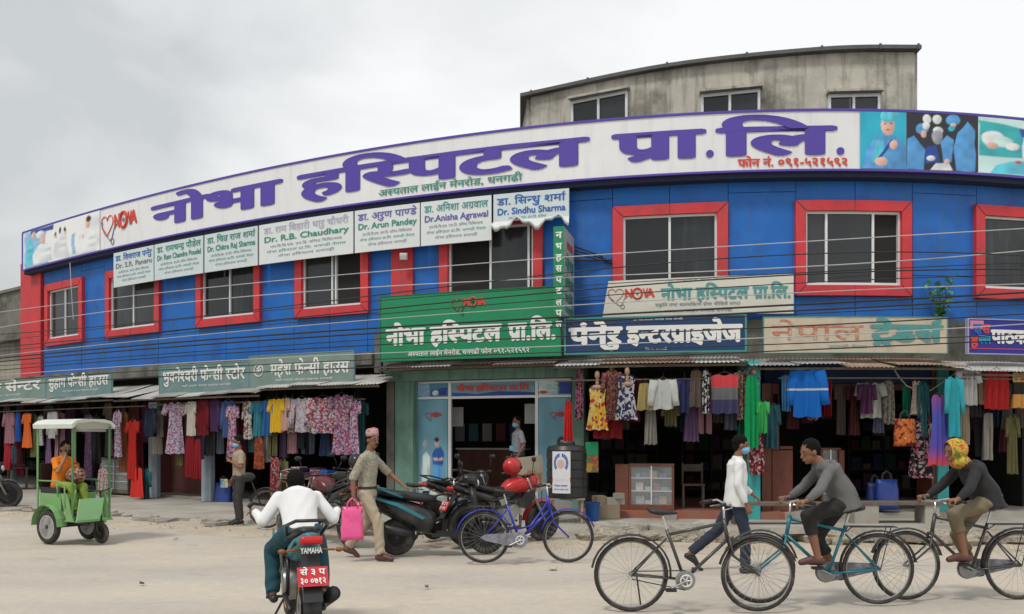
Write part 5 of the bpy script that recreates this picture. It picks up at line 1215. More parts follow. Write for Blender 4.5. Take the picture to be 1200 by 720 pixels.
# chair inside the middle shop
r = thing('wooden_chair','wooden chair in the shade beside the glass counter','chair',W(uat(812,-.1),-.1,.2), ang(uat(812,0)))
for sx in (-1,1):
    for sy in (-1,1): m_ = MB(); m_.bar((sx*.19,sy*.19,0),(sx*.19,sy*.19,.44 if sy < 0 else .88),.035,.035); m_.build('leg', M['oldwood'], r)
m_ = MB(); m_.box((0,0,.455),(.44,.44,.03)); m_.build('seat', M['oldwood'], r); m_ = MB(); m_.box((0,.21,.78),(.34,.02,.14)); m_.build('backrest', M['oldwood'], r)

# ------------------------------------------------------------------ hospital entrance
r = thing('entrance_screen','aluminium framed hospital entrance with blue posters of medical staff','entrance',W(uat(560,.1),.1,.3))
zt, zm, z0 = 2.74, 2.42, .30; ae = .12
for a, b_ in ((485,489),(525,528.5),(627,630.5)): fb('mullion', M['alu'], r, uat(a,ae), uat(b_,ae), z0, zt, .06, ae)
fb('transom', M['alu'], r, uat(485,ae), uat(669,ae), zm-.02, zm+.03, .055, ae+.004); fb('head_rail', M['alu'], r, uat(485,ae), uat(669,ae), zt+.001, zt+.04, .06, ae)
m_pp = 'poster'; m_pt = 'postertop'
M['mask_p'] = flat('print_mask', (.3,.5,.6))
picture(r, 'poster_panel', 489.5, 524.5, z0, zm-.03, .10, [
  ('p','p_pale',[(0,0),(1,0),(1,.12),(0,.16)]), ('p','p_grey',[(.12,.02),(.42,.02),(.46,.42),(.34,.50),(.18,.48),(.08,.35)]), ('p','p_pale',[(.14,.04),(.40,.04),(.42,.42),(.3,.48),(.18,.44)]), ('e','p_grey',.28,.56,.09,.045),
  ('p','p_gown',[(.52,.08),(.88,.08),(.82,.36),(.56,.36)]), ('p','navyp',[(.50,.34),(.86,.34),(.90,.44),(.78,.52),(.6,.52),(.50,.46)]), ('e','p_skin',.66,.57,.075,.035), ('e','p_hair',.65,.60,.08,.022), ('e','p_skin',.62,.40,.10,.014), ('e','p_skin',.80,.40,.08,.014), ('e','p_white',.6,.05,.1,.02), ('e','p_white',.8,.05,.1,.02)], m_pp)
picture(r, 'poster_panel', 631, 669, z0, zm-.03, .10, [('e','p_hair',.72,.57,.14,.06), ('e','p_skin',.76,.55,.1,.045), ('p','p_white',[(.5,.38),(.98,.38),(.95,.5),(.6,.5)])], m_pp)
picture(r, 'transom_poster', 489.5, 524.5, zm+.03, zt, .10, [('p','p_sky',[(0,0),(.4,0),(.4,1),(0,1)]), ('p','p_navy',[(.45,.1),(.98,.1),(.98,.7),(.45,.5)]), ('e','p_pale',.6,.3,.1,.2)], m_pt)
picture(r, 'transom_poster', 529, 626.5, zm+.03, zt, .10, [('p','p_navy',[(0,0),(1,0),(1,.22),(.6,.35),(.3,.15),(0,.3)])], m_pp)
picture(r, 'transom_poster', 631, 669, zm+.03, zt, .10, [('p','p_pale',[(0,0),(.6,0),(.6,1),(0,1)]), ('e','ink_red',.15,.2,.14,.12), ('p','p_navy',[(.65,.1),(1,.1),(1,.9),(.65,.9)])], m_pt)
write(r, 'नोभा हस्पिटल प्रा.लि.', 535, 622, 2.56, 2.66, .115, 'ink_red', .04, 6)
for px0, px1 in ((498,518),(644,664)): 
    ul = uat(px0,.115); kk = (uat(px1,.115)-ul)/3.0; logo(r, lambda x, y: W(ul+x*kk, .115, 1.98+y*kk*1.1), .35, 'ink_grey')
for px, z, lab in ((537,2.05,'white notice hanging inside the entrance on the left'),(622,2.1,'white notice hanging inside the entrance on the right')):
    m_ = MB(); fbox(m_, uat(px-7,-.5), uat(px+6,-.5), z-.22, z+.2, -.5, -.49); o_ = single(m_, 'hanging_notice', mat('paper_shade', (.45,.45,.43)), lab, 'notice')
r = thing('reception_desk','long dark reception desk deep inside the hospital entrance','desk',W(uat(570,-2.4),-2.4,.3)); fb('desk_front', M['wood2'], r, uat(536,-2.4), uat(615,-2.4), .3, 1.3, -2.5, -2.4); fb('desk_top', M['alu'], r, uat(535,-2.4), uat(616,-2.4), 1.301, 1.34, -2.8, -2.36)
for i in range(5): m_ = MB(); a = 532+i*16; fbox(m_, uat(a,-3.5), uat(a+11,-3.5), 1.5, 1.95, -3.58, -3.56); m_.build('wall_poster', PK[i % 7], r, world=True)

# water tank with health poster, on a stand
def posz(px, o): return W(uat(px,o),o,0)
ot_ = 2.2; p = posz(664,ot_); s_ = F/p.y; zc = EYE+(HZ-549)/s_; rt = 23.5/s_; zb_ = EYE+(HZ-583)/s_; zt_ = EYE+(HZ-521)/s_
r = thing('water_tank','black ribbed plastic water tank with a white health poster stuck on it','water tank',(p.x,p.y,zb_))
H_ = zt_-zb_; pr = [(.01,0),(rt*.96,0),(rt,.02)]
for k in range(5): z = .05+(H_-.16)*k/5; pr += [(rt,z),(rt,z+(H_-.16)/5-.04),(rt*.965,z+(H_-.16)/5-.028),(rt*.965,z+(H_-.16)/5-.012)]
pr += [(rt,H_-.10),(rt*.9,H_-.03),(rt*.42,H_),(rt*.42,H_+.03),(rt*.38,H_+.05),(.01,H_+.055)]
m_ = MB(); m_.lathe((0,0,0), pr, n=40); m_.build('tank_body', mat('tank_black', (.018,.02,.02), .4, .3, 5), r, autosm=35)
m_ = MB()
def cyl(a, z, k=0): return V((rt*1.012*math.sin(a)+0, -rt*1.012*math.cos(a), z)) * 1
A0, A1 = -.82, .12; Z0, Z1 = .09, H_-.12
def TP(x, y, q=0): rr_ = rt*(1.012+.0025*q); a = A0+(A1-A0)*x; return V((rr_*math.sin(a), -rr_*math.cos(a), Z0+(Z1-Z0)*y))
pm = MB(); pm.rings([[TP(i/12,0), TP(i/12,1), TP(i/12,1,-3), TP(i/12,0,-3)] for i in range(13)]); po = pm.build('poster', flat('poster_paper', (.70,.70,.72)), r)
pm = MB(); NB = 22
for side_ in (0,1):
    for i in range(8):
        a = (R(100)+R(125)*i/8) if side_ == 0 else (R(80)-R(125)*i/8); b2 = a + (R(13) if side_ == 0 else -R(13))
        pm.add([TP(.5+rx*math.cos(q), .72+ry*math.sin(q), 2) for q, rx, ry in ((a,.40,.24),(a,.27,.155),(b2,.27,.155),(b2,.40,.24))], [(0,1,2,3)])
pm.build('blue_ring', M['navyp'], po)
pm = MB(); pm.add([TP(x,y,2) for x, y in ((0,.26),(.5,.26),(1,.26),(1,.38),(.5,.38),(0,.38))], [(0,1,2,3,4,5)]); pm.build('red_band', M['ink_red'], po)
pm = MB(); pm.add([TP(.5+.2*math.cos(q), .70+.11*math.sin(q), 3) for q in [2*math.pi*k/14 for k in range(14)]], [tuple(range(14))]); pm.build('printed_face', flat('print_peach', (.62,.42,.34)), po)
pm = MB(); lettering(pm, 'कोरोना बाट बचौं', lambda x,y,q: TP(x,y,4+q*.2), .1, .9, .295, .35, .03, 4); pm.build('band_lettering', M['white'], po)
pm = MB(); lettering(pm, 'नेपाल सरकार', lambda x,y,q: TP(x,y,3+q*.2), .15, .85, .16, .2, .02, 4); lettering(pm, 'स्वास्थ्य तथा जनसंख्या मन्त्रालय', lambda x,y,q: TP(x,y,3+q*.2), .1, .9, .07, .11, .0, 4); pm.build('small_print', M['ink_violet'], po)
r = thing('tank_stand','rusty steel stand carrying the black water tank','stand',(p.x,p.y,.08))
hh = zb_-.08
for sx in (-1,1):
    for sy in (-1,1): m_ = MB(); m_.bar((sx*rt*.7,sy*rt*.7,0),(sx*rt*.7,sy*rt*.7,hh-.03),.035,.035); m_.build('leg', M['rust'], r)
m_ = MB(); m_.box((0,0,hh-.015),(rt*1.7,rt*1.7,.028)); m_.build('top_plate', M['rust'], r); m_ = MB(); m_.tube([(-rt*.7,-rt*.7,hh*.4),(rt*.7,-rt*.7,hh*.4)], .012, 5); m_.tube([(-rt*.7,rt*.7,hh*.4),(rt*.7,rt*.7,hh*.4)], .012, 5); m_.build('braces', M['rust'], r)
# blue bucket, green crate of packets, tilted board, small table
p = posz(694,1.7); r = thing('bucket','blue plastic bucket at the foot of the green pillar','bucket',(p.x,p.y,.085)); m_ = MB(); m_.lathe((0,0,0), [(.01,0),(.11,0),(.145,.30),(.152,.30),(.152,.32),(.138,.32),(.105,.012),(.01,.012)], n=24); m_.build('pail', mat('blue_plastic', (.01,.08,.30), .4), r, autosm=40); m_ = MB(); m_.tube([(.15*math.cos(a),.0,.30-.1*math.sin(a)) for a in [math.pi*k/10 for k in range(11)]], .005, 5); m_.build('handle', M['alu'], r)
r = thing('packet_display','green hanging display card of small packets beside the tank','display',posz(694,.9)+V((0,0,1.1)))
for k, (z0_, z1_) in enumerate(((.92,1.24),(1.245,1.5))): fb('packet_strip', cl('green_packets',(.01,.28,.08),(.01,.30,.09),(.4,.05,.05),(.45,.3,.05),kind='noise',scale=7) if k == 0 else mat('green_packet',(.01,.26,.10),.5), r, uat(686,.9), uat(701,.9), z0_, z1_, .86, .9)
p = posz(622,2.0); r = thing('notice_board','tilted cream notice board with faded red print behind the red motorcycle','board',(p.x,p.y,EYE+(HZ-577)/(F/p.y)), .1)
m_ = MB(); ww, hh = 31/(F/p.y), 42/(F/p.y); Rm = Matrix.Rotation(-.12,3,'Y'); m_.box((0,0,hh/2),(ww,.03,hh),Rm); m_.build('panel', mat('cream_card', (.36,.31,.23), .8, .15, 5), r)
m_ = MB(); lettering(m_, 'पार्किङ', lambda x,y,q: Rm@V((x,-.018-.0006*q,y-hh/2))+V((0,0,hh/2)), -ww*.4, ww*.4, hh*.25, hh*.5, .03, 4); m_.build('faded_lettering', mat('faded_red_print', (.38,.16,.10)), r)
m_ = MB(); m_.tube([(-.2,0,.02),(-.2,.1,-.82)], .012, 5); m_.tube([(.2,0,.02),(.2,.1,-.82)], .012, 5); m_.build('support_posts', M['oldwood'], r)
r = thing('junk_heap','low heap of cardboard and sacks behind the blue bucket','boxes',posz(712,1.25)+V((0,0,.085)))
for k, (x,y,z,a,b_,c) in enumerate(((0,0,.13,.42,.3,.26),(.12,.02,.32,.34,.24,.12),(-.16,-.04,.34,.2,.2,.16),(.2,-.06,.42,.16,.14,.10))): m_ = MB(); m_.box((x,y,z),(a,b_,c),Matrix.Rotation(.2*k,3,'Z')); m_.build('carton', mat('cardboard_%d' % (k%2), ((.24,.19,.13),(.30,.28,.24))[k%2], .9), r)
p = posz(1010,1.5); r = thing('low_bench','low concrete block bench in front of the corner shop','bench',(p.x,p.y,.08), .0); m_ = MB(); m_.box((0,0,.16),(.42,.42,.32)); m_.build('block', M['pave'], r); m_ = MB(); m_.box((.55,0,.345),(1.6,.45,.05)); m_.build('plank', M['oldwood'], r); m_ = MB(); m_.box((1.15,0,.16),(.25,.4,.315)); m_.build('block', M['pave'], r)
p = posz(870,2.0); r = thing('low_bench','low grey plank bench behind the man in the white shirt','bench',(p.x,p.y,.08)); m_ = MB(); m_.box((.6,0,.36),(1.6,.4,.05)); m_.build('plank', M['oldwood'], r)
for x in (-.1,1.3): m_ = MB(); m_.box((x,0,.165),(.12,.34,.33)); m_.build('leg', M['oldwood'], r)
# thin hose looping over the corner shop
m_ = MB(); m_.tube([W(uat(px,.9),.9,zat(px,y,.9)) for px, y in ((1046,430),(1052,440),(1062,452),(1075,458),(1090,458),(1102,450),(1112,444))], .012, 6); single(m_, 'looped_cable', M['cream'], 'thin pale cable looping under the cream sign in the corner shop', 'cable')

# litter on the road and pavement
rnd = random.Random(44)
for k, (px, py, c, lab) in enumerate(((205,633,(.6,.6,.58),'crumpled white paper scrap on the road below the left shops'),(166,686,(.08,.08,.07),'dark pebble alone on the open road at left'),(648,668,(.5,.45,.35),'torn cardboard scrap on the road near the blue bicycle'),(500,690,(.15,.14,.12),'small dark pebble on the empty middle of the road'),(690,632,(.1,.25,.5),'blue plastic scrap by the broken pavement edge'))):
    p = gnd(px, py); m_ = MB(); a = .06 if k in (0,2,4) else .03; P = [V((a*math.cos(q)*rnd.uniform(.6,1.2), a*math.sin(q)*rnd.uniform(.6,1.2), rnd.uniform(.0,.02))) for q in (0,1,2,3,4,5)]; m_.prism(P, (0,0,.012)); single(m_, 'litter' if k in (0,2,4) else 'pebble', mat('litter_%d' % k, c, .9), lab, 'litter' if k in (0,2,4) else 'pebble', (p.x,p.y,.012))
# bundles and low tables in front of the clothes shops
def table(px, o, w_, lab, cols_, seed, z=.085):
    p = posz(px,o); r = thing('display_table', lab, 'table', (p.x,p.y,z), ang(uat(px,o)))
    m_ = MB(); m_.box((0,0,.62),(w_,.5,.03)); m_.build('tabletop', M['oldwood'], r)
    for sx in (-1,1):
        for sy in (-1,1): m_ = MB(); m_.box((sx*(w_/2-.05),sy*.2,.30),(.05,.05,.61)); m_.build('leg', M['oldwood'], r)
    rn = random.Random(seed); x = -w_/2+.14
    while x < w_/2-.1:
        zz = .636
        for j in range(rn.randint(3,6)):
            h = rn.uniform(.025,.045); m_ = MB(); m_.box((x+rn.uniform(-.01,.01),rn.uniform(-.02,.02),zz+h/2),(.22,.30,h*.92),Matrix.Rotation(rn.uniform(-.08,.08),3,'Z')); f = m_.build('folded_garment', rn.choice(cols_), None); f.location = r.location; f.rotation_euler = r.rotation_euler; tag(f, None, None)
            f.parent = r; f.location = (0,0,0); f.rotation_euler = (0,0,0); zz += h
        x += .26
    return r
CL = [pc('crimson',(.28,.02,.03)), pc('royal',(.03,.10,.38)), pc('pale_grey',(.36,.36,.34)), pc('dim3',(.1,.1,.1)), pc('teal',(.05,.22,.28)), pc('purple',(.07,.03,.09)), LAV, BRN]
table(365, .9, 1.5, 'low table of folded clothes behind the parked motorcycles', CL, 1); table(12, .8, 1.3, 'low table of folded clothes at the far left shop', CL, 3)
# ------------------------------------------------------------------ bicycles
GREY_M = mat('dull_steel', (.30,.30,.29), .35, .2, 6, metal=.7); BLK = mat('worn_black_paint', (.02,.02,.022), .4, .3, 8)
def spoked_wheel(parent, c, r, spokes=24, tyre_r=.019, name='wheel', steer=0):
    """wheel part with tyre, rim, spokes and hub as its own pieces"""
    c = V(c); rot = Matrix.Rotation(steer, 3, 'Z'); ax = rot@V((0,1,0))
    w_ = MB(); w_.lathe(c - ax*.035, [(.004,0),(.018,.005),(.016,.02),(.016,.05),(.018,.065),(.004,.07)], ax, 12); wo = w_.build(name, GREY_M, parent, autosm=40)
    m_ = MB(); m_.torus(c, r-tyre_r, tyre_r, ax, 36, 8); m_.build('tyre', M['rubber'], wo, smooth=True)
    m_ = MB(); m_.torus(c, r-tyre_r*2.1, .008, ax, 36, 6); m_.build('rim', mat('dusty_rim', (.28,.27,.25), .5, .2, 8, metal=.4), wo, smooth=True)
    m_ = MB()
    for k in range(spokes):
        a = 2*math.pi*k/spokes; b_ = a + (.18 if k % 2 else -.18); d = rot@V((math.cos(a),0,math.sin(a))); e = rot@V((math.cos(b_),0,math.sin(b_)))
        m_.tube([c + e*.017 + ax*(.028 if k % 4 < 2 else -.028), c + d*(r-tyre_r*2.2)], .0016, 3)
    m_.build('spokes', GREY_M, wo); return wo
def bicycle(label, loc, rz, col, group='bicycles', lady=False, wr=.33, wb=1.06, carrier=True, basket=False, lean=0, chaincase=True, steer=0, name='bicycle', seatbag=None):
    r = thing(name, label, 'bicycle', loc, rz, group); r.rotation_euler = (lean, 0, rz)
    paint = mat('bike_paint_%s' % col[0], col[1], .3, .15, 8); T = lambda m_, a, b_, rad=.014: m_.tube([a, b_], rad, 8)
    RW = V((-wb*.42,0,wr)); FW = V((wb*.58,0,wr)); BB = V((-.0,0,.29)); ST = V((-.16,0,.74)); HT = V((.36,0,.80)); HB = V((.40,0,.66))
    spoked_wheel(r, RW, wr); spoked_wheel(r, FW, wr, steer=steer)
    m_ = MB()
    if lady: T(m_, HB+V((0,0,.02)), BB+V((.02,0,.02)), .017); m_.tube([HT-V((0,0,.03)), V((.14,0,.46)), V((-.06,0,.42))], .013, 8)
    else: T(m_, HT, ST-V((0,0,.05)), .015); T(m_, HB, BB, .016)
    T(m_, BB, ST, .015); T(m_, HB-V((0.01,0,.03)), HT+V((-.005,0,.03)), .019)
    for s_ in (1,-1): m_.tube([BB+V((0,.02*s_,0)), RW+V((0,.055*s_,0))], .009, 6); m_.tube([ST-V((0,0,.08)), RW+V((0,.055*s_,0))], .008, 6)
    m_.build('frame', paint, r, smooth=True)
    m_ = MB()
    for s_ in (1,-1): m_.tube([HB+V((0,.04*s_,-.02)), HB+V((.03,.05*s_,-.15)), FW+V((0,.05*s_,0))], [.012,.011,.008], 7)
    m_.tube([HB+V((0,-.045,-.02)), HB+V((0,.045,-.02))], .014, 7); m_.build('fork', paint, r, smooth=True)
    m_ = MB(); hs_ = HT+V((-.01,0,.16)); T(m_, HT, hs_, .011); m_.tube([hs_+V((-.14,.27,.0)), hs_+V((.0,.24,.03)), hs_+V((.05,.08,.0)), hs_+V((.05,-.08,.0)), hs_+V((.0,-.24,.03)), hs_+V((-.14,-.27,.0))], .010, 7); hb_ = m_.build('handlebar', M['chrome'], r, smooth=True)
    for s_ in (1,-1): m_ = MB(); m_.tube([hs_+V((-.15,.272*s_,-.002)), hs_+V((-.04,.255*s_,.022))], .016, 8); m_.build('grip', M['black'], hb_, smooth=True)
    for s_ in (1,-1): m_ = MB(); m_.tube([hs_+V((.03,.2*s_,-.01)), hs_+V((-.06,.25*s_,-.03))], .005, 5); m_.build('brake_lever', M['chrome'], hb_)
    m_ = MB(); sp = ST+V((-.035,0,.12)); T(m_, ST, sp, .011); m_.build('seat_post', M['chrome'], r)
    m_ = MB(); m_.rings([[sp+V((x, w_*math.cos(q), .03+h*math.sin(q)*.5+zz)) for q in [2*math.pi*k/10 for k in range(10)]] for x, w_, h, zz in ((-.14,.03,.02,.03),(-.12,.085,.055,.02),(-.05,.095,.06,.005),(.03,.05,.045,.0),(.10,.028,.035,.0),(.13,.012,.02,-.005))]); m_.build('saddle', M['black'], r, smooth=True)
    # mudguards
    for c, a0, a1 in ((RW, R(-5), R(170)), (FW, R(20), R(165))):
        m_ = MB(); rs = []
        for k in range(15):
            a = a0+(a1-a0)*k/14; d = V((math.cos(a),0,math.sin(a))); rr_ = wr+.022; rs.append([c+d*(rr_-.006)+V((0,.030,0)), c+d*rr_+V((0,.028,0)), c+d*(rr_+.01), c+d*rr_+V((0,-.028,0)), c+d*(rr_-.006)+V((0,-.030,0)), c+d*(rr_+.004)])
        m_.rings(rs); m_.build('mudguard', paint if lady else BLK, r, smooth=True)
    # chain set
    cr = MB(); cr.lathe(BB+V((0,-.05,0)), [(.03,0),(.09,.001),(.09,.005),(.03,.006)], (0,1,0), 24); co = cr.build('chainring', GREY_M, r)
    if chaincase:
        m_ = MB(); P = [BB+V((.10*math.cos(a),-.062,.10*math.sin(a))) for a in [R(-90)+math.pi*k/10 for k in range(11)]] + [RW+V((.02,-.062,.04)), RW+V((-.05,-.062,0)), RW+V((.02,-.062,-.04))]; m_.prism(P, (0,-.014,0)); m_.build('chain_case', mat('worn_chain_case', (.22,.22,.26), .5, .5, 14, dirt=(.1,.08,.06), dscale=8), r)
    else:
        m_ = MB(); m_.tube([BB+V((0,-.05,.088)), RW+V((0,-.05,.035))], .005, 4); m_.tube([BB+V((0,-.05,-.088)), RW+V((0,-.05,-.035))], .005, 4); m_.build('chain', BLK, r)
    m_ = MB(); m_.torus(BB+V((0,-.082,0)), .05, .008, (0,1,0), 18, 6)
    for k in range(5): a = 2*math.pi*k/5; m_.tube([BB+V((0,-.082,0)), BB+V((.05*math.cos(a),-.082,.05*math.sin(a)))], .006, 4)
    m_.build('crank_spider', M['alu'], co)
    for s_, a in ((1,R(25)),(-1,R(205))):
        m_ = MB(); e = BB+V((.165*math.cos(a),.10*s_,.165*math.sin(a))); m_.tube([BB+V((0,.09*s_,0)), e], .009, 6); ca = m_.build('crank', GREY_M, r); m_ = MB(); m_.box(e+V((0,.05*s_,0)), (.09,.08,.022)); m_.build('pedal', M['black'], ca)
    if carrier:
        m_ = MB(); z = wr*2+.06; x0, x1 = -.62, -.2
        for y in (-.05,0,.05): m_.tube([(x0,y,z),(x1,y,z)], .005, 5)
        m_.tube([(x0,-.06,z),(x0,.06,z)], .005, 5); m_.tube([(x1,-.06,z),(x1,.06,z)], .005, 5)
        for s_ in (1,-1): m_.tube([(x0+.06,.055*s_,z), RW+V((0,.06*s_,0))], .005, 5); m_.tube([(x1,.05*s_,z), ST+V((0,.01*s_,-.06))], .005, 5)
        m_.build('carrier', BLK, r)
    if basket:
        m_ = MB()
        for z in (0,.09,.18):
            k_ = .10+.04*z/.18; m_.tube([(.62-k_,-k_*1.2,.70+z),(.62+k_,-k_*1.2,.70+z),(.62+k_,k_*1.2,.70+z),(.62-k_,k_*1.2,.70+z)], .005, 4, closed=True)
        for i in range(12): a = 2*math.pi*i/12; m_.tube([(.62+.1*math.cos(a),.12*math.sin(a),.70),(.62+.14*math.cos(a),.165*math.sin(a),.88)], .003, 3)
        m_.build('basket', M['alu'], r)
    if not name == 'ridden_bicycle' and lean == 0:
        m_ = MB(); m_.tube([RW+V((.05,.07,.05)), (-wb*.42+.12,.22,.01)], .008, 5); m_.build('kickstand', BLK, r)
    return r
# ------------------------------------------------------------------ motorcycles
def moto_wheel(parent, c, r, w_=.05, spokes=5, ax=V((0,1,0)), rimm=None, stripe=None):
    c = V(c); h = MB(); h.lathe(c-ax*.05, [(.005,0),(.04,.01),(.045,.05),(.04,.09),(.005,.1)], ax, 14); wo = h.build('wheel', BLK, parent, autosm=40)
    m_ = MB(); m_.torus(c, r-w_, w_, ax, 36, 10); m_.build('tyre', M['rubber'], wo, smooth=True)
    m_ = MB(); m_.lathe(c-ax*w_*.7, [(r-w_*2.0,0),(r-w_*1.55,0),(r-w_*1.7,w_*.7),(r-w_*1.55,w_*1.4),(r-w_*2.0,w_*1.4),(r-w_*2.3,w_*.7),(r-w_*2.0,0)], ax, 30); m_.build('rim', rimm or BLK, wo, autosm=40)
    a1 = ax.orthogonal().normalized(); a2 = ax.cross(a1); m_ = MB()
    for k in range(spokes):
        for s_ in (-.12,.12): a = 2*math.pi*k/spokes; d = a1*math.cos(a+s_)+a2*math.sin(a+s_); e = a1*math.cos(a)+a2*math.sin(a); m_.bar(c+e*.03, c+d*(r-w_*1.9), .03, .016, ax)
    m_.build('spokes', rimm or BLK, wo)
    if stripe: m_ = MB(); m_.torus(c+ax*w_*.75, r-w_*1.75, .006, ax, 30, 5); m_.torus(c-ax*w_*.75, r-w_*1.75, .006, ax, 30, 5); m_.build('rim_stripe', stripe, wo)
    m_ = MB(); m_.lathe(c+ax*.055, [(.05,0),(.12,.0),(.12,.006),(.05,.006),(.05,0)], ax, 24); m_.build('brake_disc', GREY_M, wo); return wo
def loft(m_, secs, n=14, power=2.6):
    """body shell along x: (x, z centre, half width, half height)"""
    rs = []
    for x, z, a, b_ in secs:
        ring = []
        for j in range(n):
            q = 2*math.pi*j/n; cx, sx = math.cos(q), math.sin(q); ring.append(V((x, a*math.copysign(abs(cx)**(2/power), cx), z+b_*math.copysign(abs(sx)**(2/power), sx))))
        rs.append(ring)
    m_.rings(rs)
def motorcycle(label, loc, rz, paint, accent, group='parked motorcycles', plate='red', rimm=None, lean=0, fairing=True, helmet=None, plate_txt='२५ ०३४७'):
    r = thing('motorcycle', label, 'motorcycle', loc, rz, group); r.rotation_euler = (lean,0,rz)
    RW = V((-.62,0,.30)); FW = V((.68,0,.30)); st = rimm[1] if isinstance(rimm, tuple) else None; rm_ = rimm[0] if isinstance(rimm, tuple) else rimm
    moto_wheel(r, RW, .30, .055, rimm=rm_, stripe=st); moto_wheel(r, FW, .30, .045, rimm=rm_, stripe=st)
    m_ = MB(); HD = V((.40,0,.86)); m_.tube([HD, V((.30,0,.62)), V((.18,0,.36))], .022, 8)
    for s_ in (1,-1): m_.tube([HD, V((.1,.09*s_,.72)), V((-.25,.10*s_,.64)), V((-.70,.09*s_,.80))], .016, 7); m_.tube([V((-.22,.10*s_,.62)), V((-.20,.10*s_,.34)), V((.18,.08*s_,.34))], .016, 7); m_.tube([V((-.18,.12*s_,.34)), RW+V((0,.12*s_,0))], .02, 8)
    m_.build('frame', BLK, r, smooth=True)
    m_ = MB(); m_.lathe(V((.02,0,.40)), [(.01,-.12),(.12,-.12),(.135,-.06),(.135,.06),(.12,.12),(.01,.12)], (0,1,0), 20); m_.box((.14,0,.50),(.18,.20,.16),Matrix.Rotation(-.35,3,'Y'))
    for k in range(6): m_.box((.16+.012*k,0,.50+.026*k),(.17,.22,.010),Matrix.Rotation(-.35,3,'Y'))
    m_.build('engine', GREY_M, r, autosm=35)
    m_ = MB(); m_.tube([(.22,-.12,.42),(.20,-.14,.26),(-.10,-.15,.22),(-.25,-.16,.27)], [.022,.024,.028,.03], 8); m_.tube([(-.25,-.165,.27),(-.70,-.18,.42)], [.045,.055], 12); m_.build('exhaust', BLK, r, smooth=True)
    m_ = MB(); loft(m_, [(-.06,.77,.05,.03),(0,.80,.10,.075),(.10,.84,.145,.11),(.24,.86,.155,.12),(.36,.85,.12,.10),(.43,.83,.05,.05)]); m_.build('fuel_tank', paint, r, smooth=True)
    for s_ in (1,-1): m_ = MB(); m_.prism([(.46,.15*s_,.80),(.26,.17*s_,.74),(.16,.155*s_,.58),(.30,.14*s_,.50),(.44,.15*s_,.66)], (0,.012*s_,0)); m_.build('tank_shroud', accent, r)
    m_ = MB(); loft(m_, [(-.74,.885,.05,.02),(-.66,.88,.09,.035),(-.45,.84,.12,.045),(-.20,.79,.13,.045),(-.04,.79,.09,.05),(.02,.80,.05,.03)]); m_.build('seat', M['black'], r, smooth=True)
    m_ = MB(); loft(m_, [(-.86,.86,.03,.02),(-.80,.84,.07,.045),(-.60,.78,.11,.06),(-.35,.70,.12,.07),(-.15,.66,.10,.07)]); m_.build('tail_cowl', accent, r, smooth=True)
    m_ = MB(); m_.tube([(-.42,.13,.83),(-.62,.15,.92),(-.82,.10,.97),(-.82,-.10,.97),(-.62,-.15,.92),(-.42,-.13,.83)], .013, 7); m_.build('grab_rail', BLK, r, smooth=True)
    m_ = MB(); m_.rings([[V((-.86+.02*math.cos(q)*0, y*.9, .835+.03*math.sin(q))) + V((-.02-.02*math.cos(q),0,0)) for q in [2*math.pi*k/10 for k in range(10)]] for y in (-.085,-.05,0,.05,.085)]); m_.build('tail_light', mat('red_lens', (.55,.01,.01), .2, .1, 5), r, smooth=True)
    m_ = MB(); rs = []
    for k in range(8): a = R(35+95*k/7); d = V((-math.sin(a-.6),0,math.cos(a-.6))); p = RW+d*.35; rs.append([p+V((0,.065,-.01)), p+d*.012+V((0,0,.01)), p+V((0,-.065,-.01)), p-d*.008])
    m_.rings(rs); m_.bar((-.80,0,.74),(-1.02,0,.42),.13,.012); m_.build('rear_fender', M['black'], r, smooth=False)
    nb_ = MB(); a_, b_ = V((-.905,0,.655)), V((-.975,0,.53)); nb_.bar(a_+V((-.03,0,0)), b_+V((-.03,0,0)), .21, .006, (1,0,.5)); po = nb_.build('number_plate', mat('plate_red' if plate == 'red' else 'plate_white', (.55,.02,.03) if plate == 'red' else (.7,.7,.7), .5), r)
    m_ = MB(); d = (a_-b_).normalized(); nn = V((-d.z,0,d.x)); nn = nn if nn.x < 0 else -nn
    for k, t_ in enumerate(('से ३ प', plate_txt)): lettering(m_, t_, lambda x,y,q: b_+V((-.036,0,0))+nn*(.004+.0006*q)+V((0,-x,0))+d*y, -.085, .085, .085-.065*k, .125-.065*k, .03, 5)
    m_.build('plate_lettering', M['white'], po)
    for s_ in (1,-1):
        m_ = MB(); m_.tube([(-.80,.06*s_,.76),(-.84,.17*s_,.76)], .008, 5); m_.ell((-.85,.20*s_,.76),(.022,.028,.018)); m_.build('rear_indicator', mat('amber_lens', (.22,.07,.01), .3), r, smooth=True)
    m_ = MB()
    for s_ in (1,-1): m_.tube([(.36,.085*s_,.96),(.42,.085*s_,.80),FW+V((0,.085*s_,0))], [.02,.024,.026], 8)
    m_.box((.40,0,.92),(.07,.2,.03)); m_.build('fork', GREY_M, r, smooth=True)
    m_ = MB(); rs = []
    for k in range(9): a = R(-35+120*k/8); d = V((-math.sin(a),0,math.cos(a))); p = FW+d*.33; rs.append([p+V((0,.06,-.01)), p+d*.015, p+V((0,-.06,-.01)), p-d*.006])
    m_.rings(rs); m_.build('front_fender', paint, r)
    m_ = MB(); loft(m_, [(.38,.92,.10,.09),(.46,.91,.11,.12),(.54,.88,.09,.10),(.58,.85,.05,.05)]); hl = m_.build('headlight_cowl', paint, r, smooth=True)
    m_ = MB(); m_.ell((.565,0,.87),(.03,.065,.065)); m_.build('headlight', mat('lamp_glass', (.6,.62,.62), .08), hl, smooth=True)
    m_ = MB(); m_.tube([(.20,.36,1.01),(.32,.33,1.02),(.38,.10,.98),(.38,-.10,.98),(.32,-.33,1.02),(.20,-.36,1.01)], .012, 8); ho = m_.build('handlebar', BLK, r, smooth=True)
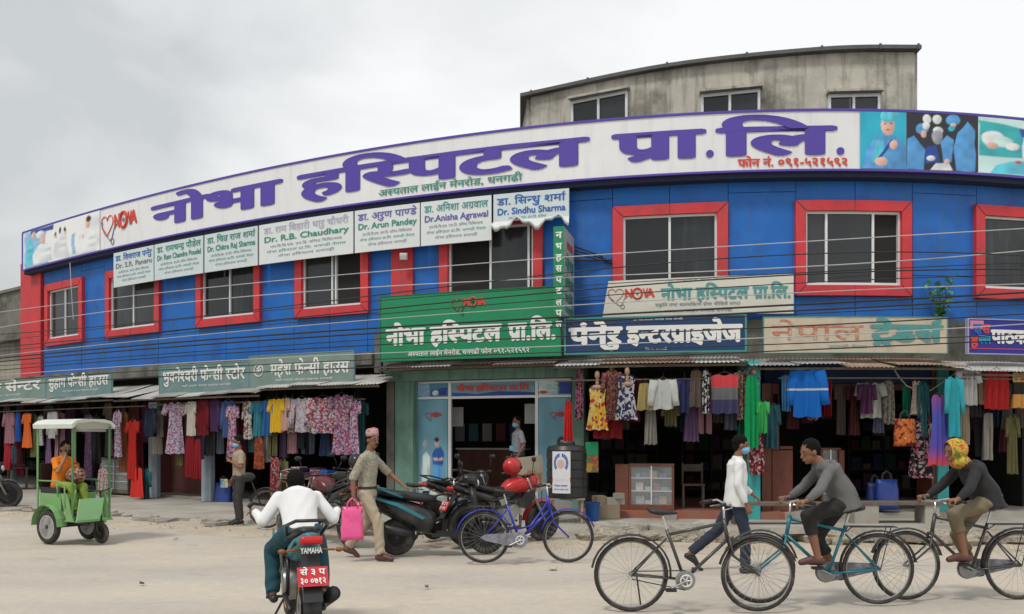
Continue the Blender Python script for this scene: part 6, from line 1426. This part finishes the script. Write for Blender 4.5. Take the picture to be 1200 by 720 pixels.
    for s_ in (1,-1):
        m_ = MB(); m_.tube([(.18,.365*s_,1.01),(.30,.34*s_,1.02)], .018, 8); m_.build('grip', M['black'], ho, smooth=True)
        m_ = MB(); m_.tube([(.33,.27*s_,1.02),(.30,.34*s_,1.20)], .006, 5); m_.ell((.29,.37*s_,1.24),(.015,.06,.038)); m_.build('mirror', M['black'], ho, smooth=True)
    m_ = MB(); m_.tube([(-.05,.12,.28),(.0,.25,.02)], .010, 5); m_.build('side_stand', BLK, r)
    for s_ in (1,-1): m_ = MB(); m_.tube([(-.02,.12*s_,.30),(-.02,.25*s_,.30)], .013, 6); m_.build('footpeg', M['black'], r)
    if helmet: helm(helmet, (loc[0],loc[1],loc[2]), rz, V((.15,0,1.13)))
    return r
def helm(spec, loc, rz, off):
    lab, m_h = spec; p = V(loc) + Matrix.Rotation(rz,3,'Z')@off; r = thing('helmet', lab, 'helmet', p, rz)
    m_ = MB(); m_.ell((0,0,0),(.15,.125,.13), n=20, m=12); m_.build('shell', m_h, r, smooth=True); m_ = MB(); m_.ell((.045,0,-.015),(.115,.115,.06), n=18, m=8); m_.build('visor', M['black'], r, smooth=True); return r
def scooter(label, loc, rz, paint, accent, group='parked motorcycles'):
    r = thing('scooter', label, 'scooter', loc, rz, group); RW = V((-.58,0,.25)); FW = V((.62,0,.25))
    moto_wheel(r, RW, .25, .06); moto_wheel(r, FW, .25, .05)
    m_ = MB(); loft(m_, [(-.92,.74,.03,.04),(-.84,.70,.11,.10),(-.6,.62,.17,.15),(-.35,.52,.18,.19),(-.15,.46,.16,.18),(-.06,.42,.10,.12)]); m_.build('body_panel', paint, r, smooth=True)
    for s_ in (1,-1):
        m_ = MB(); m_.prism([(-.88,.165*s_,.80),(-.55,.185*s_,.71),(-.2,.185*s_,.52),(-.24,.185*s_,.49),(-.58,.19*s_,.67),(-.86,.16*s_,.76)], (0,.010*s_,0)); m_.build('side_flash', accent, r)
    m_ = MB(); loft(m_, [(-.86,.85,.04,.03),(-.76,.84,.12,.05),(-.50,.80,.15,.06),(-.25,.77,.15,.06),(-.05,.74,.10,.05)]); m_.build('seat', M['black'], r, smooth=True)
    m_ = MB(); m_.box((.12,0,.28),(.46,.32,.05)); m_.build('footboard', M['black'], r)
    m_ = MB(); m_.rings([[V((x+t_, y, z)) for t_, y in ((0,-w_),(.05,-w_*.6),(.07,0),(.05,w_*.6),(0,w_),(-.03,0))] for x, w_, z in ((.36,.20,.30),(.42,.22,.50),(.44,.21,.72),(.40,.12,.92))]); m_.build('leg_shield', paint, r, smooth=True)
    m_ = MB(); m_.tube([(.40,0,.95),(.50,0,.6),(.62,0,.25)], [.03,.035,.03], 8); m_.build('fork', BLK, r, smooth=True)
    m_ = MB(); loft(m_, [(.26,1.0,.05,.04),(.34,1.02,.14,.06),(.44,.99,.11,.07),(.50,.95,.06,.05)]); hl = m_.build('handlebar_cowl', paint, r, smooth=True); m_ = MB(); m_.ell((.50,0,.96),(.025,.06,.045)); m_.build('headlight', MATS['lamp_glass'], hl, smooth=True)
    for s_ in (1,-1): m_ = MB(); m_.tube([(.32,.1*s_,1.02),(.24,.34*s_,1.01)], .018, 8); m_.build('grip', M['black'], r, smooth=True); m_ = MB(); m_.tube([(.30,.2*s_,1.03),(.28,.28*s_,1.18)], .006, 5); m_.ell((.27,.31*s_,1.22),(.014,.055,.04)); m_.build('mirror', M['black'], r, smooth=True)
    m_ = MB(); m_.box((.62,0,.42),(.30,.12,.06)); loft(m_, [(.42,.46,.06,.03),(.6,.50,.075,.03),(.78,.46,.07,.03),(.88,.38,.05,.02)]); m_.build('front_fender', paint, r, smooth=True)
    m_ = MB(); m_.tube([(-.35,-.16,.30),(-.55,-.20,.34),(-.88,-.22,.42)], [.04,.055,.06], 12); m_.build('exhaust', BLK, r, smooth=True)
    m_ = MB(); m_.bar((-.84,0,.56),(-.98,0,.34),.14,.02); m_.build('rear_fender', M['black'], r); m_ = MB(); m_.ell((-.93,0,.73),(.03,.12,.05)); m_.build('tail_light', MATS['red_lens'], r, smooth=True)
    m_ = MB(); m_.tube([(-.5,.15,.78),(-.75,.17,.88),(-.95,.10,.92),(-.95,-.10,.92),(-.75,-.17,.88),(-.5,-.15,.78)], .014, 7); m_.build('grab_rail', accent, r, smooth=True); return r
mat('red_lens', (.55,.01,.01), .2, .1, 5); mat('lamp_glass', (.6,.62,.62), .08)
P_RED = mat('red_gloss_paint', (.45,.013,.015), .3, .15, 3, dirt=(.20,.10,.08), dscale=5, damt=.45); P_BLK = mat('black_gloss_paint', (.012,.013,.015), .28, .3, 4, dirt=(.10,.09,.075), dscale=4, damt=.55); P_TEAL = mat('teal_gloss_paint', (.01,.18,.23), .35, .15, 3, dirt=(.12,.12,.10), dscale=5, damt=.4); P_MAR = mat('maroon_gloss_paint', (.10,.01,.015), .3)
TH = Matrix.Rotation
def base_for(px, py, z=.0): return gnd(px, py, z)
# foreground: blue bicycle, scooter, red motorcycle and others at the kerb
p = base_for(607, 660); bicycle('blue step through bicycle with silver chain case, nearest of the parked row', (p.x+.02,p.y,0), .06, ('blue',(.02,.03,.36)), lady=True, wr=.325, wb=1.06, lean=-.04, name='bicycle')
p = base_for(506, 652); scooter('black scooter with thin teal flashes and red stickers, parked rear to the left', (p.x+.10,p.y+.15,0), .12, P_BLK, P_TEAL)
p = base_for(590, 640); motorcycle('red motorcycle behind the blue bicycle with a red helmet on its bars', (p.x,p.y+.1,.02), .55, P_RED, P_BLK, helmet=('glossy red helmet hanging on the bars of the red motorcycle', P_RED), plate_txt='४१ ०९२५')
p = base_for(548, 634); motorcycle('black motorcycle with twin mirrors between the scooter and the red one', (p.x-.1,p.y+.3,.04), .9, P_BLK, P_BLK, plate_txt='१८ ६६०३')
p = base_for(455, 645); bicycle('old black bicycle whose wheel shows left of the scooter', (p.x+.55,p.y+.25,.0), .2, ('black',(.03,.03,.03)), chaincase=False)
p = base_for(388, 640); motorcycle('dark maroon motorcycle parked behind the capped man, facing the shops', (p.x-.1,p.y+.35,.02), 2.2, P_MAR, P_BLK, helmet=None, plate_txt='७ ५५१९')
p = base_for(412, 628); motorcycle('black motorcycle beside the maroon one in front of the dark shop', (p.x+.0,p.y+.5,.05), 1.9, P_BLK, P_BLK, helmet=('round black helmet resting on the motorcycle by the green pillar', P_BLK), plate_txt='३६ २२८१')
p = base_for(340, 622,.05); bicycle('rusty bicycle parked behind the foreground motorcyclist', (p.x+.1,p.y+.25,.05), 2.9, ('rust',(.10,.06,.04)), chaincase=False)
p = base_for(4, 598,.05); motorcycle('dark motorcycle cut by the left edge of the picture', (p.x-.85,p.y+.4,.05), .1, P_BLK, P_BLK, plate_txt='५ ३३१०')
# bicycles on the road at the right
pA = base_for(815, 717); bicycle('tall black bicycle standing in the road before the man in white', (pA.x-.10,pA.y,0), .0, ('black2',(.05,.05,.045)), lady=False, wr=.335, wb=1.14, lean=.0, carrier=False, chaincase=False)
pB = base_for(968, 708); BZ = math.pi; bicycle('teal bicycle ridden to the left by the man in the grey shirt', (pB.x+.02,pB.y,0), BZ-.04, ('teal',(.01,.15,.20)), group='ridden bicycles', name='ridden_bicycle', wr=.335, wb=1.10)
pC = base_for(1132, 703); bicycle('dark bicycle ridden to the left by the man with a yellow scarf', (pC.x+.05,pC.y,0), BZ+.03, ('dark',(.05,.05,.05)), group='ridden bicycles', name='ridden_bicycle', wr=.335, wb=1.10)
# foreground motorcycle
ZM = R(110)
pM = V((-1.72, 6.86, 0)); mo = motorcycle('black and teal motorcycle with a red number plate riding away in the foreground', pM, ZM, P_BLK, P_TEAL, group='moving motorcycles', rimm=(BLK, mat('yellow_red_stripe', (.62,.30,.02), .4)), plate_txt='३० ०७१२')
m_ = MB(); lettering(m_, 'YAMAHA', lambda x,y,q: V((-.885-.0005*q,-x,y)), -.075,.075,.745,.785,.03,5); m_.build('brand_lettering', M['white'], mo)

# ------------------------------------------------------------------ electric rickshaw
GR = mat('light_green_paint', (.17,.38,.13), .45, .1, 3, dirt=(.20,.24,.14), dscale=3.5, damt=.6, streak=((.25,.26,.18),.5)); DG = mat('dark_green_paint', (.08,.20,.08), .5)
RZ = -.5; pr_ = base_for(58, 638); r = thing('electric_rickshaw','light green electric rickshaw with a white canopy and a seated passenger','rickshaw',(pr_.x+.36,pr_.y+.15,0), RZ)
rick = r
for s_ in (1,-1): moto_wheel(r, (-.35,.37*s_,.29), .29, .055, spokes=5, rimm=mat('grey_rim', (.42,.42,.40), .5))
moto_wheel(r, (.36,.10,.18), .18, .035)
m_ = MB(); m_.bar((-.62,.30,.40),(.34,.12,.36),.05,.06); m_.bar((-.62,-.30,.40),(.34,-.12,.36),.05,.06); m_.box((-.35,0,.29),(.06,.66,.06)); m_.tube([(.36,.16,.18),(.32,.16,.38),(.32,.04,.38),(.36,.04,.18)], .015, 6); m_.build('chassis', BLK, r)
m_ = MB(); m_.box((-.38,0,.70),(.56,.64,.30)); m_.build('seat_box', GR, r)
m_ = MB(); m_.box((-.38,0,.90),(.54,.64,.09)); m_.build('seat_cushion', M['black'], r); m_ = MB(); m_.box((-.68,0,1.15),(.07,.64,.40)); m_.build('seat_back', M['black'], r)
for s_ in (1,-1):
    m_ = MB(); rs = []
    for k in range(9): a = math.pi*k/8; d = V((math.cos(a),0,math.sin(a))); p = V((-.35,.37*s_,.31))+d*.35; rs.append([p+V((0,.09,0)),p+d*.014,p+V((0,-.09,0)),p-d*.01])
    m_.rings(rs); m_.build('mudguard', GR, r)
    m_ = MB(); m_.prism([(-.05,.34*s_,.86),(.10,.34*s_,.40),(.28,.34*s_,.40),(.10,.34*s_,.86)], (0,.02*s_,0)); m_.build('side_panel', GR, r)
    for x in (-.70,.24): m_ = MB(); m_.tube([(x,.34*s_,.42),(x,.34*s_,1.98)], .018, 8); m_.build('canopy_post', GR if x < 0 else DG, r)
    m_ = MB(); m_.tube([(-.70,.35*s_,1.06),(-.15,.36*s_,1.06),(.05,.36*s_,1.02),(.08,.36*s_,.62)], .014, 7); m_.tube([(-.15,.36*s_,1.06),(-.12,.36*s_,.8)], .012, 6); m_.build('arm_rail', GR, r, smooth=True)
    m_ = MB(); m_.tube([(.32,.33*s_,.92),(.28,.33*s_,.85),(.24,.34*s_,.55)], .014, 6); m_.build('grab_bar', GR, r, smooth=True)
m_ = MB(); m_.box((.14,0,.40),(.42,.64,.03)); m_.build('foot_floor', GR, r)
m_ = MB(); m_.prism([(.33,-.34,.42),(.41,-.34,.78),(.43,-.34,.78),(.35,-.34,.42)], (0,.44,0)); m_.build('front_panel', mat('pale_green_panel', (.30,.60,.30), .4), r)
m_ = MB(); rs = []
for x in (-.74,-.72,-.4,-.1,.1,.29,.31):
    e = 1 if -.73 < x < .30 else .96; rs.append([V((x,y*e,z+ (.0 if abs(x) < .85 else -.01))) for y, z in ((-.41,1.94),(-.42,2.01),(-.34,2.07),(-.2,2.10),(.2,2.10),(.34,2.07),(.42,2.01),(.41,1.94),(.39,1.95),(.32,2.03),(0,2.06),(-.32,2.03),(-.39,1.95))])
m_.rings(rs); m_.build('canopy', mat('white_canopy', (.62,.64,.58), .6, .08, 2, dirt=(.4,.4,.33), damt=.4), r, autosm=50)
m_ = MB(); m_.box((.2,.0,1.91),(.15,.50,.04)); m_.build('roof_rack', mat('grey_rack', (.25,.25,.25)), r)
m_ = MB(); m_.tube([(.36,.10,.38),(.33,.10,.88)], .016, 7); m_.tube([(.28,.30,.92),(.34,.18,.89),(.34,.02,.89),(.28,-.12,.92)], .011, 6); m_.build('handlebar', BLK, r, smooth=True)

rick.scale = (.88,.88,.88); rick.location.x += .05
# ------------------------------------------------------------------ the people
SH = dict(tan=cl('tan_check',(.42,.39,.30),(.36,.34,.26),(.30,.28,.22),(.44,.41,.33),kind='voronoi',scale=60), white=mat('white_shirt', (.72,.72,.72), .85, .05, 5, spec=.2), tan2=mat('tan_shirt', (.34,.27,.19), .9, .1, 5, spec=.2),
  grey=mat('grey_shirt', (.13,.13,.13), .9, .15, 6, spec=.2), blueg=mat('pale_grey_shirt', (.24,.25,.27), .9, .1, 5, spec=.2), orange=mat('orange_kurta', (.72,.20,.02), .85, .1, 5, spec=.2), black=mat('black_shirt', (.02,.02,.022), .9))
TR = dict(dark=mat('dark_trousers', (.035,.032,.03), .9, .1, 6), jeans=mat('dark_jeans', (.02,.028,.05), .9, .2, 12), khaki=mat('khaki_trousers', (.40,.33,.24), .9, .1, 6), olive=mat('olive_trousers', (.17,.14,.085), .9, .12, 6), black=mat('black_trousers', (.02,.018,.016), .9), green=mat('green_salwar', (.22,.30,.04), .9, .1, 6))
SHO = dict(brown=mat('brown_leather', (.09,.03,.02), .5), black=mat('black_leather', (.02,.02,.02), .5)); MASKM = mat('blue_mask', (.18,.42,.60), .8); DMASK = mat('dark_mask', (.03,.03,.05), .8); BELT = mat('belt_leather', (.03,.02,.015), .5)
CAPM = cl('dhaka_cap', (.60,.28,.28),(.55,.40,.36),(.50,.15,.18),(.6,.35,.33),scale=40)
# man in the patterned cap walking to the right with a pink bag
p = gnd(430, 655); H1 = 1.66
person('man in patterned pink cap and checked shirt walking with a pink bag', p, R(-14), H=H1, hair='cap', extra={'cap':CAPM}, face='tache', mask=None, shirt=SH['tan'], sleeve='rolled', trousers=TR['khaki'], shoes=SHO['brown'], belt=BELT, shirt_hem=.95, curl=(.4,1.1),
  pose=dict(pel=(0,0,.93), che=(.02,0,1.27), nek=(.04,0,1.47), hed=(.08,0,1.625), look=(.9,-.42,-.08), shL=(.02,.165,1.39), shR=(.02,-.165,1.39), elL=(.20,.25,1.18), wrL=(.42,.22,1.02), elR=(-.10,-.23,1.12), wrR=(-.08,-.26,.86),
    hiL=(0,.09,.90), hiR=(0,-.09,.90), knL=(-.04,.10,.48), anL=(-.33,.11,.14), toL=(-.20,.12,.03), knR=(.20,-.09,.51), anR=(.24,-.10,.07), toR=(.40,-.11,.025)))
hp_ = p + Matrix.Rotation(R(-14),3,'Z')@V((-.08,-.265,.86))*(H1/1.75)
s_ = F/p.y; r = thing('carrier_bag','bright pink carrier bag held by the man in the cap','bag',(hp_.x-.01,hp_.y-.03,hp_.z-.12-.42), .3)
m_ = MB(); rs = []
for i in range(8):
    t_ = i/7; ww = .145-.02*t_; dd = .045*(1-t_*.75)+.006; rs.append([V((ww*math.copysign(abs(math.cos(q))**.5,math.cos(q))+.006*math.sin(i*2+q*2), dd*math.sin(q)+.010*math.sin(i*1.7+q*3), .42*t_)) for q in [2*math.pi*k/16 for k in range(16)]])
m_.rings(rs); m_.build('bag_body', mat('pink_plastic', (.80,.10,.30), .35, .1, 6, bump=.4, bscale=18), r, smooth=True)
for s2 in (1,-1): m_ = MB(); m_.tube([(-.07,.012*s2,.40),(-.05,.012*s2,.48),(0,.010*s2,.53),(.05,.012*s2,.48),(.07,.012*s2,.40)], .010, 6); m_.build('handle', MATS['pink_plastic'], r, smooth=True)
# white shirted man walking right
p = gnd(862, 670); person('man in white shirt, dark jeans and blue face mask striding to the right', p, R(-2), H=1.60, shirt=SH['white'], sleeve='long', trousers=TR['jeans'], shoes=SHO['black'], mask=MASKM, shirt_hem=.84, curl=(.5,.7),
  pose=dict(look=(1,-.12,-.12), hed=(.07,0,1.62), nek=(.03,0,1.47), che=(.02,0,1.28), elR=(-.02,-.23,1.12), wrR=(.08,-.24,.88), elL=(.06,.22,1.14), wrL=(.26,.20,.98), knR=(.10,-.10,.50), anR=(.10,-.10,.07), toR=(.26,-.10,.02), knL=(-.20,.10,.53), anL=(-.56,.11,.22), toL=(-.46,.11,.06), hiL=(0,.09,.90), hiR=(0,-.09,.90)))
# old man standing on the left, hand to chest
p = gnd(280, 614,.05); person('man in tan shirt and dark trousers with a face mask standing by the blue post', (p.x,p.y,.05), R(215), H=1.56, shirt=SH['tan2'], sleeve='short', trousers=TR['dark'], shoes=SHO['black'], mask=MASKM, shirt_hem=.95, skin=SKIN,
  pose=dict(look=(1,-.1,-.15), elL=(.04,.26,1.14), wrL=(.16,.05,1.24), elR=(-.05,-.24,1.12), wrR=(.06,-.24,.88), knL=(.04,.12,.49), anL=(.02,.16,.08), toL=(.19,.20,.03), knR=(.02,-.10,.49), anR=(-.04,-.11,.08), toR=(.13,-.12,.03)), curl=(.7,.4))
# man in the hospital doorway
D = 16.2; u = uat(607,.3); pd = W(u,.3,.30); person('man in pale grey shirt with lanyard and mask standing in the hospital doorway', (pd.x,pd.y,.30), R(200), H=1.72, shirt=SH['blueg'], sleeve='short', trousers=TR['dark'], shoes=SHO['black'], mask=MASKM, shirt_hem=.95, belt=BELT,
  pose=dict(look=(1,.25,-.1), elR=(-.06,-.23,1.14), wrR=(.06,-.25,.90), elL=(-.03,.26,1.14), wrL=(.10,.25,.92)))
m_ = MB(); a = R(200); q_ = lambda x,y,z: V((pd.x,pd.y,.30))+Matrix.Rotation(a,3,'Z')@V((x,y,z)); m_.tube([q_(.03,.07,1.43),q_(.12,.02,1.2),q_(.13,.0,1.12),q_(.12,-.02,1.2),q_(.03,-.07,1.43)], .006, 5); m_.box(q_(.135,0,1.07),(.07,.07,.10),Matrix.Rotation(a,3,'Z')); single(m_, 'lanyard_badge', MATS['blue_mask'], 'lanyard and badge worn by the man in the doorway', 'badge')
# rickshaw passenger (faces the rickshaw's front)
rl = V(rick.location); sit = Matrix.Rotation(RZ,3,'Z')@V((-.40,-.10,0)); WOV = cl('woven_bag',(.30,.16,.10),(.12,.05,.04),(.45,.25,.18),scale=34)
person('woman in orange top and green trousers seated in the green rickshaw, hand to face', (rl.x+sit.x*.88,rl.y+sit.y*.88,.0), RZ, H=1.46, hair='long', shirt=SH['orange'], sleeve='short', trousers=TR['green'], shoes=SHO['brown'], mask=DMASK, shirt_hem=.86, skin=SKIN2, collar=False,
  pose=dict(pel=(0,0,1.06), che=(.03,0,1.36), nek=(.06,0,1.55), hed=(.10,0,1.70), look=(1,-.25,-.2), shL=(.04,.16,1.48), shR=(.04,-.16,1.48), elR=(.20,-.22,1.28), wrR=(.20,-.08,1.52), elL=(.12,.22,1.24), wrL=(.34,.10,1.20),
    hiL=(.04,.09,1.04), hiR=(.04,-.09,1.04), knL=(.44,.11,1.02), knR=(.44,-.11,1.02), anL=(.52,.11,.58), anR=(.50,-.11,.58), toL=(.66,.12,.53), toR=(.64,-.12,.53), hdR=(-.3,.3,1)), curl=(.6,.9))
c_ = V((rl.x,rl.y,0)) + Matrix.Rotation(RZ,3,'Z')@V((-.08,-.05,.99)); r = thing('handbag','brown woven handbag on the lap of the woman in orange','bag',c_,RZ)
m_ = MB(); m_.ell((0,0,.02),(.16,.13,.13), n=16, m=9); m_.build('bag_body', WOV, r, smooth=True); m_ = MB(); m_.tube([(-.1,0,.1),(-.06,0,.2),(.06,0,.2),(.1,0,.1)], .012, 6); m_.build('handle', SHO['brown'], r, smooth=True)
# foreground motorcyclist
mr = Matrix.Rotation(ZM,3,'Z'); sp = pM + mr@V((-.22,0,0))
person('motorcyclist in white shirt seen from behind, leaning over the foreground motorcycle', sp, ZM, H=1.55, shirt=SH['white'], sleeve='long', trousers=mat('teal_trousers', (.006,.055,.075), .85, .1, 5), shoes=SHO['black'], shirt_hem=.93,
  pose=dict(pel=(0,0,.93), che=(.20,0,1.15), nek=(.36,0,1.25), hed=(.48,0,1.33), look=(1,0,-.1), shL=(.29,.165,1.22), shR=(.29,-.165,1.22), elL=(.22,.31,1.02), elR=(.22,-.31,1.02), wrL=(.37,.375,1.10), wrR=(.37,-.375,1.10), hdL=(1,0,-.1), hdR=(1,0,-.1),
    hiL=(.02,.10,.92), hiR=(.02,-.10,.92), knL=(.42,.22,.74), knR=(.42,-.22,.74), anL=(.24,.22,.36), anR=(.24,-.22,.36), toL=(.40,.24,.34), toR=(.40,-.24,.34)), curl=(1.1,1.1))
# cyclists
def cyclist(label, p, rz, shirt, trou, hair='short', extra_=None, mask=None, low=.07, skin=None, legs='mid', look=(1,.1,-.2)):
    m3 = Matrix.Rotation(rz,3,'Z'); q = p + m3@V((-.14,0,0)); H = 1.62; k = H/1.75
    c = lambda x,y,z: (x/k,y/k,z/k)
    return person(label, q, rz, H=H, shirt=shirt, sleeve='long', trousers=trou, legs=legs, shoes=SHO['brown'], mask=mask, hair=hair, extra=extra_, shirt_hem=.86, skin=skin,
      pose=dict(pel=c(-.03,0,.98), che=c(.10,0,1.25-low), nek=c(.22,0,1.40-low), hed=c(.31,0,1.50-low), look=look, shL=c(.17,.15,1.34-low), shR=c(.17,-.15,1.34-low), elL=c(.30,.25,1.12-low*.5), elR=c(.30,-.25,1.12-low*.5), wrL=c(.42,.27,.99), wrR=c(.42,-.27,.99), hdL=(1,0,-.1), hdR=(1,0,-.1),
        hiL=c(0,.085,.95), hiR=c(0,-.085,.95), knL=c(.36,.10,.84), anL=c(.27,.12,.45), toL=c(.42,.13,.41), knR=c(.22,-.10,.62), anR=c(.02,-.12,.27), toR=c(.16,-.13,.24)), curl=(1.2,1.2))
cyclist('cyclist in grey shirt and dark trousers bent over the teal bicycle', V((pB.x+.02,pB.y,0)), BZ-.04, SH['grey'], TR['black'], legs='mid', look=(1,.35,-.25))
SCF = cl('yellow_red_scarf',(.70,.35,.03),(.55,.06,.03),(.7,.45,.05),(.2,.25,.03),kind='noise',scale=14)
per, S_, k_ = cyclist('cyclist in black top and olive trousers with a yellow scarf round the head', V((pC.x+.05,pC.y,0)), BZ+.03, SH['black'], TR['olive'], legs='mid', look=(1,.3,-.2))
m_ = MB(); hc = S_['hed']; m_.ell(hc+V((-.02,0,.02)),(.115,.098,.115),n=16,m=10); m_.ell(hc+V((-.06,0,-.10)),(.10,.10,.07)); me = remesh(m_, .009); bm = bmesh.new(); bm.from_mesh(me); bmesh.ops.bisect_plane(bm, geom=bm.verts[:]+bm.edges[:]+bm.faces[:], plane_co=hc+V((.055,0,0)), plane_no=(1,0,-.15), clear_outer=True); bm.to_mesh(me); bm.free(); link(me, 'head_scarf', SCF, per)
